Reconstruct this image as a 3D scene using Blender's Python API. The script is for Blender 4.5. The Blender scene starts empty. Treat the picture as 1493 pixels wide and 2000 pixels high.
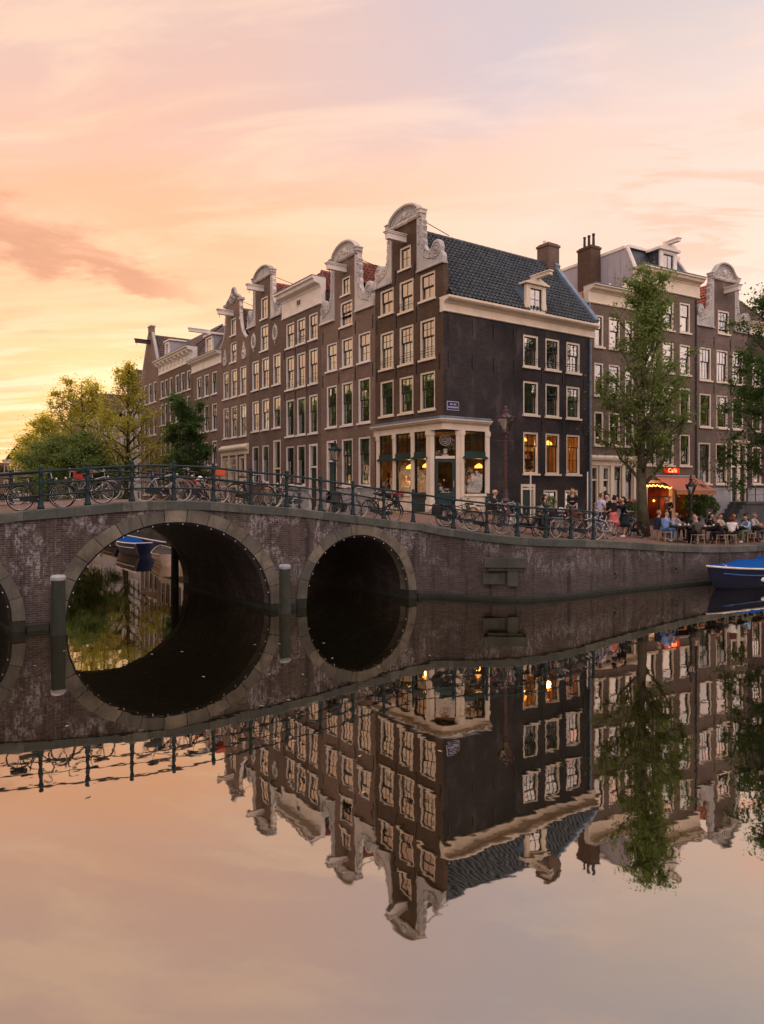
import bpy, bmesh, math, random
import numpy as np
from mathutils import Vector, Matrix

rnd = random.Random(7)
SC = bpy.context.scene
COL = SC.collection
R_ = math.radians

# ------------------------------------------------------------------ camera
cam_d = bpy.data.cameras.new('camera')
cam = bpy.data.objects.new('camera', cam_d)
COL.objects.link(cam)
cam.location = (0, 0, 3.9)
cam.rotation_euler = (R_(90), 0, 0)
cam_d.sensor_fit = 'VERTICAL'
cam_d.sensor_height = 36
cam_d.lens = 25.2
cam_d.shift_y = -0.02
cam_d.clip_start = 0.1
cam_d.clip_end = 3000
SC.camera = cam
SC.view_settings.view_transform = 'Standard'
SC.view_settings.look = 'None'
SC.view_settings.exposure = 0.22
SC.view_settings.gamma = 1.0
SC.view_settings.use_curve_mapping = False
SC.cycles.max_bounces = 10
SC.cycles.transparent_max_bounces = 24
SC.cycles.glossy_bounces = 5
SC.cycles.diffuse_bounces = 3
SC.cycles.use_denoising = True
SC.cycles.caustics_reflective = False
SC.cycles.caustics_refractive = False


def lin(c):
    out = []
    for v in c[:3]:
        v = v / 255.0
        out.append(v / 12.92 if v <= 0.04045 else ((v + 0.055) / 1.055) ** 2.4)
    return tuple(out) + (1.0,)


class NT:
    """tiny node-tree writer"""
    def __init__(s, tree):
        s.t = tree
        tree.nodes.clear()

    def n(s, typ, **kw):
        nd = s.t.nodes.new(typ)
        for k, v in kw.items():
            setattr(nd, k, v)
        return nd

    def put(s, sock, v):
        if v is None:
            return
        if isinstance(v, bpy.types.NodeSocket):
            s.t.links.new(v, sock)
        else:
            sock.default_value = v

    def m(s, op, a, b=None, c=None, clamp=False):
        nd = s.n('ShaderNodeMath', operation=op, use_clamp=clamp)
        for i, v in enumerate((a, b, c)):
            if v is not None:
                s.put(nd.inputs[i], v)
        return nd.outputs[0]

    def mapr(s, v, a, b, c=0.0, d=1.0, smooth=True):
        nd = s.n('ShaderNodeMapRange', interpolation_type='SMOOTHSTEP' if smooth else 'LINEAR')
        s.put(nd.inputs[0], v)
        for i, x in enumerate((a, b, c, d)):
            s.put(nd.inputs[i + 1], x)
        return nd.outputs[0]

    def mix(s, f, a, b, blend='MIX'):
        nd = s.n('ShaderNodeMix', data_type='RGBA', blend_type=blend)
        s.put(nd.inputs[0], f)
        s.put(nd.inputs[6], a)
        s.put(nd.inputs[7], b)
        return nd.outputs[2]

    def ramp(s, f, stops, interp='LINEAR'):
        nd = s.n('ShaderNodeValToRGB')
        cr = nd.color_ramp
        cr.interpolation = interp
        while len(cr.elements) < len(stops):
            cr.elements.new(0.5)
        for e, (p, c) in zip(cr.elements, stops):
            e.position = p
            e.color = c
        s.put(nd.inputs[0], f)
        return nd.outputs[0]

    def noise(s, vec, scale, detail=3, rough=0.55, dist=0.0):
        nd = s.n('ShaderNodeTexNoise')
        s.put(nd.inputs['Vector'], vec)
        nd.inputs['Scale'].default_value = scale
        nd.inputs['Detail'].default_value = detail
        nd.inputs['Roughness'].default_value = rough
        nd.inputs['Distortion'].default_value = dist
        return nd.outputs['Fac']

    def mapping(s, vec, scale=(1, 1, 1), loc=(0, 0, 0), rot=(0, 0, 0)):
        nd = s.n('ShaderNodeMapping')
        s.put(nd.inputs['Vector'], vec)
        nd.inputs['Scale'].default_value = scale
        nd.inputs['Location'].default_value = loc
        nd.inputs['Rotation'].default_value = rot
        return nd.outputs[0]

    def comb(s, x, y, z=0.0):
        nd = s.n('ShaderNodeCombineXYZ')
        s.put(nd.inputs[0], x); s.put(nd.inputs[1], y); s.put(nd.inputs[2], z)
        return nd.outputs[0]

    def sep(s, v):
        nd = s.n('ShaderNodeSeparateXYZ')
        s.put(nd.inputs[0], v)
        return nd.outputs


# ------------------------------------------------------------------ world: dusk sky with thin lit cloud
SUN_AZ, SUN_EL = -20.0, 5.0          # degrees from the view axis, above horizon
world = bpy.data.worlds.new('World')
SC.world = world
world.use_nodes = True
W = NT(world.node_tree)
tc = W.n('ShaderNodeTexCoord').outputs['Generated']
dx, dy, dz = W.sep(tc)
azr = W.m('ARCTAN2', dx, dy)
az = W.m('MULTIPLY', azr, 57.29578)
zc = W.m('MAXIMUM', dz, 0.0)
el = W.m('MULTIPLY', W.m('ARCSINE', zc), 57.29578)
hx = W.m('COSINE', W.m('SUBTRACT', azr, R_(-40)))       # 1 towards the glow, -1 away from it
LEFT = [(0, (244, 170, 100)), (.075, (245, 183, 124)), (.14, (246, 194, 143)), (.24, (245, 190, 148)), (.34, (245, 187, 151)),
        (.43, (236, 184, 155)), (.5, (222, 182, 164)), (.57, (206, 179, 170)), (.75, (190, 170, 172)), (1, (158, 152, 162))]
RIGHT = [(0, (238, 190, 160)), (.08, (248, 206, 180)), (.15, (250, 212, 190)), (.25, (242, 211, 190)), (.35, (236, 207, 190)),
         (.43, (226, 202, 191)), (.5, (210, 193, 189)), (.57, (192, 184, 188)), (.75, (178, 172, 182)), (1, (145, 148, 166))]
BACK = [(0, (188, 164, 158)), (.15, (196, 172, 166)), (.35, (188, 172, 170)), (.6, (172, 163, 167)), (1, (158, 152, 162))]
cl_ = W.ramp(zc, [(p, lin(c)) for p, c in LEFT])
cr_ = W.ramp(zc, [(p, lin(c)) for p, c in RIGHT])
cb_ = W.ramp(zc, [(p, lin(c)) for p, c in BACK])
base = W.mix(W.mapr(hx, .93, .35), cl_, cr_)
base = W.mix(W.mapr(hx, .30, -.75), base, cb_)
# cloud sheet: projected on a plane far overhead so it flattens towards the horizon
inv = W.m('DIVIDE', 1.0, W.m('ADD', zc, 0.10))
cp = W.comb(W.m('MULTIPLY', dx, inv), W.m('MULTIPLY', dy, inv))
cpr = W.mapping(cp, scale=(.75, 1.5, 1), rot=(0, 0, R_(18)))
n1 = W.noise(cpr, 1.3, 6, .56, .5)
n2 = W.noise(W.mapping(cpr, loc=(7.3, 2.1, 0)), .55, 5, .55, .6)
n3 = W.noise(W.mapping(cpr, loc=(3.1, 9.1, 0), scale=(.6, 1.3, 1)), 1.7, 6, .6, .8)
warm = W.mapr(hx, .5, .97)
cloudc = W.mix(warm, lin((234, 200, 182)), lin((240, 176, 134)))
base = W.mix(W.m('MULTIPLY', W.mapr(n1, .46, .64), .8), base, cloudc)
greyc = W.mix(warm, lin((188, 182, 194)), lin((214, 178, 166)))
hi = W.mapr(zc, .25, .55)
base = W.mix(W.m('MULTIPLY', W.m('MULTIPLY', W.mapr(n2, .45, .60), .85), hi), base, greyc)
n5 = W.noise(W.mapping(cpr, loc=(11.0, 3.3, 0), scale=(.8, 1.3, 1)), 2.0, 7, .6, .6)
base = W.mix(W.m('MULTIPLY', W.mapr(n5, .45, .66), .36), base, W.mix(warm, lin((242, 214, 200)), lin((250, 216, 178))))
# bright streaks low down
lowm = W.m('MULTIPLY', W.mapr(zc, .34, .10), W.mapr(hx, .45, .95))
base = W.mix(W.m('MULTIPLY', W.m('MULTIPLY', W.mapr(n3, .46, .62), .85), lowm), base, lin((252, 214, 178)))
# pink wisps at the right
n4 = W.noise(W.mapping(cpr, loc=(1.7, 5.3, 0), scale=(1, 1.4, 1)), 3.4, 6, .58, .5)
pm = W.m('MULTIPLY', W.mapr(n4, .47, .58), W.m('MULTIPLY', W.m('MULTIPLY', W.mapr(az, 12, 22), W.mapr(el, 13, 18)), W.mapr(el, 27, 22)))
base = W.mix(W.m('MULTIPLY', pm, .7), base, lin((252, 184, 160)))
# the brown-orange cloud bank at the left
cent = W.m('SUBTRACT', 15.0, W.m('MULTIPLY', W.m('ADD', az, 17.0), .22))
nb = W.noise(W.comb(W.m('MULTIPLY', az, .13), W.m('MULTIPLY', el, .42)), 1.6, 7, .62, .3)
dd = W.m('ADD', W.m('SUBTRACT', el, cent), W.m('MULTIPLY', W.m('SUBTRACT', nb, .5), 7.5))
wid = W.mapr(az, -14, -28, .7, 2.6, False)
bm_ = W.m('MULTIPLY', W.m('MULTIPLY', W.mapr(dd, W.m('MULTIPLY', wid, -1.1), W.m('MULTIPLY', wid, -.1)), W.mapr(dd, W.m('MULTIPLY', wid, 1.7), W.m('MULTIPLY', wid, .1))), W.mapr(az, -12.5, -19))
base = W.mix(W.m('MULTIPLY', bm_, .92), base, lin((208, 150, 120)))
# glow around the low sun
gd = (math.sin(R_(SUN_AZ)) * math.cos(R_(4)), math.cos(R_(SUN_AZ)) * math.cos(R_(4)), math.sin(R_(4)))
vd = W.n('ShaderNodeVectorMath', operation='DOT_PRODUCT')
W.put(vd.inputs[0], tc); vd.inputs[1].default_value = gd
glow = W.m('POWER', W.m('MAXIMUM', vd.outputs['Value'], 0.0), 160.0)
base = W.mix(W.m('MULTIPLY', glow, .35), base, lin((255, 170, 80)), 'ADD')
# the open sky overhead and behind the camera is the main light of the scene
bg_k = W.m('ADD', 1.0, W.m('ADD', W.m('MULTIPLY', W.mapr(hx, .45, -.6), 1.1), W.m('MULTIPLY', W.mapr(zc, .60, .95), .9)))
bk = W.n('ShaderNodeVectorMath', operation='SCALE'); W.put(bk.inputs[0], base); W.put(bk.inputs[3], bg_k)
base = bk.outputs[0]
sky = W.n('ShaderNodeTexSky', sky_type='NISHITA', sun_disc=False)
sky.sun_elevation = R_(SUN_EL)
sky.sun_rotation = R_(SUN_AZ)
bgA = W.n('ShaderNodeBackground'); W.put(bgA.inputs[0], base); bgA.inputs[1].default_value = 1.12
bgB = W.n('ShaderNodeBackground'); W.put(bgB.inputs[0], sky.outputs[0]); bgB.inputs[1].default_value = 0.003
add = W.n('ShaderNodeAddShader')
W.t.links.new(bgA.outputs[0], add.inputs[0]); W.t.links.new(bgB.outputs[0], add.inputs[1])
wo = W.n('ShaderNodeOutputWorld')
W.t.links.new(add.outputs[0], wo.inputs[0])

sun_d = bpy.data.lights.new('sun', 'SUN')
sun_d.energy = 5.0
sun_d.angle = R_(3)
sun_d.color = (1.0, .74, .42)
sun = bpy.data.objects.new('sun', sun_d)
COL.objects.link(sun)
sv = Vector((math.sin(R_(SUN_AZ)) * math.cos(R_(SUN_EL)), math.cos(R_(SUN_AZ)) * math.cos(R_(SUN_EL)), math.sin(R_(SUN_EL))))
sun.rotation_euler = sv.to_track_quat('Z', 'Y').to_euler()
sun.location = (-60, 160, 60)

# ------------------------------------------------------------------ materials
MATS = {}


def newmat(name):
    m = bpy.data.materials.new(name)
    m.use_nodes = True
    MATS[name] = m
    return m, NT(m.node_tree)


def fin(T, col, rough=.8, bump=None, bdist=.01, spec=.3, metal=0.0, extra=None):
    p = T.n('ShaderNodeBsdfPrincipled')
    T.put(p.inputs['Base Color'], col)
    T.put(p.inputs['Roughness'], rough)
    p.inputs['Specular IOR Level'].default_value = spec
    p.inputs['Metallic'].default_value = metal
    if bump is not None:
        b = T.n('ShaderNodeBump')
        b.inputs['Distance'].default_value = bdist
        b.inputs['Strength'].default_value = 1.0
        T.put(b.inputs['Height'], bump)
        T.t.links.new(b.outputs[0], p.inputs['Normal'])
    o = T.n('ShaderNodeOutputMaterial')
    T.t.links.new(p.outputs[0], o.inputs[0])
    return p


def paint(name, c, rough=.5, var=.12, scale=1.5, bump=.0015, spec=.4, metal=0.0):
    """painted / plain surface with slight dirt variation; c is linear base colour"""
    m, T = newmat(name)
    oc = T.n('ShaderNodeTexCoord').outputs['Object']
    f = T.noise(oc, scale, 5, .6)
    f2 = T.noise(oc, scale * 14, 3, .6)
    c = tuple(c[:3])
    a = tuple(v * (1 - var) for v in c) + (1,)
    b = tuple(min(1, v * (1 + var)) for v in c) + (1,)
    col = T.mix(T.mapr(f, .35, .65), a, b)
    col = T.mix(T.m('MULTIPLY', T.mapr(f2, .55, .75), .35), col, tuple(v * .6 for v in c) + (1,))
    fin(T, col, T.mapr(f2, 0, 1, rough * .85, min(1, rough * 1.15), False), f2, bump, spec, metal)
    return m


def brick(name, c1, c2, mortar, uv=False, stain=0.0, white=0.0, wall_z=None, dirt=.35):
    m, T = newmat(name)
    tcn = T.n('ShaderNodeTexCoord')
    if uv:
        vec = tcn.outputs['UV']
        u, v, _ = T.sep(vec)
    else:
        x, y, z = T.sep(tcn.outputs['Object'])
        u = T.m('ADD', x, y); v = z
    vv = T.comb(u, v)
    b = T.n('ShaderNodeTexBrick')
    T.put(b.inputs['Vector'], vv)
    b.inputs['Color1'].default_value = tuple(c1) + (1,)
    b.inputs['Color2'].default_value = tuple(c2) + (1,)
    b.inputs['Mortar'].default_value = tuple(mortar) + (1,)
    b.inputs['Scale'].default_value = 1.0
    b.inputs['Mortar Size'].default_value = .007
    b.inputs['Mortar Smooth'].default_value = .3
    b.inputs['Bias'].default_value = 0.0
    b.inputs['Brick Width'].default_value = .21
    b.inputs['Row Height'].default_value = .062
    big = T.noise(vv, .35, 6, .6)
    mid = T.noise(T.mapping(vv, scale=(1, .35, 1)), 1.6, 5, .6)
    fine = T.noise(vv, 9.0, 4, .65)
    col = b.outputs['Color']
    col = T.mix(T.m('MULTIPLY', T.mapr(fine, .35, .7), .45), col, T.mix(.5, col, tuple(c * .45 for c in c1) + (1,)))
    col = T.mix(T.m('MULTIPLY', T.mapr(big, .42, .66), dirt), col, tuple(c * .5 for c in c1) + (1,))
    col = T.mix(T.m('MULTIPLY', T.mapr(mid, .5, .75), dirt * .7), col, tuple(min(1, c * 1.7 + .01) for c in c2) + (1,))
    if stain:
        runs = T.noise(T.comb(T.m('MULTIPLY', u, 3.2), T.m('MULTIPLY', v, .28)), 1.0, 6, .62)
        col = T.mix(T.m('MULTIPLY', T.mapr(runs, .50, .68), stain), col, (.017, .017, .018, 1))
        alg = T.mapr(T.m('ADD', v, T.m('MULTIPLY', T.noise(vv, 1.3, 4), .35)), .45, .12)
        col = T.mix(alg, col, (.012, .015, .010, 1))
    if white:
        w1 = T.noise(T.comb(T.m('MULTIPLY', u, 1.0), T.m('MULTIPLY', v, .8)), .9, 7, .72, .3)
        w2 = T.noise(T.comb(T.m('MULTIPLY', u, 5.5), T.m('MULTIPLY', v, 1.3)), 1.6, 5, .7)
        wf = T.m('MULTIPLY', T.mapr(w1, .46, .56), T.mapr(w2, .40, .56))
        wf = T.m('MULTIPLY', wf, T.mapr(T.noise(vv, 11, 4, .75), .40, .56))
        if wall_z:
            wf = T.m('MULTIPLY', wf, T.mapr(v, .5, wall_z))
        col = T.mix(T.m('MULTIPLY', wf, white), col, (.44, .42, .42, 1))
    h = T.m('ADD', T.m('MULTIPLY', b.outputs['Fac'], -1.0), T.m('MULTIPLY', fine, .5))
    fin(T, col, .88, h, .006, .25)
    return m


def stone(name, c, var=.3, green=.0, uvs=1.0, rough=.85):
    m, T = newmat(name)
    oc = T.n('ShaderNodeTexCoord').outputs['Object']
    a = T.noise(oc, .9 * uvs, 6, .65)
    b = T.noise(oc, 7 * uvs, 5, .7)
    x, y, z = T.sep(oc)
    st = T.noise(T.comb(T.m('MULTIPLY', T.m('ADD', x, y), 4.0), T.m('MULTIPLY', z, .4)), 1.0, 5, .6)
    rp = T.n('ShaderNodeObjectInfo').outputs['Random']
    c = tuple(c[:3])
    col = T.mix(T.mapr(a, .3, .7), tuple(v * (1 - var) for v in c) + (1,), tuple(min(1, v * (1 + var)) for v in c) + (1,))
    col = T.mix(T.m('MULTIPLY', T.mapr(rp, .1, .9, 0, 1, False), .75), col, (c[0] * .50, c[1] * .56, c[2] * .66, 1))
    col = T.mix(T.m('MULTIPLY', T.mapr(st, .5, .72), .6), col, (c[0] * .3, c[1] * .32, c[2] * .33, 1))
    if green:
        col = T.mix(T.m('MULTIPLY', T.mapr(b, .4, .7), green), col, (.045, .05, .022, 1))
    fin(T, col, rough, T.m('ADD', T.m('MULTIPLY', a, .4), b), .012, .25)
    return m


BR_DARK = brick('corner_brick', (.090, .053, .036), (.130, .077, .050), (.11, .09, .07))
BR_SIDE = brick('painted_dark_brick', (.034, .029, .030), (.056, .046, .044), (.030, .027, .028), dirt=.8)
BR_A = brick('warm_brown_brick', (.185, .120, .088), (.250, .165, .122), (.25, .20, .16))
BR_B = brick('dark_brown_brick', (.138, .090, .068), (.190, .125, .095), (.17, .14, .12))
BR_C = brick('pale_brown_brick', (.188, .124, .092), (.245, .164, .122), (.22, .18, .145))
BR_D = brick('grey_brown_brick', (.145, .105, .085), (.200, .144, .116), (.17, .14, .12))
BR_E = brick('grey_weathered_brick', (.155, .115, .095), (.215, .155, .128), (.18, .15, .135), dirt=.6)
BR_F = brick('blackish_brick', (.065, .046, .042), (.095, .065, .058), (.06, .05, .048))
BR_BRIDGE = brick('bridge_brick', (.054, .038, .033), (.110, .072, .060), (.17, .155, .145), stain=.7, white=.72, wall_z=1.7)
BR_QUAY = brick('quay_brick', (.062, .048, .043), (.110, .083, .073), (.155, .14, .13), uv=True, stain=.75, white=.45, wall_z=1.4)
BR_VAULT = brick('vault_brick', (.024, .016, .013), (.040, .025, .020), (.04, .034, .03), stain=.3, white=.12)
STONE = stone('arch_stone', (.170, .148, .110), .55)
CAP = stone('coping_stone', (.135, .135, .112), .35, .4)
STONE_D = stone('wet_stone', (.036, .037, .030), .4, .5)
STONE_G = stone('grey_step_stone', (.11, .11, .105), .3, .2)
GABLE_ST = stone('gable_stone', (.60, .54, .48), .14, 0, 2.0)
RENDER_W = stone('lime_render', (.60, .54, .53), .18)
CREAM = paint('cream_paint', (.70, .60, .47), .45, .07)
WHITE = paint('white_paint', (.74, .68, .62), .45, .08)
GREYP = paint('grey_lilac_paint', (.30, .29, .31), .6, .12)
GREENP = paint('dark_green_paint', (.010, .036, .036), .3, .2)
BLACKP = paint('black_green_paint', (.008, .013, .015), .3, .2)
RAILP = paint('railing_paint', (.010, .026, .030), .55, .3, 3, spec=.25)
LAMPRED = paint('dark_red_paint', (.055, .018, .020), .35, .3, 4, spec=.5)
LEAD = paint('lead_sheet', (.14, .19, .25), .45, .2, 2.0)
IRON = paint('black_iron', (.010, .010, .011), .5, .2)
STEEL = paint('bare_steel', (.45, .44, .43), .3, .15, 6, metal=.8)
RUBBER = paint('tyre_rubber', (.012, .012, .012), .8, .2)
TYRE_W = paint('cream_tyre', (.35, .31, .26), .7, .2)
PILE_W = stone('wet_timber', (.050, .055, .040), .4, .5, 2.0)
LEATHER = paint('saddle_leather', (.02, .016, .014), .5, .2, 8)
BROWN_LTH = paint('brown_saddle', (.12, .06, .03), .5, .2, 8)
WOODL = paint('light_wood', (.36, .26, .16), .55, .2, 6)
WOODD = paint('dark_wood', (.035, .025, .020), .5, .2, 6)
TERRA = paint('terracotta', (.30, .12, .07), .7, .2, 6)
SKIN = paint('skin', (.52, .30, .21), .55, .06, 6, spec=.3)


def roof_mat(name, c):
    m, T = newmat(name)
    oc = T.n('ShaderNodeTexCoord').outputs['Object']
    x, y, z = T.sep(oc)
    cell = T.n('ShaderNodeTexWhiteNoise', noise_dimensions='3D')
    sn = T.n('ShaderNodeVectorMath', operation='SNAP')
    T.put(sn.inputs[0], oc); sn.inputs[1].default_value = (.22, .22, .26)
    T.put(cell.inputs['Vector'], sn.outputs[0])
    a = T.noise(oc, 1.1, 5, .6)
    lich = T.noise(oc, 5, 5, .7)
    col = T.mix(cell.outputs['Value'], tuple(v * .65 for v in c) + (1,), tuple(min(1, v * 1.35) for v in c) + (1,))
    col = T.mix(T.m('MULTIPLY', T.mapr(a, .4, .7), .4), col, tuple(v * .5 for v in c) + (1,))
    col = T.mix(T.m('MULTIPLY', T.mapr(lich, .6, .75), .35), col, (.16, .15, .10, 1))
    fin(T, col, .6, lich, .006, .4)
    return m


TILE_DK = roof_mat('slate_blue_pantiles', (.050, .062, .072))
TILE_RED = roof_mat('red_pantiles', (.24, .080, .050))
TILE_OR = roof_mat('orange_pantiles', (.36, .095, .050))
TILE_BR = roof_mat('brown_pantiles', (.12, .080, .066))


def pave_mat(name, c1, c2, mortar, bw=.21, rh=.07):
    m, T = newmat(name)
    oc = T.n('ShaderNodeTexCoord').outputs['Object']
    b = T.n('ShaderNodeTexBrick')
    T.put(b.inputs['Vector'], T.mapping(oc, rot=(0, 0, R_(29))))
    b.inputs['Color1'].default_value = c1 + (1,)
    b.inputs['Color2'].default_value = c2 + (1,)
    b.inputs['Mortar'].default_value = mortar + (1,)
    b.inputs['Scale'].default_value = 1.0
    b.inputs['Mortar Size'].default_value = .008
    b.inputs['Brick Width'].default_value = bw
    b.inputs['Row Height'].default_value = rh
    a = T.noise(oc, .8, 6, .6)
    col = T.mix(T.m('MULTIPLY', T.mapr(a, .4, .7), .4), b.outputs['Color'], tuple(v * .5 for v in c1) + (1,))
    fin(T, col, .75, T.m('MULTIPLY', b.outputs['Fac'], -1), .006, .3)
    return m


PAVE = pave_mat('brick_paving', (.20, .115, .085), (.27, .155, .115), (.09, .07, .06))


def glass_mat(name, tint=(.80, .84, .80), base=.30, refl=1.8):
    """old window glass: mirror-like at the angles it is seen at, slightly wavy"""
    m, T = newmat(name)
    fr = T.n('ShaderNodeFresnel'); fr.inputs[0].default_value = 1.5
    oc = T.n('ShaderNodeTexCoord').outputs['Object']
    bp = T.n('ShaderNodeBump'); bp.inputs['Distance'].default_value = .003
    T.put(bp.inputs['Height'], T.noise(oc, 2.2, 2, .5))
    g = T.n('ShaderNodeBsdfGlossy'); g.inputs['Roughness'].default_value = .02
    g.inputs['Color'].default_value = (1, 1, 1, 1)
    T.t.links.new(bp.outputs[0], g.inputs['Normal'])
    t = T.n('ShaderNodeBsdfTransparent'); t.inputs[0].default_value = tint + (1,)
    f = T.m('ADD', base, T.m('MULTIPLY', fr.outputs[0], refl), clamp=True)
    mx = T.n('ShaderNodeMixShader')
    T.put(mx.inputs[0], f)
    T.t.links.new(t.outputs[0], mx.inputs[1]); T.t.links.new(g.outputs[0], mx.inputs[2])
    o = T.n('ShaderNodeOutputMaterial')
    T.t.links.new(mx.outputs[0], o.inputs[0])
    return m


GLASS = glass_mat('window_glass', base=.24, refl=2.2)
GLASS_S = glass_mat('shop_glass', base=.10, refl=1.0)
GLASS_L = glass_mat('lantern_glass', (.9, .85, .8), base=.12, refl=1.2)


def curtain_mat(name, c):
    m, T = newmat(name)
    oc = T.n('ShaderNodeTexCoord').outputs['Object']
    f = T.noise(oc, 9, 3)
    col = T.mix(f, tuple(v * .85 for v in c) + (1,), c + (1,))
    d = T.n('ShaderNodeBsdfDiffuse'); T.put(d.inputs[0], col)
    tr = T.n('ShaderNodeBsdfTranslucent'); T.put(tr.inputs[0], col)
    mx = T.n('ShaderNodeMixShader'); mx.inputs[0].default_value = .35
    T.t.links.new(d.outputs[0], mx.inputs[1]); T.t.links.new(tr.outputs[0], mx.inputs[2])
    o = T.n('ShaderNodeOutputMaterial'); T.t.links.new(mx.outputs[0], o.inputs[0])
    return m


CURTAIN = curtain_mat('net_curtain', (.72, .70, .72))
CURT_D = curtain_mat('grey_curtain', (.20, .19, .18))


def emit(name, c, s):
    m, T = newmat(name)
    e = T.n('ShaderNodeEmission'); e.inputs[0].default_value = c + (1,); e.inputs[1].default_value = s
    o = T.n('ShaderNodeOutputMaterial'); T.t.links.new(e.outputs[0], o.inputs[0])
    return m


EM_LAMP = emit('lit_bulb', (1.0, .30, .045), 4.5)
EM_STR = emit('string_bulb', (1.0, .40, .08), 9)
EM_NEON = emit('neon_letters', (1.0, .30, .12), 3.0)
EM_RED = emit('red_glow_panel', (1.0, .035, .012), .8)
BULB = paint('unlit_bulb', (.62, .60, .66), .3, .05)


def leaf_mat(name, c, t, dry=(.16, .10, .03)):
    m, T = newmat(name)
    ri = T.n('ShaderNodeNewGeometry').outputs['Random Per Island']
    oc = T.n('ShaderNodeTexCoord').outputs['Object']
    f = T.noise(oc, .9, 4, .6)
    col = T.mix(ri, tuple(v * .55 for v in c) + (1,), tuple(min(1, v * 1.5) for v in c) + (1,))
    col = T.mix(T.m('MULTIPLY', T.mapr(f, .5, .7), .35), col, dry + (1,))
    tcx = T.mix(ri, tuple(v * .7 for v in t) + (1,), t + (1,))
    d = T.n('ShaderNodeBsdfPrincipled'); T.put(d.inputs['Base Color'], col); d.inputs['Roughness'].default_value = .5
    d.inputs['Specular IOR Level'].default_value = .3
    tr = T.n('ShaderNodeBsdfTranslucent'); T.put(tr.inputs[0], tcx)
    mx = T.n('ShaderNodeMixShader'); mx.inputs[0].default_value = .45
    T.t.links.new(d.outputs[0], mx.inputs[1]); T.t.links.new(tr.outputs[0], mx.inputs[2])
    o = T.n('ShaderNodeOutputMaterial'); T.t.links.new(mx.outputs[0], o.inputs[0])
    return m


LEAF = leaf_mat('elm_leaves', (.130, .175, .050), (.30, .40, .08))
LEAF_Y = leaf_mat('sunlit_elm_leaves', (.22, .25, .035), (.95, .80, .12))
LEAF_D = leaf_mat('dark_leaves', (.055, .105, .028), (.14, .24, .045), (.05, .06, .02))
BARK = stone('bark', (.105, .092, .058), .45, .5, 3.0)

# water: dark canal water, mirror-like, faint long ripples
wm, T = newmat('canal_water')
oc = T.n('ShaderNodeTexCoord').outputs['Object']
nA = T.noise(T.mapping(oc, scale=(1, 1.0, 1), rot=(0, 0, R_(25))), 1.25, 3, .5)
nB = T.noise(T.mapping(oc, scale=(1.0, .6, 1), rot=(0, 0, R_(-15))), 3.2, 2, .5)
patch = T.mapr(T.noise(oc, .10, 3), .35, .65, .35, 1.0)
hgt = T.m('ADD', T.m('MULTIPLY', nA, 1.0), T.m('MULTIPLY', T.m('MULTIPLY', nB, .22), patch))
bp = T.n('ShaderNodeBump'); bp.inputs['Distance'].default_value = .0021; bp.inputs['Strength'].default_value = 1.0
T.put(bp.inputs['Height'], hgt)
fr = T.n('ShaderNodeFresnel'); fr.inputs[0].default_value = 1.33
fac = T.m('MINIMUM', T.m('ADD', .49, T.m('MULTIPLY', fr.outputs[0], .60)), .93)
pr = T.n('ShaderNodeBsdfDiffuse'); pr.inputs[0].default_value = (.007, .0065, .003, 1)
gl = T.n('ShaderNodeBsdfGlossy'); gl.inputs['Roughness'].default_value = .018; gl.inputs['Color'].default_value = (.98, .91, .80, 1)
T.t.links.new(bp.outputs[0], gl.inputs['Normal'])
mx = T.n('ShaderNodeMixShader'); T.put(mx.inputs[0], fac)
T.t.links.new(pr.outputs[0], mx.inputs[1]); T.t.links.new(gl.outputs[0], mx.inputs[2])
o = T.n('ShaderNodeOutputMaterial'); T.t.links.new(mx.outputs[0], o.inputs[0])
WATER = wm


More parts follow.
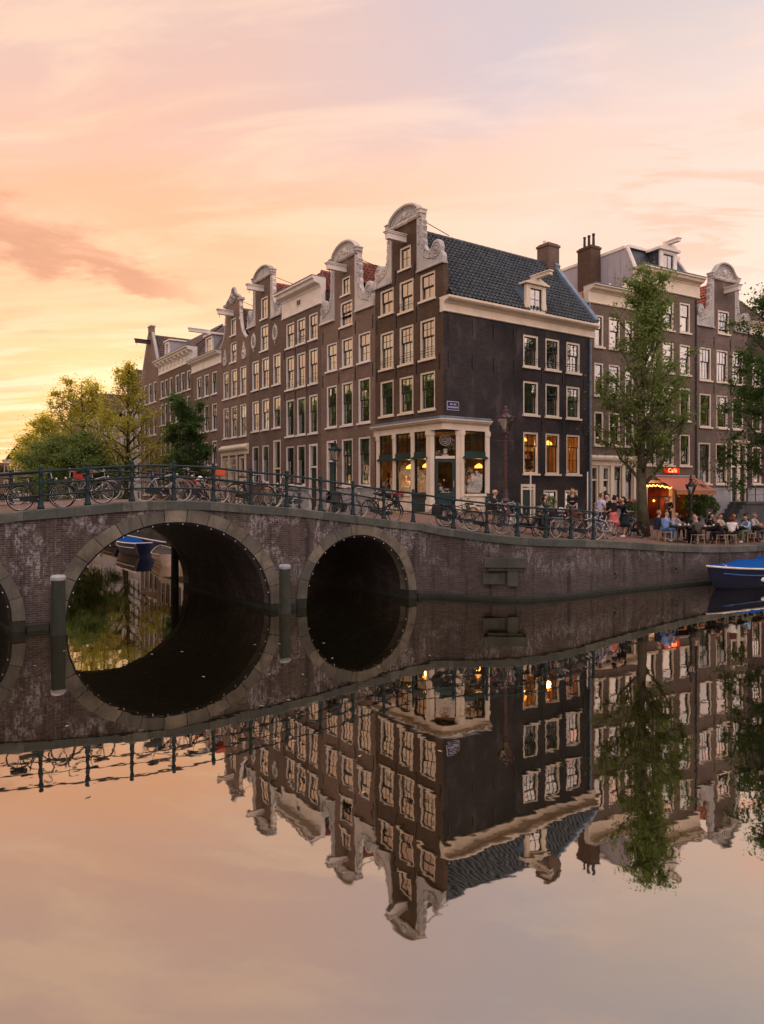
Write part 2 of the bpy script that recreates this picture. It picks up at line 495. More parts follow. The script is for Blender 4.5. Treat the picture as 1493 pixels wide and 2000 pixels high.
# ------------------------------------------------------------------ mesh builder
class MB:
    def __init__(s):
        s.v = []; s.f = []; s.mi = []; s.uv = None

    def add(s, vs, fs, mi=0):
        b = len(s.v)
        s.v += [tuple(p) for p in vs]
        s.f += [tuple(b + i for i in f) for f in fs]
        s.mi += [mi] * len(fs)
        return s

    def box(s, x0, x1, y0, y1, z0, z1, mi=0):
        return s.add([(x0, y0, z0), (x1, y0, z0), (x1, y1, z0), (x0, y1, z0), (x0, y0, z1), (x1, y0, z1), (x1, y1, z1), (x0, y1, z1)],
                     [(0, 3, 2, 1), (4, 5, 6, 7), (0, 1, 5, 4), (1, 2, 6, 5), (2, 3, 7, 6), (3, 0, 4, 7)], mi)

    def prism(s, pts, y0, y1, mi=0, f=None):
        """polygon pts (x,z) extruded from y0 to y1 (ngon caps)"""
        n = len(pts)
        vs = [(x, y0, z) for x, z in pts] + [(x, y1, z) for x, z in pts]
        if f:
            vs = [f(*p) for p in vs]
        fs = [tuple(range(n)), tuple(range(2 * n - 1, n - 1, -1))]
        fs += [(i, i + n, (i + 1) % n + n, (i + 1) % n) for i in range(n)]
        return s.add(vs, fs, mi)

    def extr_x(s, prof, x0, x1, mi=0):
        """profile (y,z) extruded along x"""
        n = len(prof)
        vs = [(x0, y, z) for y, z in prof] + [(x1, y, z) for y, z in prof]
        fs = [tuple(range(n)), tuple(range(2 * n - 1, n - 1, -1))]
        fs += [(i, i + n, (i + 1) % n + n, (i + 1) % n) for i in range(n)]
        return s.add(vs, fs, mi)

    def tube(s, pts, r, seg=6, mi=0, caps=True):
        pts = [Vector(p) for p in pts]
        n = len(pts)
        rs = r if isinstance(r, (list, tuple)) else [r] * n
        up = Vector((0, 0, 1))
        rings = []
        prev = None
        for i, p in enumerate(pts):
            t = (pts[min(i + 1, n - 1)] - pts[max(i - 1, 0)])
            if t.length < 1e-9:
                t = Vector((0, 0, 1))
            t.normalize()
            if prev is None:
                a = t.cross(up)
                if a.length < .05:
                    a = t.cross(Vector((1, 0, 0)))
            else:
                a = prev - t * prev.dot(t)
            a.normalize(); prev = a
            b = t.cross(a)
            rings.append([p + (a * math.cos(2 * math.pi * k / seg) + b * math.sin(2 * math.pi * k / seg)) * rs[i] for k in range(seg)])
        vs = [q for rg in rings for q in rg]
        fs = []
        for i in range(n - 1):
            for k in range(seg):
                fs.append((i * seg + k, i * seg + (k + 1) % seg, (i + 1) * seg + (k + 1) % seg, (i + 1) * seg + k))
        if caps:
            fs.append(tuple(range(seg - 1, -1, -1)))
            fs.append(tuple((n - 1) * seg + k for k in range(seg)))
        return s.add(vs, fs, mi)

    def lathe(s, prof, c=(0, 0, 0), seg=12, mi=0, a0=0.0):
        """prof: (r,z) list"""
        vs = []
        for r, z in prof:
            for k in range(seg):
                a = 2 * math.pi * k / seg + a0
                vs.append((c[0] + r * math.cos(a), c[1] + r * math.sin(a), c[2] + z))
        fs = []
        n = len(prof)
        for i in range(n - 1):
            for k in range(seg):
                fs.append((i * seg + k, i * seg + (k + 1) % seg, (i + 1) * seg + (k + 1) % seg, (i + 1) * seg + k))
        fs.append(tuple(range(seg - 1, -1, -1)))
        fs.append(tuple((n - 1) * seg + k for k in range(seg)))
        return s.add(vs, fs, mi)

    def torus(s, c, R, r, seg=24, ring=5, mi=0):
        """ring in the xz plane"""
        vs = []
        for i in range(seg):
            a = 2 * math.pi * i / seg
            for k in range(ring):
                b = 2 * math.pi * k / ring
                rr = R + r * math.cos(b)
                vs.append((c[0] + rr * math.cos(a), c[1] + r * math.sin(b), c[2] + rr * math.sin(a)))
        fs = [(i * ring + k, i * ring + (k + 1) % ring, ((i + 1) % seg) * ring + (k + 1) % ring, ((i + 1) % seg) * ring + k) for i in range(seg) for k in range(ring)]
        return s.add(vs, fs, mi)

    def ball(s, c, r, seg=10, rings=6, mi=0, sc=(1, 1, 1)):
        prof = [(max(1e-4, math.sin(math.pi * i / rings)) * r, -math.cos(math.pi * i / rings) * r) for i in range(rings + 1)]
        b = len(s.v)
        s.lathe(prof, (0, 0, 0), seg, mi)
        for i in range(b, len(s.v)):
            p = s.v[i]
            s.v[i] = (c[0] + p[0] * sc[0], c[1] + p[1] * sc[1], c[2] + p[2] * sc[2])
        return s

    def xf(s, M):
        s.v = [tuple(M @ Vector(p)) for p in s.v]
        return s

    def mesh(s, name, mats, smooth=False, uvs=None):
        me = bpy.data.meshes.new(name)
        me.from_pydata(s.v, [], s.f)
        mats = mats if isinstance(mats, (list, tuple)) else [mats]
        for m in mats:
            me.materials.append(m)
        if len(mats) > 1:
            me.polygons.foreach_set('material_index', s.mi)
        if smooth:
            me.polygons.foreach_set('use_smooth', [True] * len(me.polygons))
        if uvs is not None:
            ul = me.uv_layers.new(name='UVMap')
            idx = np.empty(len(me.loops), dtype=np.int32)
            me.loops.foreach_get('vertex_index', idx)
            ul.data.foreach_set('uv', np.array(uvs, dtype=np.float32)[idx].ravel())
        me.validate()
        me.update()
        return me

    def build(s, name, mats, parent=None, smooth=False, loc=None, rot=None, uvs=None, **tags):
        return link(s.mesh(name, mats, smooth, uvs), name, parent, loc, rot, **tags)


def link(me, name, parent=None, loc=None, rot=None, **tags):
    o = bpy.data.objects.new(name, me)
    COL.objects.link(o)
    if parent is not None:
        o.parent = parent
    if loc is not None:
        o.location = loc
    if rot is not None:
        o.rotation_euler = rot
    for k, v in tags.items():
        if v:
            o[k] = v
    return o


def thing(name, label, category, loc=(0, 0, 0), rotz=0.0, group=None):
    o = bpy.data.objects.new(name, None)
    COL.objects.link(o)
    o.empty_display_size = .2
    o.location = loc
    o.rotation_euler = (0, 0, rotz)
    o['label'] = label
    o['category'] = category
    if group:
        o['group'] = group
    return o


KIDS = {}


def kids(o):
    return [c for c in COL.objects if c.parent == o]


def copy_tree(o, parent=None, swap=None):
    c = o.copy()
    COL.objects.link(c)
    if parent is not None:
        c.parent = parent
    if swap and o.type == 'MESH':
        for sl in c.material_slots:
            if sl.material in swap:
                nm = swap[sl.material]
                sl.link = 'OBJECT'
                sl.material = nm
    for ch in o.children:
        copy_tree(ch, c, swap)
    return c

# ------------------------------------------------------------------ site geometry (metres; camera 3.9 m above the water)
WATER_O = MB().add([(-220, -40, 0), (220, -40, 0), (220, 320, 0), (-220, 320, 0)], [(0, 1, 2, 3)]).build('canal_water', WATER, kind='structure')

BO = Vector((-9.83, 20.07, 0)); BA = math.atan2(.4873, .8732)     # bridge: origin and direction of its near face
CD = Vector((-.5664, .8241, 0))                                    # direction of the narrow canal behind it
BW = 7.0                                                           # bridge width
PD = [0, 1.2, 2.6, 4.0, 4.55, 6.13, 8.18, 9.05, 11, 14]
PZ = [0, .03, .16, .26, .33, .53, .80, .88, 1.0, 1.1]


def prof(u):
    return 3.63 - float(np.interp(abs(u - 3.8), PD, PZ))


def bw_(u, n, z=0.0):
    """bridge coordinates (along, across, up) to its local frame: the vaults are skewed"""
    return (u - .16 * n, n, z)


def bworld(u, n, z):
    x, y, z = bw_(u, n, z)
    return Vector((BO.x + x * .8732 - y * .4873, BO.y + x * .4873 + y * .8732, z))


U0, U1 = -8.0, 12.85
ARCH = [(-2.46, 2.0, .3, 2.1, .30), (3.98, 3.11, .2, 2.78, .37), (10.33, 2.02, .3, 2.1, .32)]


def arch_z(u, pad=0.0):
    """height of the opening's edge at u (with the ring's thickness added), None beside it"""
    for c, a, z0, b, th in ARCH:
        t = (u - c) / (a + pad)
        if abs(t) < 1:
            return z0 + (b + pad) * math.sqrt(1 - t * t)
    return None


bridge = thing('arch_bridge', 'brick canal bridge with three stone-edged arches and white-bloomed brickwork', 'bridge', BO, BA)


def face_strips(n, thick_in, name, mat):
    mb = MB()
    us = list(np.arange(U0, U1, .12)) + [U1]
    for c, a, z0, b, th in ARCH:
        us += [c - a - th * .5, c + a + th * .5]
        us += [c + (a + th * .5) * math.cos(k * math.pi / 40) for k in range(41)]
    us = sorted(set(round(u, 4) for u in us if U0 <= u <= U1))
    for ua, ub in zip(us[:-1], us[1:]):
        if ub - ua < 1e-3:
            continue
        za = arch_z(ua, .17); zb = arch_z(ub, .17); zm = arch_z((ua + ub) / 2, .17)
        if zm is None:
            la = lb = -.6
        else:
            la = za if za is not None else -.6 if zm < .4 else .3
            lb = zb if zb is not None else -.6 if zm < .4 else .3
            if za is None: la = .3
            if zb is None: lb = .3
        ta, tb = prof(ua) - .28, prof(ub) - .28
        mb.add([bw_(ua, n, la), bw_(ub, n, lb), bw_(ub, n, tb), bw_(ua, n, ta)], [(0, 1, 2, 3)])
    return mb.build(name, mat, bridge)


face_strips(0.0, 0, 'face_wall', BR_BRIDGE)
face_strips(BW, 0, 'face_wall', BR_BRIDGE)

# vaults
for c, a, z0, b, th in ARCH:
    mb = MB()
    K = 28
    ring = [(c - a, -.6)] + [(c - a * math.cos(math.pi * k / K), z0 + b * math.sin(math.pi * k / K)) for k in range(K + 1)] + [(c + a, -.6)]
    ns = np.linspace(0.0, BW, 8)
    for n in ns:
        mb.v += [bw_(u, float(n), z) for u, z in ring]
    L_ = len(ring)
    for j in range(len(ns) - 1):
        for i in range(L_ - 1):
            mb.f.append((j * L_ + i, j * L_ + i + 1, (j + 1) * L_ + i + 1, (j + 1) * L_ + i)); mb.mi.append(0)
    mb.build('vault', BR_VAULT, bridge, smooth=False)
    # cut stones of the ring, each its own piece
    for side, (na, nb) in enumerate(((-.05, .42), (BW - .42, BW + .05))):
        N_ = max(9, int(math.pi * (a + b) / 2 / .62))
        if N_ % 2 == 0:
            N_ += 1
        for k in range(N_):
            g = .0035
            t0 = math.pi * k / N_ + g; t1 = math.pi * (k + 1) / N_ - g
            thk = th + rnd.uniform(-.015, .02)
            pts = []
            for t in (t0, (t0 + t1) / 2, t1):
                pts.append((c - (a - .012) * math.cos(t), z0 + (b - .012) * math.sin(t)))
            for t in (t1, (t0 + t1) / 2, t0):
                pts.append((c - (a + thk) * math.cos(t), z0 + (b + thk) * math.sin(t)))
            off = rnd.uniform(-.012, .012)
            MB().prism(pts, na + off, nb + off, f=lambda x, y, z: bw_(x, y, z)).build('arch_stone', STONE, bridge)
        for sgn in (-1, 1):     # straight foot under the springing
            xa, xb = c + sgn * (a - .012), c + sgn * (a + th)
            MB().prism([(min(xa, xb), -.5), (max(xa, xb), -.5), (max(xa, xb), z0 - .008), (min(xa, xb), z0 - .008)], na, nb, f=lambda x, y, z: bw_(x, y, z)).build('foot_stone', STONE_D, bridge)
# footing ledge between the arches
led = [(U0, ARCH[0][0] - 2.36), (ARCH[0][0] + 2.36, ARCH[1][0] - 3.54), (ARCH[1][0] + 3.54, ARCH[2][0] - 2.4), (ARCH[2][0] + 2.4, U1)]
for a, b in led:
    MB().prism([(a, -.5), (b, -.5), (b, .16), (a, .16)], -.09, .3, f=lambda x, y, z: bw_(x, y, z)).build('footing', STONE_D, bridge)
# skirt of vault walls low down: stone course
for c, a, z0, b, th in ARCH:
    for sgn in (-1, 1):
        x0_, x1_ = c + sgn * (a - .05), c + sgn * (a + .25)
        MB().prism([(min(x0_, x1_), -.5), (max(x0_, x1_), -.5), (max(x0_, x1_), .12), (min(x0_, x1_), .12)], .45, BW - .45, f=lambda x, y, z: bw_(x, y, z)).build('vault_footing', STONE_D, bridge)

# coping stones, one by one
cap_sections = []


def coping(path_pts, parent, widthvec, h=.28, seglen=1.35, over=.07, inner=.45, local=None):
    """path_pts: list of (x,y,z_top); stones follow it. widthvec(i)->unit vector pointing inland"""
    P = [Vector(p) for p in path_pts]
    d = [0]
    for a, b in zip(P[:-1], P[1:]):
        d.append(d[-1] + (b - a).length)
    tot = d[-1]
    N_ = max(1, round(tot / seglen))

    def at(s):
        s = min(max(s, 0), tot)
        i = max(0, min(len(P) - 2, int(np.searchsorted(d, s)) - 1))
        f = (s - d[i]) / max(1e-6, d[i + 1] - d[i])
        p = P[i].lerp(P[i + 1], f)
        wv = widthvec(i).lerp(widthvec(i + 1), f).normalized()
        return p, wv
    for k in range(N_):
        sa = tot * k / N_ + .004; sb = tot * (k + 1) / N_ - .004
        secs = []
        for s in np.linspace(sa, sb, 4):
            p, wv = at(float(s))
            o1 = p - wv * over; i1 = p + wv * inner
            secs.append([(o1.x, o1.y, p.z - h), (o1.x, o1.y, p.z - .03), (o1.x + wv.x * .03, o1.y + wv.y * .03, p.z), (i1.x, i1.y, p.z), (i1.x, i1.y, p.z - h)])
        mb = MB()
        for sct in secs:
            mb.v += sct
        for j in range(3):
            for i in range(5):
                mb.f.append((j * 5 + i, j * 5 + (i + 1) % 5, (j + 1) * 5 + (i + 1) % 5, (j + 1) * 5 + i)); mb.mi.append(0)
        mb.f.append((4, 3, 2, 1, 0)); mb.mi.append(0)
        mb.f.append((15, 16, 17, 18, 19)); mb.mi.append(0)
        mb.build('coping_stone', CAP, parent)


us = list(np.linspace(U0, U1, 60))
coping([bw_(u, 0, prof(u)) for u in us], bridge, lambda i: Vector((0, 1, 0)))
coping([bw_(u, BW, prof(u)) for u in us], bridge, lambda i: Vector((0, -1, 0)))
# deck
mb = MB()
for u in us:
    mb.v += [bw_(u, .45, prof(u) - .02), bw_(u, BW - .45, prof(u) - .02)]
for i in range(len(us) - 1):
    mb.f.append((2 * i, 2 * i + 2, 2 * i + 3, 2 * i + 1)); mb.mi.append(0)
mb.build('deck', PAVE, bridge)

# cable with small bulbs just inside each arch
bulb_me = MB().ball((0, 0, 0), .019, 8, 5).mesh('bulb', BULB, True)
for c, a, z0, b, th in ARCH:
    pts = []
    for k in range(33):
        t = math.pi * k / 32
        pts.append(bw_(c - (a - .05) * math.cos(t), .02, z0 + (b - .05) * math.sin(t)))
    MB().tube(pts, .028, 5).build('light_cable', RUBBER, bridge)
    nb_ = 21 if a > 2.5 else 15
    for k in range(1, nb_):
        t = math.pi * k / nb_
        link(bulb_me, 'bulb', bridge, bw_(c - (a - .08) * math.cos(t), -.03, z0 + (b - .08) * math.sin(t)))

# ---- quay wall along the wide canal (this side of the corner)
QP = [(1.39, 26.33, 2.75), (1.9, 26.42, 2.63), (2.7, 26.10, 2.52), (3.71, 25.66, 2.40), (4.9, 25.45, 2.29), (5.9, 25.75, 2.22), (7.0, 26.35, 2.146),
      (9.05, 27.75, 1.99), (11.55, 29.2, 1.75), (14.3, 30.75, 1.57), (17.0, 32.3, 1.50), (24, 36.3, 1.46), (40, 45.5, 1.45)]


def catmull(P, n=6):
    P = [Vector(p) for p in P]
    out = []
    for i in range(len(P) - 1):
        p0 = P[max(i - 1, 0)]; p1 = P[i]; p2 = P[i + 1]; p3 = P[min(i + 2, len(P) - 1)]
        for k in range(n):
            t = k / n
            out.append(.5 * ((2 * p1) + (p2 - p0) * t + (2 * p0 - 5 * p1 + 4 * p2 - p3) * t * t + (3 * p1 - p0 - 3 * p2 + p3) * t ** 3))
    out.append(P[-1])
    return out


QS = catmull(QP)
qn = []
for i, p in enumerate(QS):
    t = (QS[min(i + 1, len(QS) - 1)] - QS[max(i - 1, 0)]); t.z = 0; t.normalize()
    qn.append(Vector((-t.y, t.x, 0)))
quay = thing('quay_wall', 'long streaked brick quay wall right of the bridge, below the cafe terrace', 'quay wall')


def wall_along(P, parent, name, mat, drop=.28, off=0.0):
    mb = MB(); uvs = []
    s = 0
    for i, p in enumerate(P):
        if i:
            s += (Vector((p.x, p.y, 0)) - Vector((P[i - 1].x, P[i - 1].y, 0))).length
        mb.v += [(p.x, p.y, -.6), (p.x, p.y, p.z - drop)]
        uvs += [(s, -.6), (s, p.z - drop)]
    for i in range(len(P) - 1):
        mb.f.append((2 * i, 2 * i + 2, 2 * i + 3, 2 * i + 1)); mb.mi.append(0)
    return mb.build(name, mat, parent, uvs=uvs)


wall_along(QS, quay, 'face_wall', BR_QUAY)
coping(QS, quay, lambda i: qn[min(i, len(qn) - 1)])
# wet stone foot
mb = MB()
for p, n in zip(QS, qn):
    q = p - n * .07
    mb.v += [(q.x, q.y, -.5), (q.x, q.y, .10), (p.x, p.y, .16)]
for i in range(len(QS) - 1):
    for k in (0, 1):
        mb.f.append((3 * i + k, 3 * i + 3 + k, 3 * i + 4 + k, 3 * i + 1 + k)); mb.mi.append(0)
mb.build('footing', STONE_D, quay)
# stone bracket low on the wall
br = MB()
br.box(-.72, .75, -.28, .1, 1.22, 1.55); br.box(-.60, .62, -.20, .1, 1.10, 1.22)
br.box(.10, .46, -.17, .1, .55, 1.10)
br.box(-.75, .02, -.05, .1, .60, 1.0)
br.build('stone_bracket', stone('mossy_stone', (.10, .098, .080), .4, .5), quay, loc=(4.35, 25.5, 0), rot=(0, 0, R_(-3)))
for (x, y) in ((8.9, 27.55), (12.0, 29.35)):
    MB().tube([(0, 0, 0), (.0, -.10, .02), (.0, -.12, -.16), (0, -.03, -.2)], .018, 5).ball((0, -.05, 0), .06, 8, 5).build('mooring_ring', IRON, quay, loc=(x, y - .05, .75), rot=(0, 0, R_(30)))

# ---- wall of the narrow canal behind the bridge
FC = bworld(U1, BW, 0)


def canal_edge(v):
    z = float(np.interp(v, [0, 3, 8, 14, 200], [2.7, 2.45, 1.95, 1.6, 1.55]))
    return Vector((FC.x, FC.y, 0)) + CD * v + Vector((0, 0, z))


EP = [canal_edge(v) for v in list(np.arange(0, 20, 1.0)) + list(np.arange(20, 190, 10.0))]
cq = thing('quay_wall', 'low quay wall seen through the big arch behind moored boats', 'quay wall')
wall_along(EP, cq, 'face_wall', BR_QUAY)
coping(EP[:40], cq, lambda i: Vector((.8241, .5664, 0)), seglen=4, h=.22)
# left bank of the narrow canal
LB = bworld(-6.2, 0, 0)
LP = [Vector((LB.x, LB.y, 1.7)) + CD * v for v in (0, 10, 30, 60, 120, 190)]
lw = thing('quay_wall', 'quay wall on the far left bank behind the bridge', 'quay wall')
wall_along([Vector((p.x, p.y, p.z)) for p in LP], lw, 'face_wall', BR_QUAY)

# ---- ground: coarse triangles with known heights
GT = []


def loft(A, B):
    for i in range(len(A) - 1):
        a, b, c, d = A[i], A[i + 1], B[i + 1], B[i]
        for t in ((a, b, c), (a, c, d)):
            if (Vector(t[1]) - Vector(t[0])).cross(Vector(t[2]) - Vector(t[0])).length > 1e-6:
                GT.append(tuple(Vector(q) for q in t))


def inl(i, d=.44):
    return tuple(QS[i] + qn[i] * d - Vector((0, 0, .02)))


inner = [(-.6, 37.4, 2.78), (2.79, 32.5, 3.02), (3.3, 32.9, 3.0), (4.3, 33.6, 2.95), (5.6, 34.5, 2.85), (6.5, 35.1, 2.78), (7.5, 35.8, 2.68), (9.5, 37.2, 2.5),
         (11.3, 39.0, 2.3), (14.3, 40.8, 2.0), (17.5, 42.6, 1.85), (21, 44.6, 1.8), (46, 58.8, 1.7)]
outer_i = [0, 3, 6, 12, 18, 24, 30, 36, 42, 48, 54, 60, 72]
outer_i = [min(i, len(QS) - 1) for i in outer_i]
A_ = [inl(0)] + [inl(min(6 * k, len(QS) - 1)) for k in range(0, 13)]
B_ = [(FC.x, FC.y, 2.72)] + inner
# insert finer rows for smoothness
def finer(P, n=4):
    out = []
    for a, b in zip(P[:-1], P[1:]):
        for k in range(n):
            out.append(tuple(Vector(a).lerp(Vector(b), k / n)))
    return out + [tuple(P[-1])]


A2 = [inl(0)] * 1 + [inl(0)] * 3 + [inl(0)] + [inl(j) for j in range(1, len(QS))]
B_f = []
nA = len(A2)
# inner points resampled to match: 4 samples for the junction, then 6 per span
B2 = []
for k in range(4):
    B2.append(tuple(Vector(B_[0]).lerp(Vector(B_[1]), k / 4)))
for a, b in zip(inner[:-1], inner[1:]):
    for k in range(6):
        B2.append(tuple(Vector(a).lerp(Vector(b), k / 6)))
B2.append(inner[-1])
nm = min(len(A2), len(B2))
loft(A2[:nm], B2[:nm])
vs_ = [0, 1, 2, 3, 4, 6, 8, 11, 14, 20, 30, 45, 70, 110, 185]
EA = [tuple(canal_edge(v) + Vector((.8241, .5664, 0)) * .44 - Vector((0, 0, .02))) for v in vs_]
EB = []
for v in vs_:
    p = Vector((-.6, 37.4, 0)) + CD * v
    EB.append((p.x, p.y, float(np.interp(v, [0, 14, 200], [2.78, 1.95, 1.75]))))
loft(EB, EA)
GT.append((Vector((FC.x, FC.y, 2.68)), Vector(EB[0]), Vector(EA[0])))


def gz(x, y):
    for a, b, c in GT:
        d = (b.y - c.y) * (a.x - c.x) + (c.x - b.x) * (a.y - c.y)
        if abs(d) < 1e-9:
            continue
        l1 = ((b.y - c.y) * (x - c.x) + (c.x - b.x) * (y - c.y)) / d
        l2 = ((c.y - a.y) * (x - c.x) + (a.x - c.x) * (y - c.y)) / d
        l3 = 1 - l1 - l2
        if min(l1, l2, l3) > -1e-4:
            return l1 * a.z + l2 * b.z + l3 * c.z
    dx_, dy_ = x - BO.x, y - BO.y
    lx = dx_ * .8732 + dy_ * .4873; n = -dx_ * .4873 + dy_ * .8732
    if lx + .16 * n > U1 + .3 or n > BW + 1:
        v = min((q for t in GT for q in t), key=lambda q: (q.x - x) ** 2 + (q.y - y) ** 2)
        return v.z
    return prof(lx + .16 * n) - .02


mb = MB()
for a, b, c in GT:
    mb.add([a, b, c], [(0, 1, 2)])
gr = mb.build('brick_pavement', PAVE, kind='structure')
# land far behind and on the left bank
g2 = MB()
p0, p1 = Vector(LP[0]), Vector(LP[-1])
w_ = Vector((-.8241, -.5664, 0)) * 60
g2.add([p0, p1, p1 + w_, p0 + w_], [(0, 1, 2, 3)])
e0 = canal_edge(185)
g2.add([(e0.x - 60, e0.y - 30, 1.5), (e0.x + 160, e0.y + 60, 1.5), (e0.x + 160, 315, 1.5), (e0.x - 90, 315, 1.5)], [(0, 1, 2, 3)])
g2.add([(30, 10, 1.55), (110, 55.7, 1.55), (140, 10, 1.55), (50, -35, 1.55)], [(0, 3, 2, 1)])
g2.add([(-70, -14, 1.5), (70, -14, 1.5), (70, -39, 1.5), (-70, -39, 1.5)], [(0, 3, 2, 1)])
g2.build('street_ground', PAVE, kind='structure')

# ------------------------------------------------------------------ mooring posts
GREYCAP = stone('weathered_white', (.46, .46, .46), .3, .2, 3.0)
def pile(x, y, top, r, label, tilt):
    t = thing('mooring_post', label, 'mooring post', (x, y, -1.2), 0, 'timber mooring posts in front of the bridge piers')
    h = top + 1.2
    a = MB().lathe([(r * 1.12, 0), (r * 1.12, 1.0), (r * 1.05, h * .6), (r * .97, h - .14)], seg=8, a0=R_(22)).build('shaft', PILE_W, t)
    a = MB().lathe([(r * 1.02, h - .14), (r * 1.08, h - .11), (r * 1.08, h - .05), (r * .85, h)], seg=8, a0=R_(22)).build('cap', GREYCAP, t)
    t.rotation_euler = (tilt, 0, .2)


pile(-8.83, 19.55, 1.62, .185, 'thick white-capped timber post between the small left arch and the big arch', 0.0)
pile(-3.12, 23.02, 1.56, .19, 'white-capped timber post between the big arch and the small right arch', 0.01)
pile(-8.35, 28.9, 2.2, .15, 'dark uncapped-looking post standing behind the bridge inside the big arch view', 0)

# ------------------------------------------------------------------ railings
POST_PROF = [(.10, 0), (.10, .06), (.075, .10), (.075, .22), (.062, .25), (.055, .30), (.052, .40), (.062, .42), (.062, .46), (.050, .48), (.050, .62),
             (.062, .66), (.068, .74), (.062, .80), (.050, .84), (.048, .96), (.064, .98), (.068, 1.02), (.068, 1.08), (.055, 1.11), (.045, 1.13), (.062, 1.15), (.060, 1.19), (.03, 1.225), (.001, 1.23)]
post_me = MB().lathe(POST_PROF, seg=10).mesh('post', RAILP, True)


def railing(pts, label, group=None, ends=False):
    """pts: list of world points on the ground where posts stand"""
    t = thing('railing', label, 'railing', pts[0], 0)
    o = Vector(pts[0])
    for p in pts:
        link(post_me, 'post', t, Vector(p) - o)
    for h, r in ((1.07, .034), (.72, .026), (.38, .026)):
        P = [Vector(p) - o + Vector((0, 0, h)) for p in pts]
        if ends:
            P = P
        fine_ = catmull([tuple(p) for p in P], 5)
        MB().tube(fine_, r, 8).build('rail', RAILP, t, smooth=True)
    return t


rp = []
for k in range(-4, 11):
    u = .294 + 1.242 * k
    if u > U1 - .1:
        break
    p = bworld(u, .2, prof(u)); rp.append((p.x, p.y, p.z))
# continue along the quay
acc = [QS[0] + qn[0] * .2]
for q in ((2.62, 26.33), (3.78, 25.86), (4.85, 25.66), (5.93, 25.98), (7.0, 26.57), (8.05, 27.3)):
    best = min(range(len(QS)), key=lambda i: (QS[i].x - q[0]) ** 2 + (QS[i].y - q[1]) ** 2)
    rp.append((q[0], q[1], QS[best].z))
railing(rp, 'near dark green three-railed iron railing running down the bridge and round the quay corner')
fp = []
for k in range(-4, 11):
    u = .294 + 1.242 * k + .5
    if u > U1:
        break
    p = bworld(u, BW - .25, prof(u)); fp.append((p.x, p.y, p.z))
railing(fp, 'far railing of the bridge, seen between the near rails and behind the bicycles')

# ------------------------------------------------------------------ windows (meshes cached by size)
WC = {}


def rd(v):
    return round(v / .02) * .02


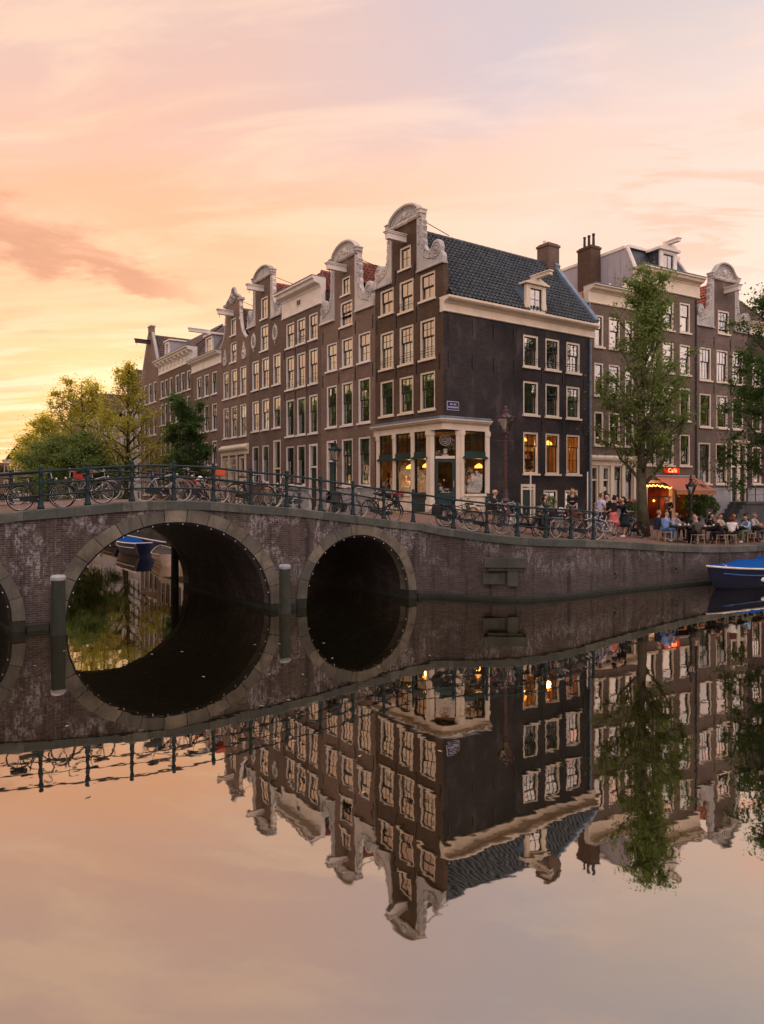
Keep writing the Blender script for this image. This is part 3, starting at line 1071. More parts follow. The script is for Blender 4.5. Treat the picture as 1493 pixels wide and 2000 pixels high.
def window(parent, loc, rz, w, h, style):
    """style keys: cas (casing material), sash, cols, up (rows in upper sash), lo (rows in lower), split, cells, glass, curtain, sill"""
    w, h = rd(w), rd(h)
    cas = style.get('cas', WHITE); sm = style.get('sash', BLACKP)
    cols, up, lo = style.get('cols', 3), style.get('up', 1), style.get('lo', 2)
    split = style.get('split', .42)
    cells = style.get('cells', True)
    f = style.get('frame', .10)
    key = (w, h, cas.name, sm.name, cols, up, lo, split, cells, f)
    if key not in WC:
        mb = MB()
        y0, y1 = .025, .17
        mb.box(0, f, y0, y1, 0, h); mb.box(w - f, w, y0, y1, 0, h)
        mb.box(f, w - f, y0, y1, h - f, h); mb.box(f, w - f, y0, y1, 0, f * .7)
        cas_me = mb.mesh('window', cas)
        sill = MB().box(-.07, w + .07, -.09, .06, -.10, -.002).mesh('sill', cas)
        iw0, iw1, ih0, ih1 = f, w - f, f * .7, h - f
        zs = ih0 + (ih1 - ih0) * (1 - split)
        sashes = []; panes = []
        b = .045; mt = .022

        def sash(za, zb, rows, ya):
            m = MB()
            m.box(iw0, iw0 + b, ya, ya + .045, za, zb); m.box(iw1 - b, iw1, ya, ya + .045, za, zb)
            m.box(iw0 + b, iw1 - b, ya, ya + .045, zb - b, zb); m.box(iw0 + b, iw1 - b, ya, ya + .045, za, za + b)
            gx0, gx1, gz0, gz1 = iw0 + b, iw1 - b, za + b, zb - b
            cw = (gx1 - gx0) / cols; ch = (gz1 - gz0) / rows
            for i in range(1, cols):
                m.box(gx0 + cw * i - mt / 2, gx0 + cw * i + mt / 2, ya + .008, ya + .037, gz0, gz1)
            for j in range(1, rows):
                for i in range(cols):
                    m.box(gx0 + cw * i + (mt / 2 if i else 0), gx0 + cw * (i + 1) - (mt / 2 if i < cols - 1 else 0), ya + .010, ya + .035, gz0 + ch * j - mt / 2, gz0 + ch * j + mt / 2)
            sashes.append(m.mesh('sash', sm))
            if cells:
                for i in range(cols):
                    for j in range(rows):
                        panes.append((gx0 + cw * (i + .5), ya + .024, gz0 + ch * (j + .5), cw - .012, ch - .012))
            else:
                panes.append(((gx0 + gx1) / 2, ya + .042, (gz0 + gz1) / 2, gx1 - gx0, gz1 - gz0))
        if lo:
            sash(zs - .02, ih1, up, .075)
            sash(ih0, zs + .02, lo, .125)
        else:
            sash(ih0, ih1, up, .085)
        WC[key] = (cas_me, sill, sashes, panes, {})
    cas_me, sill, sashes, panes, pc = WC[key]
    wn = link(cas_me, 'window', parent, loc, (0, 0, rz))
    if style.get('sill', True):
        link(sill, 'sill', wn)
    for s_ in sashes:
        link(s_, 'sash', wn)
    gm = style.get('glass', GLASS)
    for (cx, cy, cz, pw, ph) in panes:
        k = (round(pw, 3), round(ph, 3), gm.name)
        if k not in pc:
            pc[k] = MB().add([(-pw / 2, 0, -ph / 2), (pw / 2, 0, -ph / 2), (pw / 2, 0, ph / 2), (-pw / 2, 0, ph / 2)], [(0, 1, 2, 3)]).mesh('pane', gm)
        link(pc[k], 'pane', wn, (cx, cy, cz), (R_(rnd.gauss(0, .35)), 0, R_(rnd.gauss(0, .5))))
    cu = style.get('curtain')
    if cu:
        fr0, fr1, hh, mt_ = cu
        ck = ('cur', w, h, cu[:3], mt_.name)
        if ck not in WC:
            mb = MB(); n = 26
            xa, xb = w * fr0, w * fr1
            for i in range(n + 1):
                x = xa + (xb - xa) * i / n
                y = .30 + .025 * math.sin(i * 1.9) + .01 * math.sin(i * .7)
                mb.v += [(x, y, .05), (x, y, h * hh)]
            for i in range(n):
                mb.f.append((2 * i, 2 * i + 2, 2 * i + 3, 2 * i + 1)); mb.mi.append(0)
            WC[ck] = mb.mesh('curtain', mt_)
        link(WC[ck], 'curtain', wn)
    return wn


def panel_wall(mb, U0_, U1_, Z0_, Z1_, holes, place, reveal=.22, mi=0):
    """wall rectangle with rectangular holes; place(u,d,z)->xyz"""
    hs = [(max(a, U0_), min(b, U1_), max(c, Z0_), min(d, Z1_)) for a, b, c, d in holes if b > U0_ and a < U1_ and d > Z0_ and c < Z1_]
    xs = sorted(set([U0_, U1_] + [v for h in hs for v in h[:2]]))
    zs = sorted(set([Z0_, Z1_] + [v for h in hs for v in h[2:]]))
    for xa, xb in zip(xs[:-1], xs[1:]):
        for za, zb in zip(zs[:-1], zs[1:]):
            cx, cz = (xa + xb) / 2, (za + zb) / 2
            if any(a < cx < b and c < cz < d for a, b, c, d in hs):
                continue
            mb.add([place(xa, 0, za), place(xb, 0, za), place(xb, 0, zb), place(xa, 0, zb)], [(0, 1, 2, 3)], mi)
    for a, b, c, d in hs:
        q = reveal
        mb.add([place(a, 0, c), place(a, q, c), place(a, q, d), place(a, 0, d)], [(0, 1, 2, 3)], mi)
        mb.add([place(b, 0, c), place(b, 0, d), place(b, q, d), place(b, q, c)], [(0, 1, 2, 3)], mi)
        mb.add([place(a, 0, d), place(a, q, d), place(b, q, d), place(b, 0, d)], [(0, 1, 2, 3)], mi)
        mb.add([place(a, 0, c), place(b, 0, c), place(b, q, c), place(a, q, c)], [(0, 1, 2, 3)], mi)


FRONT = lambda u, d, z: (u, d, z)


def pantiles(parent, A, B, C, D, mat, pitch=.24, course=.30, name='roof'):
    """roof slope A(eave left) B(eave right) C(ridge right) D(ridge left): real rolled tiles in overlapping courses"""
    A, B, C, D = map(Vector, (A, B, C, D))
    wlen = max((B - A).length, (C - D).length); slen = ((D - A).length + (C - B).length) / 2
    nrm = (B - A).cross(D - A).normalized()
    if nrm.z < 0:
        nrm = -nrm
    nc = max(2, round(slen / course)); nt = max(2, round(wlen / pitch))
    sub = 4
    prof_ = [0, .075, .055, .0]
    mb = MB()
    for j in range(nc):
        t0 = j / nc; t1 = min(1.0, (j + 1.12) / nc)
        row = []
        for (t, lift) in ((t0, .075), (t1, .010)):
            l = A.lerp(D, t); r = B.lerp(C, t)
            pts = []
            for i in range(nt * sub + 1):
                f = i / (nt * sub)
                hgt_ = prof_[i % sub]
                pts.append(tuple(l.lerp(r, f) + nrm * (hgt_ + lift)))
            row.append(pts)
        n = len(row[0])
        base = [tuple(Vector(p) - nrm * .035) for p in row[0]]
        b = len(mb.v)
        mb.v += row[0] + row[1] + base
        for i in range(n - 1):
            mb.f.append((b + i, b + i + 1, b + n + i + 1, b + n + i)); mb.mi.append(0)
            mb.f.append((b + 2 * n + i, b + 2 * n + i + 1, b + i + 1, b + i)); mb.mi.append(0)
    return mb.build(name, mat, parent, kind='stuff')


def ridge_row(parent, A, B, mat, r=.12):
    A, B = Vector(A), Vector(B)
    n = max(2, int((B - A).length / .4))
    mb = MB()
    for i in range(n):
        a = A.lerp(B, i / n); b = A.lerp(B, (i + 1) / n + .02)
        mb.tube([a, b], [r * 1.08, r * .96], 8)
    mb.build('ridge_tiles', mat, parent, kind='stuff')


def gable_roof(house, w, y0, y1, ze, zr, mat, ridge_x=None, eave_over=.12, tiles=True):
    rx = w / 2 if ridge_x is None else ridge_x
    if tiles:
        pantiles(house, (w + eave_over, y0, ze), (w + eave_over, y1, ze), (rx, y1, zr), (rx, y0, zr), mat)
        pantiles(house, (-eave_over, y1, ze), (-eave_over, y0, ze), (rx, y0, zr), (rx, y1, zr), mat)
        ridge_row(house, (rx, y0, zr + .03), (rx, y1, zr + .03), mat)
    mb = MB()
    mb.add([(0, y0, ze), (w, y0, ze), (rx, y0, zr - .08)], [(0, 1, 2)])
    mb.add([(0, y1, ze), (w, y1, ze), (rx, y1, zr - .08)], [(0, 2, 1)])
    # under-roof boarding keeps the attic dark
    mb.add([(w, y0, ze - .05), (w, y1, ze - .05), (rx, y1, zr - .1), (rx, y0, zr - .1)], [(0, 1, 2, 3)])
    mb.add([(0, y0, ze - .05), (rx, y0, zr - .1), (rx, y1, zr - .1), (0, y1, ze - .05)], [(0, 1, 2, 3)])
    mb.build('roof_boards', WOODD, house)


def cornice(house, x0, x1, z0, z1, proj, mat=CREAM, ret=.35, consoles=0, frieze=None):
    """painted cornice: thin base moulding, flat frieze, projecting crown"""
    h = z1 - z0
    pr_ = [(.0, z0), (-.06, z0), (-.09, z0 + .04), (-.06, z0 + .09), (-.035, z0 + .10), (-.035, z0 + h * .62), (-.08, z0 + h * .66),
           (-.10, z0 + h * .72), (-proj * .72, z0 + h * .78), (-proj * .80, z0 + h * .88), (-proj, z0 + h * .92), (-proj, z1 - .02), (-proj + .04, z1), (ret, z1), (ret, z0)]
    o = MB().extr_x(pr_, x0, x1).build('cornice', mat, house)
    if consoles:
        me = MB().extr_x([(-.036, z0 + h * .2), (-.13, z0 + h * .30), (-.16, z0 + h * .5), (-proj * .7, z0 + h * .62), (-proj * .7, z0 + h * .77), (-.036, z0 + h * .77)], -.10, .10).mesh('console', mat)
        for i in range(consoles):
            link(me, 'console', o, (x0 + (x1 - x0) * (i + .5) / consoles, 0, 0))
    MB().box(x0 - .02, x1 + .02, -proj - .03, ret, z1 + .002, z1 + .035).build('gutter', LEAD, house)
    return o


def hoist(house, x, z, length=1.15, mat=WHITE):
    b = MB().box(x - .13, x + .13, -length, -.002, z, z + .26).box(x - .17, x + .17, -length - .04, -.002, z + .262, z + .33).box(x - .21, x + .21, -length - .09, -.002, z + .332, z + .37)
    o = b.build('hoist_beam', mat, house)
    MB().tube([(x, -length + .12, z - .002), (x, -length + .12, z - .12), (x + .05, -length + .12, z - .18), (x, -length + .12, z - .22)], .018, 5).build('hook', IRON, o)
    return o


def anchors(house, spots, rz=0, side=None):
    me = WC.get('anchor')
    if me is None:
        me = MB().box(-.025, .025, -.035, -.002, -.36, .36).box(-.045, .045, -.05, -.036, -.05, .05).mesh('wall_anchor', IRON)
        WC['anchor'] = me
    for p in spots:
        if side is None:
            link(me, 'wall_anchor', house, (p[0], 0, p[1]))
        else:
            link(me, 'wall_anchor', house, (side, p[0], p[1]), (0, 0, R_(90)))


def scroll_piece(house, xi, xo, zb, zt, d, mat=GABLE_ST, rich=True):
    """claw piece: xi = side of the neck, xo = outer end, d = +1 right / -1 left"""
    W_ = abs(xo - xi); H_ = zt - zb
    P = []
    # outer silhouette from the top down to the outer end
    prof_ = [(.0, 1.0), (.19, .995), (.20, .93), (.25, .90), (.22, .84), (.26, .80), (.23, .72), (.27, .66), (.24, .58), (.28, .52), (.27, .45), (.33, .38), (.40, .33), (.50, .31),
             (.57, .33), (.62, .40), (.70, .44), (.80, .44), (.88, .39), (.92, .30), (.90, .22), (.97, .18), (1.0, .12), (1.0, .07)]
    pts = [(xi + d * W_ * a, zb + H_ * b) for a, b in prof_] + [(xo, zb + .09), (xi, zb + .09)]
    if d < 0:
        pts = pts[::-1]
    mb = MB().prism(pts, -.06, .20)
    o = mb.build('gable_scroll', mat, house)
    # relief: volute, leaf swirls and edge bead
    r = MB()
    cx, cz = xi + d * W_ * .76, zb + H_ * .27
    for rr, t in ((W_ * .17, .030), (W_ * .10, .026)):
        r.torus((cx, -.07, cz), rr, t, 16, 5)
    r.ball((cx, -.07, cz), W_ * .05, 8, 5)
    r.tube([(xi + d * W_ * a, -.07, zb + H_ * b) for a, b in ((.10, .95), (.13, .8), (.10, .65), (.15, .5), (.16, .38), (.28, .24), (.45, .17), (.6, .16), (.76, .11))], .032, 5)
    rr_ = random.Random(int(xi * 100) + 3)
    for k in range(16 if rich else 8):
        t = k / 15
        a = .06 + .12 * rr_.random() + (max(0, t - .55) * 1.1)
        b_ = .93 - .78 * t
        r.ball((xi + d * W_ * min(a, .62), -.06, zb + H_ * b_), .05 + .025 * rr_.random(), 6, 4, sc=(1.2, .7, 1.1))
    r.build('relief', mat, o, smooth=True, kind='stuff')
    MB().extr_x([(-.12, zb - .03), (-.12, zb + .03), (-.09, zb + .088), (.20, zb + .088), (.20, zb - .03)], min(xi + d * .004, xo + d * .05), max(xi + d * .004, xo + d * .05)).build('scroll_ledge', mat, house)
    return o


def pediment(house, x0, x1, z0, zap, mat=GABLE_ST, kind='arc', relief=True):
    """crown of a neck gable: curved (arc) or small pointed (tri)"""
    c = (x0 + x1) / 2; hw = (x1 - x0) / 2; H_ = zap - z0
    def crown(hwid, h0, hh):
        if kind == 'arc':
            return [(c + hwid * math.cos(math.pi * k / 16), h0 + hh * math.sin(math.pi * k / 16)) for k in range(17)]
        if kind == 'wave':
            return [(c + hwid, h0), (c + hwid, h0 + hh * .18), (c + hwid * .72, h0 + hh * .30), (c + hwid * .45, h0 + hh * .62), (c + hwid * .18, h0 + hh * .78), (c + hwid * .12, h0 + hh), (c - hwid * .12, h0 + hh),
                    (c - hwid * .18, h0 + hh * .78), (c - hwid * .45, h0 + hh * .62), (c - hwid * .72, h0 + hh * .30), (c - hwid, h0 + hh * .18), (c - hwid, h0)]
        if kind == 'lobe':
            out = [(c + hwid, h0), (c + hwid, h0 + hh * .25), (c + hwid * .8, h0 + hh * .36), (c + hwid * .72, h0 + hh * .5)]
            out += [(c + hwid * .66 * math.cos(a), h0 + hh * .5 + hh * .5 * math.sin(a)) for a in [math.pi * k / 10 for k in range(1, 10)]]
            out += [(c - hwid * .72, h0 + hh * .5), (c - hwid * .8, h0 + hh * .36), (c - hwid, h0 + hh * .25), (c - hwid, h0)]
            return out
    # base moulding
    b = MB()
    b.extr_x([(-.10, z0 - .10), (-.16, z0 - .02), (-.16, z0 + .04), (.24, z0 + .04), (.24, z0 - .10)], x0 - .05, x1 + .05)
    o = b.build('pediment', mat, house)
    outer = crown(hw, z0 + .042, H_ - .05)
    MB().prism(outer[::-1], -.03, .20).build('tympanum', mat, o)
    rim = MB()
    path = [(x, -.11, z - .03) for x, z in outer]
    rim.tube(path, .075, 6); rim.tube([(x, .14, z - .03) for x, z in outer], .06, 6)
    inner_ = [(c + (x - c) * .84, -.05, z0 + .042 + (z - z0 - .042) * .82) for x, z in outer]
    rim.tube(inner_, .03, 5)
    if kind == 'arc':
        for k in range(1, 22):        # dentils
            a = math.pi * k / 22
            x, z = c + hw * .92 * math.cos(a), z0 + .042 + (H_ - .05) * .90 * math.sin(a)
            rim.box(x - .025, x + .025, -.12, -.03, z - .035, z + .035)
    rim.build('crown_moulding', mat, o)
    if relief:
        r = MB(); rr_ = random.Random(int(x0 * 77) + 5)
        r.ball((c, -.05, z0 + H_ * .42), .15, 10, 6, sc=(1, .6, 1.25))
        for k in range(18):
            a = math.pi * (k + .5) / 18
            q = .25 + .42 * rr_.random()
            r.ball((c + hw * q * math.cos(a), -.04, z0 + .08 + H_ * .75 * q * math.sin(a)), .045 + .03 * rr_.random(), 6, 4, sc=(1.3, .6, 1))
        r.build('relief', mat, o, smooth=True, kind='stuff')
    # end blocks
    for s in (-1, 1):
        xx = c + s * (hw - .02)
        MB().box(xx - .13, xx + .13, -.20, .22, z0 + .043, z0 + .20).box(xx - .17, xx + .17, -.24, .24, z0 + .202, z0 + .26).build('end_block', mat, o)
    return o


def stay(house, p0, p1):
    MB().tube([p0, p1], .02, 5).build('iron_stay', IRON, house)


def door(parent, loc, rz, w, h, mat=GREENP, cas=WHITE, fan=.30, glazed=False):
    """outer casing, fanlight, door leaf; origin bottom-left"""
    f = .13
    leafh = h * (1 - fan) - .05
    mb = MB().box(0, f, .01, .16, 0, h).box(w - f, w, .01, .16, 0, h).box(f, w - f, .01, .16, h - f, h).box(f, w - f, .03, .16, leafh, leafh + .10)
    o = mb.build('door_frame', cas, parent, loc=loc, rot=(0, 0, rz))
    d = MB().box(f, w - f, .13, .17, .02, leafh - .004)
    iw = w - 2 * f
    if glazed:
        d = MB()
        d.box(f, f + .12, .13, .17, .02, leafh - .004).box(w - f - .12, w - f, .13, .17, .02, leafh - .004).box(f + .12, w - f - .12, .13, .17, leafh - .14, leafh - .004)
        d.box(f + .12, w - f - .12, .13, .17, .02, leafh * .38)
        MB().add([(f + .12, .15, leafh * .38), (w - f - .12, .15, leafh * .38), (w - f - .12, .15, leafh - .14), (f + .12, .15, leafh - .14)], [(0, 1, 2, 3)]).build('pane', GLASS_S, o)
        d.box(f + .2, w - f - .2, .115, .128, .2, leafh * .32)
    else:
        for (a, b_) in ((.08, .36), (.40, .92)):
            d.box(f + iw * .16, w - f - iw * .16, .115, .128, leafh * a, leafh * b_)
    lf = d.build('door', mat, o)
    MB().box(f, w - f, .05, .12, leafh + .102, leafh + .13).box(w / 2 - .012, w / 2 + .012, .08, .11, leafh + .132, h - f - .002).build('fanlight_bars', BLACKP, o)
    MB().add([(f, .12, leafh + .1), (w - f, .12, leafh + .1), (w - f, .12, h - f), (f, .12, h - f)], [(0, 1, 2, 3)]).build('fanlight', GLASS, o)
    MB().ball((w - f - .10, .10, leafh * .45), .035, 8, 5).build('handle', STEEL, o)
    return o


LA = math.atan2(-.8241, .5664)
CORNER = Vector((2.786, 32.5, 0))


def left_origin(s):
    return (CORNER.x - .5664 * s, CORNER.y + .8241 * s, 0)


def house_shell(t, w, depth, ze, mat, holes, z0=.2, neck=None, fill=None, side_mat=None):
    mb = MB()
    panel_wall(mb, 0, w, z0, ze, holes, FRONT)
    if neck:
        panel_wall(mb, neck[0], neck[1], ze, neck[2], holes, FRONT)
        for x in (neck[0], neck[1]):
            mb.add([(x, 0, ze), (x, .25, ze), (x, .25, neck[2]), (x, 0, neck[2])], [(0, 1, 2, 3)])
        panel_wall(mb, neck[0], neck[1], ze, neck[2], [h for h in holes], lambda u, d, z: (u, .25 - d, z), 0.0)
        mb.add([(neck[0], 0, neck[2]), (neck[1], 0, neck[2]), (neck[1], .25, neck[2]), (neck[0], .25, neck[2])], [(0, 1, 2, 3)])
    mb.box(0, .25, .001, .27, ze - 1.2, ze).box(w - .25, w - .001, .001, .27, ze - 1.2, ze)
    mb.add([(0, .27, ze - 1.2), (w, .27, ze - 1.2), (w, .27, ze), (0, .27, ze)], [(0, 1, 2, 3)])
    mb.add([(0, 0, ze), (w, 0, ze), (w, .27, ze), (0, .27, ze)], [(0, 1, 2, 3)])
    o = mb.build('front_wall', mat, t)
    sm_ = side_mat or mat
    mb = MB()
    for x in (0.0, w):
        mb.add([(x, 0, z0), (x, depth, z0), (x, depth, ze), (x, 0, ze)], [(0, 1, 2, 3)])
    mb.add([(0, depth, z0), (w, depth, z0), (w, depth, ze), (0, depth, ze)], [(0, 1, 2, 3)])
    mb.build('side_walls', sm_, t)
    return o


def row(cols, z0, z1):
    return [(a, b, z0, z1) for a, b in cols]


def put_windows(t, wins, style, rz=0, place=None, curtain_p=.45, cset=None):
    for (a, b, c, d) in wins:
        st = dict(style)
        r = rnd.random()
        if 'curtain' not in st:
            if r < curtain_p * .5:
                st['curtain'] = (.08, .92, .93, CURTAIN)
            elif r < curtain_p:
                st['curtain'] = (.06, .42, .93, rnd.choice([CURTAIN, CURT_D]))
            elif r < curtain_p * 1.25:
                st['curtain'] = (.06, .94, .93, CURT_D)
        elif st['curtain'][0] == .06 and st['curtain'][1] == .94:
            m_ = st['curtain'][3]
            st['curtain'] = ((.06, .94, .93, m_) if r < .42 else (.06, .36, .93, m_) if r < .58 else (.62, .94, .93, m_) if r < .70 else (.06, .94, .50, m_) if r < .84 else (.001, .002, .93, m_))
        loc = (a, 0, c) if place is None else place(a, c)
        window(t, loc, rz, b - a, d - c, st)


# ================================================================== CORNER HOUSE
H1w, H1d = 5.53, 10.05
h1 = thing('corner_house', 'dark brick corner house with white neck gable, slate-blue pantiles and cream corner storefront', 'house', left_origin(H1w), LA)
c1 = [(.44, 1.62), (2.11, 3.26), (3.78, 4.92)]
rowC = row(c1, 7.72, 9.50); rowB = row(c1, 10.10, 11.96)
rowA = [(.44, 1.62, 12.86, 14.12), (2.11, 3.26, 12.66, 14.18), (3.78, 4.92, 12.86, 14.12)]
gw = [(2.14, 3.06, 14.76, 15.85)]
sc = [(5.08, 6.14), (6.66, 7.70), (8.22, 9.28)]
s2 = row(sc, 10.10, 11.68); s1 = row(sc, 7.72, 9.38); s0 = row(sc, 4.80, 6.86)
sb = [(6.52, 7.56, 3.05, 3.98), (8.10, 9.12, 3.0, 3.98)]
sdoor = [(4.92, 5.94, 2.3, 4.27)]
mb = MB()
panel_wall(mb, 0, H1w, 6.95, 14.30, rowC + rowB + rowA, FRONT)
panel_wall(mb, 1.51, 3.59, 14.30, 16.95, gw, FRONT)
panel_wall(mb, 1.51, 3.59, 14.30, 16.95, gw, lambda u, d, z: (u, .25 - d, z), 0)
mb.add([(H1w, 0, 12.1), (H1w, .3, 12.1), (H1w, .3, 14.3), (H1w, 0, 14.3)], [(0, 1, 2, 3)]).add([(0, 0, 12.1), (0, .3, 12.1), (0, .3, 14.3), (0, 0, 14.3)], [(0, 1, 2, 3)])
mb.add([(0, .3, 12.1), (H1w, .3, 12.1), (H1w, .3, 14.3), (0, .3, 14.3)], [(0, 1, 2, 3)]).add([(0, 0, 14.3), (H1w, 0, 14.3), (H1w, .3, 14.3), (0, .3, 14.3)], [(0, 1, 2, 3)])
for x in (1.51, 3.59):
    mb.add([(x, 0, 14.3), (x, .25, 14.3), (x, .25, 16.95), (x, 0, 16.95)], [(0, 1, 2, 3)])
mb.build('front_wall', BR_DARK, h1)
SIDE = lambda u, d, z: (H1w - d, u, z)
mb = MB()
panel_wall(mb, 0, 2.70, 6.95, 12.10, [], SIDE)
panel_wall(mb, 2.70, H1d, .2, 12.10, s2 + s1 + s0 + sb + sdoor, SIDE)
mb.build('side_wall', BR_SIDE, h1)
# quoin-side return of front brick (front wall is lighter up to the corner)
mb = MB()
mb.add([(0, 0, .2), (0, H1d, .2), (0, H1d, 12.7), (0, 0, 12.7)], [(0, 1, 2, 3)])
mb.add([(0, H1d, .2), (H1w, H1d, .2), (H1w, H1d, 12.7), (H1w / 2, H1d, 16.5), (0, H1d, 12.7)], [(0, 1, 2, 3, 4)])
mb.build('rear_walls', BR_DARK, h1)
stA = dict(cas=CREAM, sash=BLACKP, cols=3, up=1, lo=2, split=.42)
put_windows(h1, rowB, dict(stA, up=2, lo=2, curtain=(.06, .94, .93, CURTAIN)))
put_windows(h1, rowC, dict(stA, up=2, lo=2), curtain_p=.8)
put_windows(h1, rowA, dict(stA, cols=2, up=1, lo=1, split=.5, curtain=(.06, .94, .93, CURTAIN)))
put_windows(h1, gw, dict(stA, cols=2, up=2, lo=0), curtain_p=0)
PS = lambda a, c: (H1w, a, c)
put_windows(h1, s2, dict(stA, up=2, lo=2), R_(90), PS, .7)
for i, wv in enumerate(s1):
    put_windows(h1, [wv], dict(stA, up=1, lo=2, curtain=(.06, .94, .93, CURT_D if i == 0 else CURTAIN)), R_(90), PS)
put_windows(h1, s0, dict(stA, up=1, lo=2, split=.30, glass=GLASS_S, curtain=(.0, .001, .9, CURTAIN)), R_(90), PS)
put_windows(h1, sb, dict(stA, cols=2, up=1, lo=1, split=.5, sill=False, curtain=(.06, .94, .93, CURTAIN)), R_(90), PS)
door(h1, (H1w, 4.92, 2.3), R_(90), 1.02, 1.97, GREENP, CREAM, fan=.12)
# french balcony bars on some windows
bar_me = MB().tube([(0, -.05, 0), (1.1, -.05, 0)], .012, 5).tube([(0, -.05, .12), (1.1, -.05, .12)], .012, 5).tube([(.02, 0, .0), (.02, -.05, .0)], .012, 5).tube([(1.08, 0, .0), (1.08, -.05, .0)], .012, 5).mesh('window_bar', IRON)
for (a, b, c, d) in rowB + rowA[1:2]:
    link(bar_me, 'window_bar', h1, (a + .03, 0, c + .28))
for (a, b, c, d) in s2:
    link(bar_me, 'window_bar', h1, (H1w, a, c + .28), (0, 0, R_(90)))
anchors(h1, [(x, z) for z in (9.85, 12.35) for x in (.16, 1.86, 3.52, 5.25)] + [(x, 14.5) for x in (1.78, 3.35)])
anchors(h1, [(x, z) for z in (9.95, 11.55) for x in (.3, 1.75, 3.1, 4.45)] + [(x, z) for z in (7.25, 9.75) for x in (6.4, 7.95, 9.6)] + [(x, 7.1) for x in (.9,)][:0], side=H1w)
# eaves cornice along the side
def side_cornice():
    z0_, z1_, pj = 12.08, 12.76, .42
    h = z1_ - z0_
    pr_ = [(.0, z0_), (-.05, z0_), (-.08, z0_ + .03), (-.05, z0_ + .08), (-.035, z0_ + .09), (-.035, z0_ + h * .55), (-.10, z0_ + h * .62), (-.14, z0_ + h * .70),
           (-pj * .85, z0_ + h * .76), (-pj, z0_ + h * .86), (-pj, z1_), (.3, z1_), (.3, z0_)]
    mb = MB().extr_x(pr_, -.02, H1d + .30)
    o = mb.build('cornice', CREAM, h1, loc=(H1w, 0, 0), rot=(0, 0, R_(90)))
    return o
side_cornice()
# roof: steep side slopes, ridge front to back
ze, zr = 12.76, 16.62
ex = H1w + .34
pantiles(h1, (ex, .28, ze), (ex, H1d - .05, ze), (2.77, H1d - .05, zr), (2.77, .28, zr), TILE_DK, .25, .27)
pantiles(h1, (0, H1d, ze), (0, .28, ze), (2.77, .28, zr), (2.77, H1d, zr), TILE_DK, .25, .32)
ridge_row(h1, (2.77, .3, zr + .04), (2.77, H1d, zr + .04), TILE_DK)
MB().add([(ex - .05, .2, ze - .03), (ex - .05, H1d, ze - .03), (2.77, H1d, zr - .05), (2.77, .2, zr - .05)], [(0, 1, 2, 3)]).add([(0, .2, ze), (2.77, .2, zr - .05), (2.77, H1d, zr - .05), (0, H1d, ze)], [(0, 1, 2, 3)]).build('roof_boards', WOODD, h1)
# lead-covered verge at the far end
vb = MB()
A_v, B_v = Vector((ex + .02, H1d - .12, ze + .05)), Vector((2.77, H1d - .12, zr + .12))
for (a, b, hgt_) in ((0, .86, .16), (.86, 1.0, .34)):
    p, q = A_v.lerp(B_v, a), A_v.lerp(B_v, b)
    vb.add([(p.x, p.y, p.z), (p.x, p.y + .34, p.z), (q.x, q.y + .34, q.z), (q.x, q.y, q.z), (p.x + .12, p.y, p.z + hgt_), (p.x + .12, p.y + .34, p.z + hgt_), (q.x + .12, q.y + .34, q.z + hgt_), (q.x + .12, q.y, q.z + hgt_)],
           [(0, 3, 7, 4), (4, 7, 6, 5), (5, 6, 2, 1), (0, 4, 5, 1), (3, 2, 6, 7)])
vb.build('lead_verge', LEAD, h1)


def chimney(parent, x0, x1, y0, y1, z0, z1, mat, pots=3, ph=.45, potm=TERRA):
    o = MB().box(x0, x1, y0, y1, z0, z1 - .18).box(x0 - .05, x1 + .05, y0 - .05, y1 + .05, z1 - .178, z1 - .05).box(x0 + .04, x1 - .04, y0 + .04, y1 - .04, z1 - .048, z1 + .03).build('chimney', mat, parent)
    for i in range(pots):
        y = y0 + (y1 - y0) * (i + .5) / pots
        MB().lathe([(.09, 0), (.075, ph * .8), (.095, ph * .85), (.09, ph)], ((x0 + x1) / 2, y, z1 + .032), 9).build('chimney_pot', potm, o, smooth=False)
    return o


chimney(h1, 2.35, 3.2, H1d - .62, H1d + .25, 15.9, 17.75, BR_B, 3, .16, CREAM)
# dormer
dm = MB()
dy0, dy1, dz0, dz1 = 4.98, 6.36, 12.80, 14.1
xf = H1w + .31
dm.box(2.9, xf - .16, dy0 + .06, dy1 - .06, dz0, dz1 - .02)
dorm = dm.build('dormer', LEAD, h1)
fr_ = MB()
fr_.box(xf - .158, xf, dy0, dy0 + .24, dz0, dz1).box(xf - .158, xf, dy1 - .24, dy1, dz0, dz1).box(xf - .158, xf, dy0 + .24, dy1 - .24, dz1 - .12, dz1)
fr_.prism([(dy0 - .10, dz0), (dy0, dz0), (dy0, dz0 + .75), (dy0 - .04, dz0 + .45)], 0, .1, f=lambda x, y, z: (xf - .12 + y, x, z))
fr_.prism([(dy1, dz0), (dy1 + .10, dz0), (dy1 + .04, dz0 + .45), (dy1, dz0 + .75)], 0, .1, f=lambda x, y, z: (xf - .12 + y, x, z))
fr_.box(xf - .4, xf + .14, dy0 - .12, dy1 + .12, dz1 + .002, dz1 + .10)
fr_.prism([(dy0 - .05, dz1 + .102), (dy1 + .05, dz1 + .102), ((dy0 + dy1) / 2, dz1 + .40)], 0, .25, f=lambda x, y, z: (xf - .15 + y, x, z))
fr_.build('dormer_frame', CREAM, dorm)
MB().box(xf - .3, xf + .95, 5.56, 5.78, dz1 + .30, dz1 + .46).box(xf - .3, xf + 1.0, 5.52, 5.82, dz1 + .462, dz1 + .52).build('dormer_beam', CREAM, dorm)
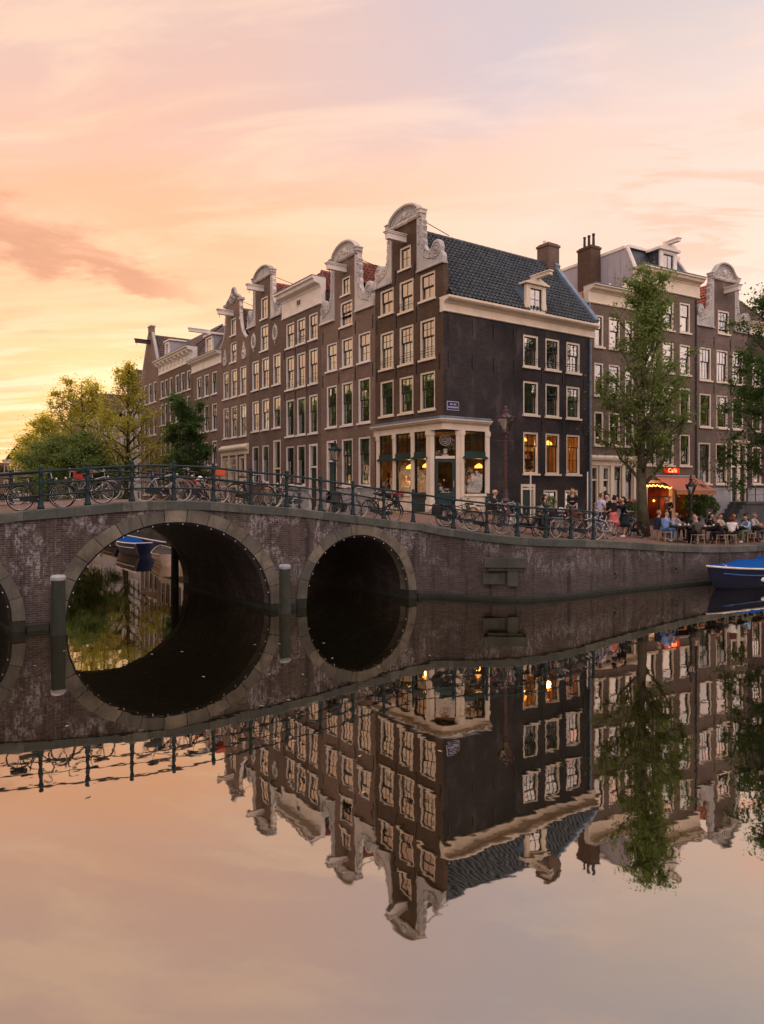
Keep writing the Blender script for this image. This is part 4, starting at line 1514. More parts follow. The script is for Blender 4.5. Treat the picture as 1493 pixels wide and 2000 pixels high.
wd = window(h1, (xf + .012, dy0 + .24, dz0 + .06), R_(90), dy1 - dy0 - .48, dz1 - dz0 - .18, dict(cas=CREAM, sash=BLACKP, cols=2, up=2, lo=0, frame=.05, curtain=(.06, .94, .93, CURTAIN)))
# gable dressings
scroll_piece(h1, 3.60, 5.54, 14.30, 16.93, 1)
scroll_piece(h1, 1.50, -.02, 14.30, 16.93, -1)
pediment(h1, 1.28, 3.92, 16.98, 17.80, kind='arc')
hoist(h1, 2.60, 16.0, 1.1)
stay(h1, (3.6, .1, 16.9), (3.3, 2.2, 16.6))
# downpipe at the far end
MB().tube([(H1w + .09, H1d - .05, 2.3), (H1w + .09, H1d - .05, 12.0)], .06, 8).build('downpipe', LEAD, h1)
# street name plate: lettering too small to read in the photograph, kept as small raised strokes
pl_me = MB().box(0, .70, -.02, -.004, 0, .40, 0).box(.02, .68, -.026, -.0205, .02, .38, 1)
plate = pl_me.build('street_plate', [WHITE, paint('enamel_blue', (.012, .02, .13), .3, .1)], h1, loc=(H1w, .20, 7.62), rot=(0, 0, R_(90)))
lt = MB()
rl = random.Random(5)
x = .18
for wlen_ in (3, 3):
    for k in range(wlen_):
        lt.box(x, x + .022, -.03, -.0265, .24, .30); lt.box(x + .022, x + .04, -.03, -.0265, .24 + .05 * (k % 2), .252 + .05 * (k % 2)); x += .05
    x += .07
x = .06
for k in range(12):
    lt.box(x, x + .020, -.03, -.0265, .10, .17); lt.box(x + .020, x + .036, -.03, -.0265, .10 + .029 * (k % 3), .112 + .029 * (k % 3)); x += .048
lt.build('lettering', WHITE, plate)

# ---- storefront
zg = 2.6
F0, F1 = 6.84, 7.28          # fascia
sfp = thing  # (storefront pieces are parts of the corner house)
path = [(-.0, -.10), (4.68, -.10), (5.63, .92), (5.63, 2.72)]      # outer line of the storefront in plan


def plan_strip(mb, pts, off0, off1, z0_, z1_):
    """closed strip following the plan line, from offset off0 (out) to off1 (in)"""
    n = len(pts)
    nr = []
    for i in range(n):
        ds = []
        if i > 0: ds.append(Vector((pts[i][0] - pts[i - 1][0], pts[i][1] - pts[i - 1][1], 0)).normalized())
        if i < n - 1: ds.append(Vector((pts[i + 1][0] - pts[i][0], pts[i + 1][1] - pts[i][1], 0)).normalized())
        d = sum(ds, Vector()).normalized()
        nv = Vector((d.y, -d.x, 0))
        k = 1 / max(.5, nv.dot(Vector((ds[0].y, -ds[0].x, 0))))
        nr.append(nv * k)
    for i in range(n - 1):
        a = Vector((pts[i][0], pts[i][1], 0)); b = Vector((pts[i + 1][0], pts[i + 1][1], 0))
        q = [a + nr[i] * off0, b + nr[i + 1] * off0, b + nr[i + 1] * off1, a + nr[i] * off1]
        vs = [(p.x, p.y, z0_) for p in q] + [(p.x, p.y, z1_) for p in q]
        mb.add(vs, [(0, 3, 2, 1), (4, 5, 6, 7), (0, 1, 5, 4), (2, 3, 7, 6)] + ([(3, 0, 4, 7)] if i == 0 else []) + ([(1, 2, 6, 5)] if i == n - 2 else []))


cpath = [(-.0, -.10), (5.55, -.10), (5.63, -.02), (5.63, 2.72)]
mb = MB()
plan_strip(mb, cpath, .0, -.3, 6.72, 7.02)
plan_strip(mb, cpath, .04, -.3, 6.72, 6.76)
plan_strip(mb, cpath, .07, -.3, 7.022, 7.07)
plan_strip(mb, cpath, .16, -.3, 7.072, 7.14)
plan_strip(mb, cpath, .24, -.3, 7.142, 7.22)
mb.build('storefront_cornice', CREAM, h1)
mb = MB()
plan_strip(mb, cpath, .26, -.02, 7.222, 7.25); plan_strip(mb, cpath, .14, -.06, 7.252, 7.33)
mb.build('storefront_lead', LEAD, h1)
# ceiling over the chamfered corner
MB().add([(0, -.1, 6.735), (5.6, -.1, 6.735), (5.62, -.05, 6.735), (5.62, 2.7, 6.735), (0, 2.7, 6.735)], [(0, 1, 2, 3, 4)]).build('storefront_soffit', CREAM, h1)


def lp(i, t):
    a, b = path[i], path[i + 1]
    return Vector((a[0] + (b[0] - a[0]) * t, a[1] + (b[1] - a[1]) * t, 0))


def bay(i, ta, tb, what):
    """fill of one storefront opening between parameters ta, tb (metres) of plan segment i"""
    a, b = Vector(path[i] + (0,)), Vector(path[i + 1] + (0,))
    d = (b - a).normalized()
    o = a + d * ta
    ang = math.atan2(d.y, d.x)
    o = o + Vector((d.y, -d.x, 0)) * .05
    w = tb - ta
    W_ = link(MB().box(0, .05, .06, .16, zg + .9, 6.72).box(w - .05, w, .06, .16, zg + .9, 6.72).box(.05, w - .05, .06, .16, 6.66, 6.72).mesh('shop_window', BLACKP), 'shop_window', h1, (o.x, o.y, 0), (0, 0, ang))
    def pane(x0, x1, z0, z1, y=.12, gm=GLASS_S):
        MB().add([(x0, y, z0), (x1, y, z0), (x1, y, z1), (x0, y, z1)], [(0, 1, 2, 3)]).build('pane', gm, W_, rot=(0, 0, R_(rnd.gauss(0, .15))))
    if what == 'door':
        MB().box(0.05, w - .05, .04, .16, 5.42, 5.54).build('transom', CREAM, W_)
        pane(.05, w - .05, 5.54, 6.66)
        # round emblem in the fanlight
        em = MB().torus((w / 2, .085, 6.28), .25, .018, 28, 5).torus((w / 2, .085, 6.28), .17, .012, 24, 5).torus((w / 2, .085, 6.28), .085, .014, 18, 5)
        for k in range(10):
            t = 2 * math.pi * k / 10
            em.tube([(w / 2 + .10 * math.cos(t), .085, 6.28 + .10 * math.sin(t)), (w / 2 + .16 * math.cos(t), .085, 6.28 + .16 * math.sin(t))], .008, 4)
        em.build('round_emblem', GABLE_ST, W_)
        MB().lathe([(.17, 0), (.17, .03), (.06, .05), (.05, .12), (.11, .14), (.11, .19), (.07, .2), (.09, .26), (.13, .28), (.09, .31)], (w / 2, .2, 5.56), 10).build('white_vase', WHITE, W_)
        lf = MB().box(.05, .17, .07, .12, 3.05, 5.42).box(w - .17, w - .05, .07, .12, 3.05, 5.42).box(.17, w - .17, .07, .12, 5.26, 5.42).box(.17, w - .17, .07, .12, 3.05, 3.85)
        lf.box(.22, w - .22, .055, .069, 3.35, 3.7)
        lf.build('door', GREENP, W_)
        pane(.17, w - .17, 3.85, 5.26, .10)
        MB().tube([(w - .11, .05, 4.1), (w - .11, .05, 4.4)], .015, 6).build('handle', STEEL, W_)
        MB().box(-.1, w + .1, -.45, .15, 2.9, 3.03).build('door_step', STONE_G, W_)
        return
    panel = (what == 'panel')
    # transom beam with green moulding
    zt0, zt1 = 5.46, 5.76
    MB().box(.0, w, .0, .14, zt0 + .05, zt1).box(-.10, w + .10, -.08, .14, zt0 - .03, zt0 + .048).box(-.04, w + .04, -.05, -.002, zt0 + .05, zt0 + .09).build('transom', GREENP, W_)
    n = 3
    tb_ = MB()
    for k in range(1, n):
        tb_.box(w * k / n - .011, w * k / n + .011, .10, .14, zt1, 6.66)
    tb_.box(.05, w - .05, .095, .135, 6.20, 6.235)
    tb_.build('muntins', BLACKP, W_)
    ww = (w - .1) / n
    for k in range(n):
        pane(.05 + ww * k + .006, .05 + ww * (k + 1) - .006, zt1, 6.20); pane(.05 + ww * k + .006, .05 + ww * (k + 1) - .006, 6.235, 6.66)
    zs = 3.80
    pane(.05, w - .05, zs, zt0 - .03)
    MB().box(.05, .09, .10, .14, zs, zt0 - .032).box(w - .09, w - .05, .10, .14, zs, zt0 - .032).box(.09, w - .09, .10, .14, zs, zs + .05).build('inner_frame', BLACKP, W_)
    MB().box(0, w, .0, .16, 2.4, zs - .12).box(.1, w - .1, -.02, -.002, 3.05, 3.55).build('stall_riser', GREENP if panel else CREAM, W_)
    MB().box(-.02, w + .02, -.08, .16, zs - .118, zs - .004).build('sill', CREAM if not panel else BLACKP, W_)


pilx = [(-.0, .22), (.74 - .0, .78 + .0), ]
# pilasters
def pil(i, ta, tb, thick=.26):
    a, b = Vector(path[i] + (0,)), Vector(path[i + 1] + (0,))
    d = (b - a).normalized(); o = a + d * ta; ang = math.atan2(d.y, d.x); w = tb - ta
    MB().box(0, w, -.03, thick, 2.4, 6.718).box(-.03, w + .03, -.06, -.032, 2.4, 3.5).box(-.03, w + .03, -.06, -.032, 6.50, 6.716).box(w * .25, w * .75, -.045, -.032, 3.7, 6.3).build('pilaster', CREAM, h1, loc=(o.x, o.y, 0), rot=(0, 0, ang))


for a, b in ((.28, .56), (1.72, 1.98), (3.22, 3.50), (4.42, 4.68)):
    pil(0, a, b, .13)
MB().box(.0, .26, -.03, .0, 2.4, 6.718).build('wall_strip', BR_DARK, h1)
# left pilaster narrow
seg1 = math.hypot(path[2][0] - path[1][0], path[2][1] - path[1][1])
pil(1, 0.0, .20, .13); pil(1, seg1 - .20, seg1, .13)
pil(2, .0, .22, .13); pil(2, 1.52, 1.80, .13)
bay(0, .56, 1.72, 'win'); bay(0, 1.98, 3.22, 'win'); bay(0, 3.50, 4.42, 'panel')
bay(1, .20, seg1 - .20, 'door')
bay(2, .22, 1.52, 'win')
# shop interior
shopwall = paint('shop_wall', (.13, .08, .05), .8, .45)
mb = MB()
mb.add([(.05, .15, 3.0), (.05, 4.7, 3.0), (5.4, 4.7, 3.0), (5.4, .15, 3.0)], [(0, 1, 2, 3)])
mb.add([(.05, .15, 6.85), (.05, 4.7, 6.85), (5.4, 4.7, 6.85), (5.4, .15, 6.85)], [(0, 3, 2, 1)])
mb.add([(.05, .0, 3.0), (.05, 4.7, 3.0), (.05, 4.7, 6.85), (.05, .0, 6.85)], [(0, 1, 2, 3)])
mb.add([(.05, 4.7, 3.0), (5.45, 4.7, 3.0), (5.45, 4.7, 6.85), (.05, 4.7, 6.85)], [(0, 1, 2, 3)])
mb.add([(5.43, 2.5, 3.0), (5.43, 4.7, 3.0), (5.43, 4.7, 6.85), (5.43, 2.5, 6.85)], [(0, 1, 2, 3)])
mb.build('shop_interior', shopwall, h1)
sh = MB(); rr_ = random.Random(9)
for z in (3.5, 3.95, 4.4, 4.85):
    sh.box(.9, 5.0, 4.35, 4.65, z, z + .04)
    x = 1.0
    while x < 4.9:
        w_i = rr_.uniform(.08, .22); sh.box(x, x + w_i, 4.4, 4.6, z + .041, z + rr_.uniform(.15, .34), rr_.choice([0, 1, 2])); x += w_i + rr_.uniform(.02, .15)
sh.box(2.2, 4.4, 3.0, 3.5, 3.0, 3.95)
for z in (3.3, 3.75, 4.2, 4.65):
    sh.box(.052, .34, .7, 4.3, z, z + .035)
    y = .75
    while y < 4.2:
        w_i = rr_.uniform(.08, .26); sh.box(.06, .30, y, y + w_i, z + .036, z + rr_.uniform(.12, .34), rr_.choice([0, 0, 1, 2])); y += w_i + rr_.uniform(.02, .3)
sh.build('shelves', [WOODD, TERRA, CREAM], h1)
mb = MB()
mb.add([(.05, 4.75, 4.5), (.05, 9.9, 4.5), (5.45, 9.9, 4.5), (5.45, 4.75, 4.5)], [(0, 1, 2, 3)])
mb.add([(.05, 4.75, 7.0), (.05, 9.9, 7.0), (5.5, 9.9, 7.0), (5.5, 4.75, 7.0)], [(0, 3, 2, 1)])
mb.add([(2.3, 4.75, 4.5), (2.3, 9.9, 4.5), (2.3, 9.9, 7.0), (2.3, 4.75, 7.0)], [(0, 1, 2, 3)])
mb.add([(2.3, 4.76, 4.5), (5.45, 4.76, 4.5), (5.45, 4.76, 7.0), (2.3, 4.76, 7.0)], [(0, 1, 2, 3)])
mb.add([(2.3, 9.9, 4.5), (5.45, 9.9, 4.5), (5.45, 9.9, 7.0), (2.3, 9.9, 7.0)], [(0, 1, 2, 3)])
mb.build('side_room', paint('ochre_wall', (.46, .29, .12), .8, .2), h1)


sh = MB()
for (ya, yb_, za, zb2) in ((5.2, 6.6, 5.2, 6.1), (7.2, 8.3, 5.3, 6.2), (8.8, 9.5, 4.9, 6.5)):
    sh.box(2.302, 2.36, ya, yb_, za, zb2, 0).box(2.361, 2.37, ya + .1, yb_ - .1, za + .1, zb2 - .1, 1)
for z in (4.9, 5.3, 5.7, 6.1):
    y = 6.75
    sh.box(2.5, 2.9, 6.7, 9.6, z - .04, z - .001, 0)
    while y < 9.5:
        w_i = rr_.uniform(.04, .14); sh.box(2.55, 2.85, y, y + w_i, z, z + rr_.uniform(.16, .32), rr_.choice([0, 1, 2])); y += w_i + rr_.choice([.005, .02, .2])
sh.build('bookcase', [WOODD, TERRA, CREAM], h1)


def warm_point_light(parent_loc, rotz, p, e, size=.12, col=(1, .42, .13)):
    """warm point light alone; any lamp body is built by the caller"""
    d = bpy.data.lights.new('warm_point_light', 'POINT'); d.energy = e; d.color = col; d.shadow_soft_size = size
    o = bpy.data.objects.new('warm_point_light', d); COL.objects.link(o)
    o.location = p
    return o


def h1w(x, y, z):
    c, s = math.cos(LA), math.sin(LA); ox, oy, _ = left_origin(H1w)
    return Vector((ox + x * c - y * s, oy + x * s + y * c, z))


pend_me = None
for i, (x, y, z, e, lb) in enumerate(((1.75, .95, 5.05, 30, 'glowing orange pendant lamp seen through the second shop window'), (3.1, .95, 5.08, 30, 'glowing orange pendant lamp behind the green-panelled shop window'),
                                     (4.6, 3.0, 5.05, 40, 'glowing orange pendant lamp in the shop window right of the door'),
                                     (4.95, 5.62, 6.45, 60, 'glowing yellow lamp in the leftmost lit side window'), (4.7, 7.75, 6.35, 60, 'warm lamp between the right two lit side windows'))):
    p = h1w(x, y, z)
    t = thing('pendant_lamp', lb, 'pendant lamp', p, rnd.random(), 'lamps inside the corner house')
    MB().lathe([(.22, .0), (.20, .10), (.06, .20), (.015, .22)], seg=14).build('lamp_shade', EM_LAMP, t, smooth=True)
    MB().tube([(0, 0, .22), (0, 0, 1.5 if z < 6 else .55)], .008, 5).build('cord', IRON, t)
    warm_point_light(None, 0, p + Vector((0, 0, -.15)), e)

# ================================================================== LEFT ROW
S_ = [0.0, 5.55, 11.15, 16.08, 21.30, 26.35, 32.45, 41.44, 47.36]
GRP = 'canal houses in the row along the narrow canal'
stW = dict(cas=WHITE, sash=BLACKP, cols=3, up=1, lo=2, split=.42)
stW2 = dict(cas=WHITE, sash=BLACKP, cols=2, up=1, lo=1, split=.45, cells=False)


def plinth(t, w, doors, z1, mat=GREYP, z0=.3, proud=.05):
    xs = [0.0]
    for a, b in sorted(doors):
        xs += [a, b]
    xs.append(w)
    mb = MB()
    for a, b in zip(xs[::2], xs[1::2]):
        if b - a > .03:
            mb.box(a + .002, b - .002, -proud, .0 - .002, z0, z1)
            mb.box(a + .002, b - .002, -proud - .03, -.002, z1 + .001, z1 + .06)
    mb.build('plinth', mat, t)


# --- H2
w = S_[2] - S_[1]
t = thing('canal_house', 'brown house with tall white scrolled neck gable, directly left of the corner house', 'house', left_origin(S_[2]), LA, GRP)
c2 = [(.60, 1.76), (2.26, 3.42), (3.98, 5.14)]
r1, r2 = row(c2, 10.76, 12.33), row(c2, 7.55, 9.92)
r0 = [(2.26, 3.42, 4.2, 6.8), (3.98, 5.14, 4.2, 6.8)]
g_ = [(2.12, 3.38, 13.02, 14.38), (2.28, 3.14, 14.75, 15.72)]
dr = [(.60, 1.76, 2.9, 6.8)]
house_shell(t, w, 10, 13.55, BR_A, r1 + r2 + r0 + g_ + dr, neck=(1.55, 3.70, 16.72))
put_windows(t, r1, dict(stW, cols=2, curtain=(.06, .94, .93, CURTAIN)))
put_windows(t, r2, dict(stW, up=2, lo=3, split=.48), curtain_p=.5)
put_windows(t, r0, dict(stW, up=1, lo=3, split=.34, curtain=(.06, .94, .8, CURTAIN)))
put_windows(t, g_[:1], dict(stW, cols=3, up=2, lo=2), curtain_p=.5); put_windows(t, g_[1:], dict(stW, cols=2, up=2, lo=0), curtain_p=0)
door(t, (.60, 0, 2.9), 0, 1.16, 3.9, GREENP, WHITE, .30)
scroll_piece(t, 3.71, 5.50, 13.55, 16.65, 1); scroll_piece(t, 1.54, -.06, 13.55, 16.65, -1)
pediment(t, 1.30, 3.98, 16.75, 17.68)
hoist(t, 2.68, 15.95); stay(t, (3.7, .1, 16.5), (3.5, 2.0, 16.3))
anchors(t, [(x, z) for z in (10.25, 12.75) for x in (.2, 2.0, 3.7, 5.4)])
plinth(t, w, [(.6, 1.76)], 4.0)
gable_roof(t, w, .26, 10, 13.4, 16.55, TILE_RED)
# --- H3
w = S_[3] - S_[2]
t = thing('canal_house', 'brown house with straight deep cream cornice and red hipped roof between two neck gables', 'house', left_origin(S_[3]), LA, GRP)
c3 = [(.42, 1.53), (1.89, 2.98), (3.42, 4.48)]
r3, r2, r1 = row(c3, 12.92, 14.47), row(c3, 10.30, 12.38), row(c3, 7.37, 9.66)
r0 = [(.42, 1.53, 4.3, 6.73), (1.89, 2.98, 4.3, 6.73)]; dr = [(3.42, 4.48, 2.7, 6.73)]
house_shell(t, w, 10, 14.82, BR_B, r3 + r2 + r1 + r0 + dr)
put_windows(t, r3 + r2, dict(stW, cols=2, curtain=(.06, .94, .93, CURTAIN))); put_windows(t, r1, dict(stW, cols=2), curtain_p=.3); put_windows(t, r0, dict(stW, lo=3, split=.35), curtain_p=.6)
door(t, (3.42, 0, 2.7), 0, 1.06, 4.03, BLACKP, WHITE, .34)
co = cornice(t, -.10, w + .0, 14.82, 16.40, .62, WHITE, .3)
MB().box(1.92, 2.55, -.062, -.037, 15.24, 15.68).build('attic_window', WHITE, t)
MB().box(2.0, 2.47, -.070, -.063, 15.31, 15.61).build('attic_pane', BLACKP, t)
pantiles(t, (0, .3, 16.0), (w, .3, 16.0), (w / 2 + .1, 1.5, 17.5), (w / 2 - .1, 1.5, 17.5), TILE_RED, .25, .3)
pantiles(t, (w, .3, 15.6), (w, 9.9, 15.6), (w / 2, 9.9, 17.5), (w / 2, 1.5, 17.5), TILE_RED)
pantiles(t, (0, 9.9, 15.6), (0, .3, 15.6), (w / 2, 1.5, 17.5), (w / 2, 9.9, 17.5), TILE_RED)
ridge_row(t, (w / 2, 1.4, 17.55), (w / 2, 9.9, 17.55), TILE_RED)
MB().box(0, w, .25, 9.95, 14.8, 15.6).build('roof_boards', WOODD, t)
anchors(t, [(x, z) for z in (10.0, 12.62) for x in (.2, 1.7, 3.2)])
plinth(t, w, [(3.42, 4.48)], 4.1)
for (a, b, c, d) in r3[1:2] + r2:
    link(bar_me, 'window_bar', t, (a, 0, c + .25))
# --- H4
w = S_[4] - S_[3]
t = thing('canal_house', 'house with arched neck gable and two white oval wall ornaments', 'house', left_origin(S_[4]), LA, GRP)
c4 = [(.48, 1.58), (2.05, 3.17), (3.76, 4.86)]
r2, r1 = row(c4, 10.86, 12.86), row(c4, 8.04, 10.10)
r0 = [(.5, 1.56, 4.5, 7.0), (2.1, 3.14, 4.5, 7.0)]; dr = [(3.80, 4.9, 2.6, 7.25)]
g_ = [(1.85, 3.05, 13.36, 15.06), (1.90, 2.98, 15.5, 16.94)]
house_shell(t, w, 10, 15.25, BR_B, r2 + r1 + r0 + dr + g_, neck=(1.1, 3.5, 18.2))
put_windows(t, r2 + g_[:1], dict(stW, cols=2, curtain=(.06, .94, .93, CURTAIN))); put_windows(t, r1, dict(stW, cols=2), curtain_p=.3); put_windows(t, r0, dict(stW, lo=3, split=.35), curtain_p=.6)
put_windows(t, g_[1:], dict(stW, cols=2, up=2, lo=0), curtain_p=.0)
door(t, (3.80, 0, 2.6), 0, 1.1, 4.65, BLACKP, CREAM, .40)
scroll_piece(t, 3.51, 4.98, 15.25, 18.1, 1); scroll_piece(t, 1.09, -.25, 15.25, 18.1, -1)
pediment(t, .92, 3.72, 18.24, 19.02, relief=False)
hoist(t, 2.3, 17.30); stay(t, (3.5, .1, 18.1), (3.2, 2.4, 17.8))
for x, z in ((.82, 14.2), (4.15, 14.2)):
    o = MB().torus((x, -.03, z), .27, .075, 24, 6).xf(Matrix.Translation((x, 0, z)) @ Matrix.Scale(1.6, 4, (0, 0, 1)) @ Matrix.Translation((-x, 0, -z))).build('oval_ornament', GABLE_ST, t, smooth=True)
    MB().tube([(x, -.03, z - .3), (x, -.03, z + .3)], .03, 5).tube([(x - .2, -.03, z), (x + .2, -.03, z)], .03, 5).ball((x, -.03, z - .62), .08, 8, 5).ball((x, -.03, z + .56), .07, 8, 5).ball((x, -.02, z - .78), .04, 8, 5).build('ornament_relief', GABLE_ST, o, smooth=True)
plinth(t, w, [(3.80, 4.9)], 4.1, BR_B)
gable_roof(t, w, .26, 10, 14.9, 17.95, TILE_RED, ridge_x=2.3)
MB().box(3.1, 4.0, 3.2, 4.6, 16.6, 17.5).build('roof_hatch', GREYP, t)
# --- H5
w = S_[5] - S_[4]
t = thing('canal_house', 'house with slender pointed bell gable edged in white and carved wall tablets', 'house', left_origin(S_[5]), LA, GRP)
c5 = [(.32, 1.34), (1.83, 2.92), (3.44, 4.55)]
r2, r1 = row(c5, 10.8, 12.82), row(c5, 7.86, 10.12)
g_ = [(1.72, 2.80, 13.36, 14.82), (1.76, 2.72, 15.32, 16.56)]
sf = [(.25, 1.35, 4.3, 6.4), (1.55, 2.75, 4.3, 6.4), (3.3, 4.3, 2.4, 6.4)]
house_shell(t, w, 10, 14.75, BR_C, r2 + r1 + g_ + sf, neck=(.95, 3.40, 17.7))
fl = MB()
for s in (1, -1):
    cx = 2.175
    pts = [(cx + s * x, z) for x, z in ((1.226, 17.7), (1.30, 17.0), (1.42, 16.2), (1.62, 15.5), (2.0, 15.0), (2.5, 14.76), (1.226, 14.76))]
    if s > 0: pts = pts[::-1]
    fl.prism(pts, .0, .25)
fl.prism([(.95, 17.702), (3.40, 17.702), (2.9, 18.1), (2.4, 18.35), (2.3, 18.6), (2.05, 18.6), (1.95, 18.35), (1.45, 18.1)], 0, .25)
fl.build('gable_brick', BR_C, t)
for s in (1, -1):
    cx = 2.175
    P = [(cx + s * x, .06, z) for x, z in ((1.32, 17.7), (1.30, 17.45), (1.40, 17.2), (1.34, 16.9), (1.46, 16.2), (1.60, 15.7), (1.78, 15.35), (2.05, 15.02), (2.5, 14.74))]
    MB().tube(P, .12, 7).ball((cx + s * 1.36, .06, 16.3), .17, 8, 5).ball((cx + s * 1.42, 0.06, 17.15), .15, 8, 5).ball((cx + s * 1.42, 0.06, 16.75), .12, 8, 5).build('gable_edge', GABLE_ST, t)
P = [(.75, .06, 17.7), (1.0, .06, 17.95), (1.4, .06, 18.12), (1.85, .06, 18.42), (1.98, .06, 18.72), (2.175, .06, 18.78), (2.38, .06, 18.72), (2.5, .06, 18.42), (2.95, .06, 18.12), (3.35, .06, 17.95), (3.6, .06, 17.7)]
o = MB().tube(P, .10, 7).box(3.3, 3.75, -.12, .26, 17.62, 17.80).box(.6, 1.05, -.12, .26, 17.62, 17.80).build('gable_crest', GABLE_ST, t)
MB().ball((2.175, -.04, 18.2), .16, 8, 5).ball((1.9, -.04, 18.0), .12, 8, 5).ball((2.45, -.04, 18.0), .12, 8, 5).ball((2.175, -.04, 17.85), .10, 8, 5).tube([(1.6, -.03, 17.95), (1.85, -.03, 17.75), (2.175, -.03, 17.68), (2.5, -.03, 17.75), (2.75, -.03, 17.95)], .05, 5).build('crest_relief', GABLE_ST, o, smooth=True, kind='stuff')
put_windows(t, r2 + g_[:1], dict(stW, cols=2, curtain=(.06, .94, .93, CURTAIN))); put_windows(t, r1, dict(stW, cols=2), curtain_p=.3); put_windows(t, g_[1:], dict(stW, cols=2, up=1, lo=0), curtain_p=0)
hoist(t, 2.175, 16.72); stay(t, (3.4, .1, 17.6), (3.0, 2.2, 17.2))
put_windows(t, sf[:2], dict(cas=CREAM, sash=CREAM, cols=3, up=2, lo=2, split=.5), curtain_p=.3)
door(t, (3.3, 0, 2.4), 0, 1.0, 4.0, CREAM, CREAM, .3)
MB().extr_x([(0, 6.55), (-.06, 6.55), (-.06, 6.8), (-.22, 6.9), (-.26, 7.0), (-.26, 7.08), (0, 7.3)], -.02, w - .05).build('storefront_cornice', CREAM, t)
for x in (.02, 1.38, 2.80, 4.34):
    MB().box(x, x + .22, -.05, -.002, 2.2, 6.54).build('pilaster', CREAM, t)
for x in (.75, 4.2):
    MB().prism([(x - .36, 13.5), (x - .2, 13.3), (x + .2, 13.3), (x + .36, 13.5), (x + .30, 13.9), (x + .12, 14.1), (x + .06, 14.5), (x - .06, 14.5), (x - .12, 14.1), (x - .30, 13.9)], -.06, -.002).ball((x, -.06, 13.75), .12, 8, 5).ball((x, -.06, 14.1), .09, 8, 5).build('carved_tablet', GABLE_ST, t)
gable_roof(t, w, .26, 10, 14.2, 17.25, TILE_BR, ridge_x=2.3)
# --- H6
w = S_[6] - S_[5]
t = thing('canal_house', 'lower house with plain cream cornice and one white dormer with hoist beam', 'house', left_origin(S_[6]), LA, GRP)
c6 = [(.78, 1.84), (2.46, 3.50), (4.12, 5.18)]
r2, r1, r0 = row(c6, 11.46, 13.18), row(c6, 8.66, 10.72), row(c6, 5.98, 7.85)
rb = [(.78, 1.84, 2.9, 5.0), (2.46, 3.5, 2.9, 5.0)]; dr = [(4.12, 5.18, 2.2, 5.0)]
house_shell(t, w, 10, 13.62, BR_C, r2 + r1 + r0 + rb + dr)
put_windows(t, r2, dict(stW2, curtain=(.06, .94, .93, CURTAIN))); put_windows(t, r1 + r0 + rb, stW2, curtain_p=.3)
door(t, (4.12, 0, 2.2), 0, 1.06, 2.8, BLACKP, WHITE, .2)
cornice(t, -.35, w - .05, 13.62, 14.60, .5, WHITE)
pantiles(t, (0, .1, 14.6), (w, .1, 14.6), (w - .6, 1.9, 17.3), (.6, 1.9, 17.3), TILE_BR, .25, .3)
pantiles(t, (w, .1, 14.6), (w, 9.9, 14.6), (w - .8, 9.9, 17.3), (w - .6, 1.9, 17.3), TILE_BR, .25, .3)
pantiles(t, (0, 9.9, 14.6), (0, .1, 14.6), (.6, 1.9, 17.3), (.8, 9.9, 17.3), TILE_BR, .25, .3)
MB().box(.5, w - .5, 1.9, 9.9, 14.0, 17.25).build('roof_boards', LEAD, t)
MB().tube([(w - .05, .1, 14.65), (w - .65, 1.9, 17.35)], .09, 6).build('lead_hip', LEAD, t)
d6 = MB().box(2.35, 4.0, .25, 1.9, 14.62, 16.2).build('dormer', GREYP, t)
MB().box(2.2, 4.15, .0, 1.9, 16.202, 16.36).box(3.05, 3.3, -1.5, .2, 16.37, 16.6).box(3.0, 3.35, -1.55, .2, 16.602, 16.66).build('dormer_roof', WHITE, d6)
window(t, (2.5, .08, 14.75), 0, 1.35, 1.38, dict(cas=WHITE, sash=WHITE, cols=2, up=2, lo=0, cells=False, frame=.12))
# --- H7
w = S_[7] - S_[6]
t = thing('canal_house', 'wide brown house with six windows a floor under a bracketed white cornice', 'house', left_origin(S_[7]), LA, GRP)
c7 = [(.3, 1.15), (1.5, 2.32), (2.85, 3.65), (4.45, 5.42), (5.93, 6.86), (7.38, 8.31)]
r3, r2, r1, r0 = row(c7, 12.47, 14.1), row(c7, 9.98, 11.94), row(c7, 7.27, 9.28), row(c7, 4.4, 6.4)
house_shell(t, w, 10, 14.66, BR_B, r3 + r2 + r1 + r0)
put_windows(t, r3, dict(stW2, curtain=(.06, .94, .93, CURTAIN))); put_windows(t, r2 + r1 + r0, stW2, curtain_p=.3)
cornice(t, -.2, w, 14.66, 15.92, .65, WHITE, consoles=9)
MB().box(-.1, w + .04, -.08, -.002, 4.0, 4.25).build('string_course', WHITE, t)
pantiles(t, (-.1, .1, 15.9), (w, .1, 15.9), (w, 2.6, 18.0), (-.1, 2.6, 18.0), TILE_BR, .3, .34)
MB().box(0, w - .02, 2.6, 9.9, 15.0, 17.95).box(0, w - .01, 2.5, 2.62, 17.9, 18.1).build('roof_boards', LEAD, t)
MB().prism([(.1, 15.9), (2.6, 17.95), (2.6, 15.0), (.1, 15.0)], 0, .1, f=lambda x, y, z: (w - .02 - y, x, z)).build('side_gable', BR_B, t)
d7 = MB().box(1.3, 2.7, .15, 1.6, 15.95, 17.5).build('dormer', GREYP, t)
MB().box(1.15, 2.85, -.02, 1.6, 17.502, 17.62).build('dormer_roof', WHITE, d7)
window(t, (1.45, .0, 16.0), 0, 1.1, 1.4, dict(cas=WHITE, sash=WHITE, cols=2, up=1, lo=0, cells=False, frame=.12))
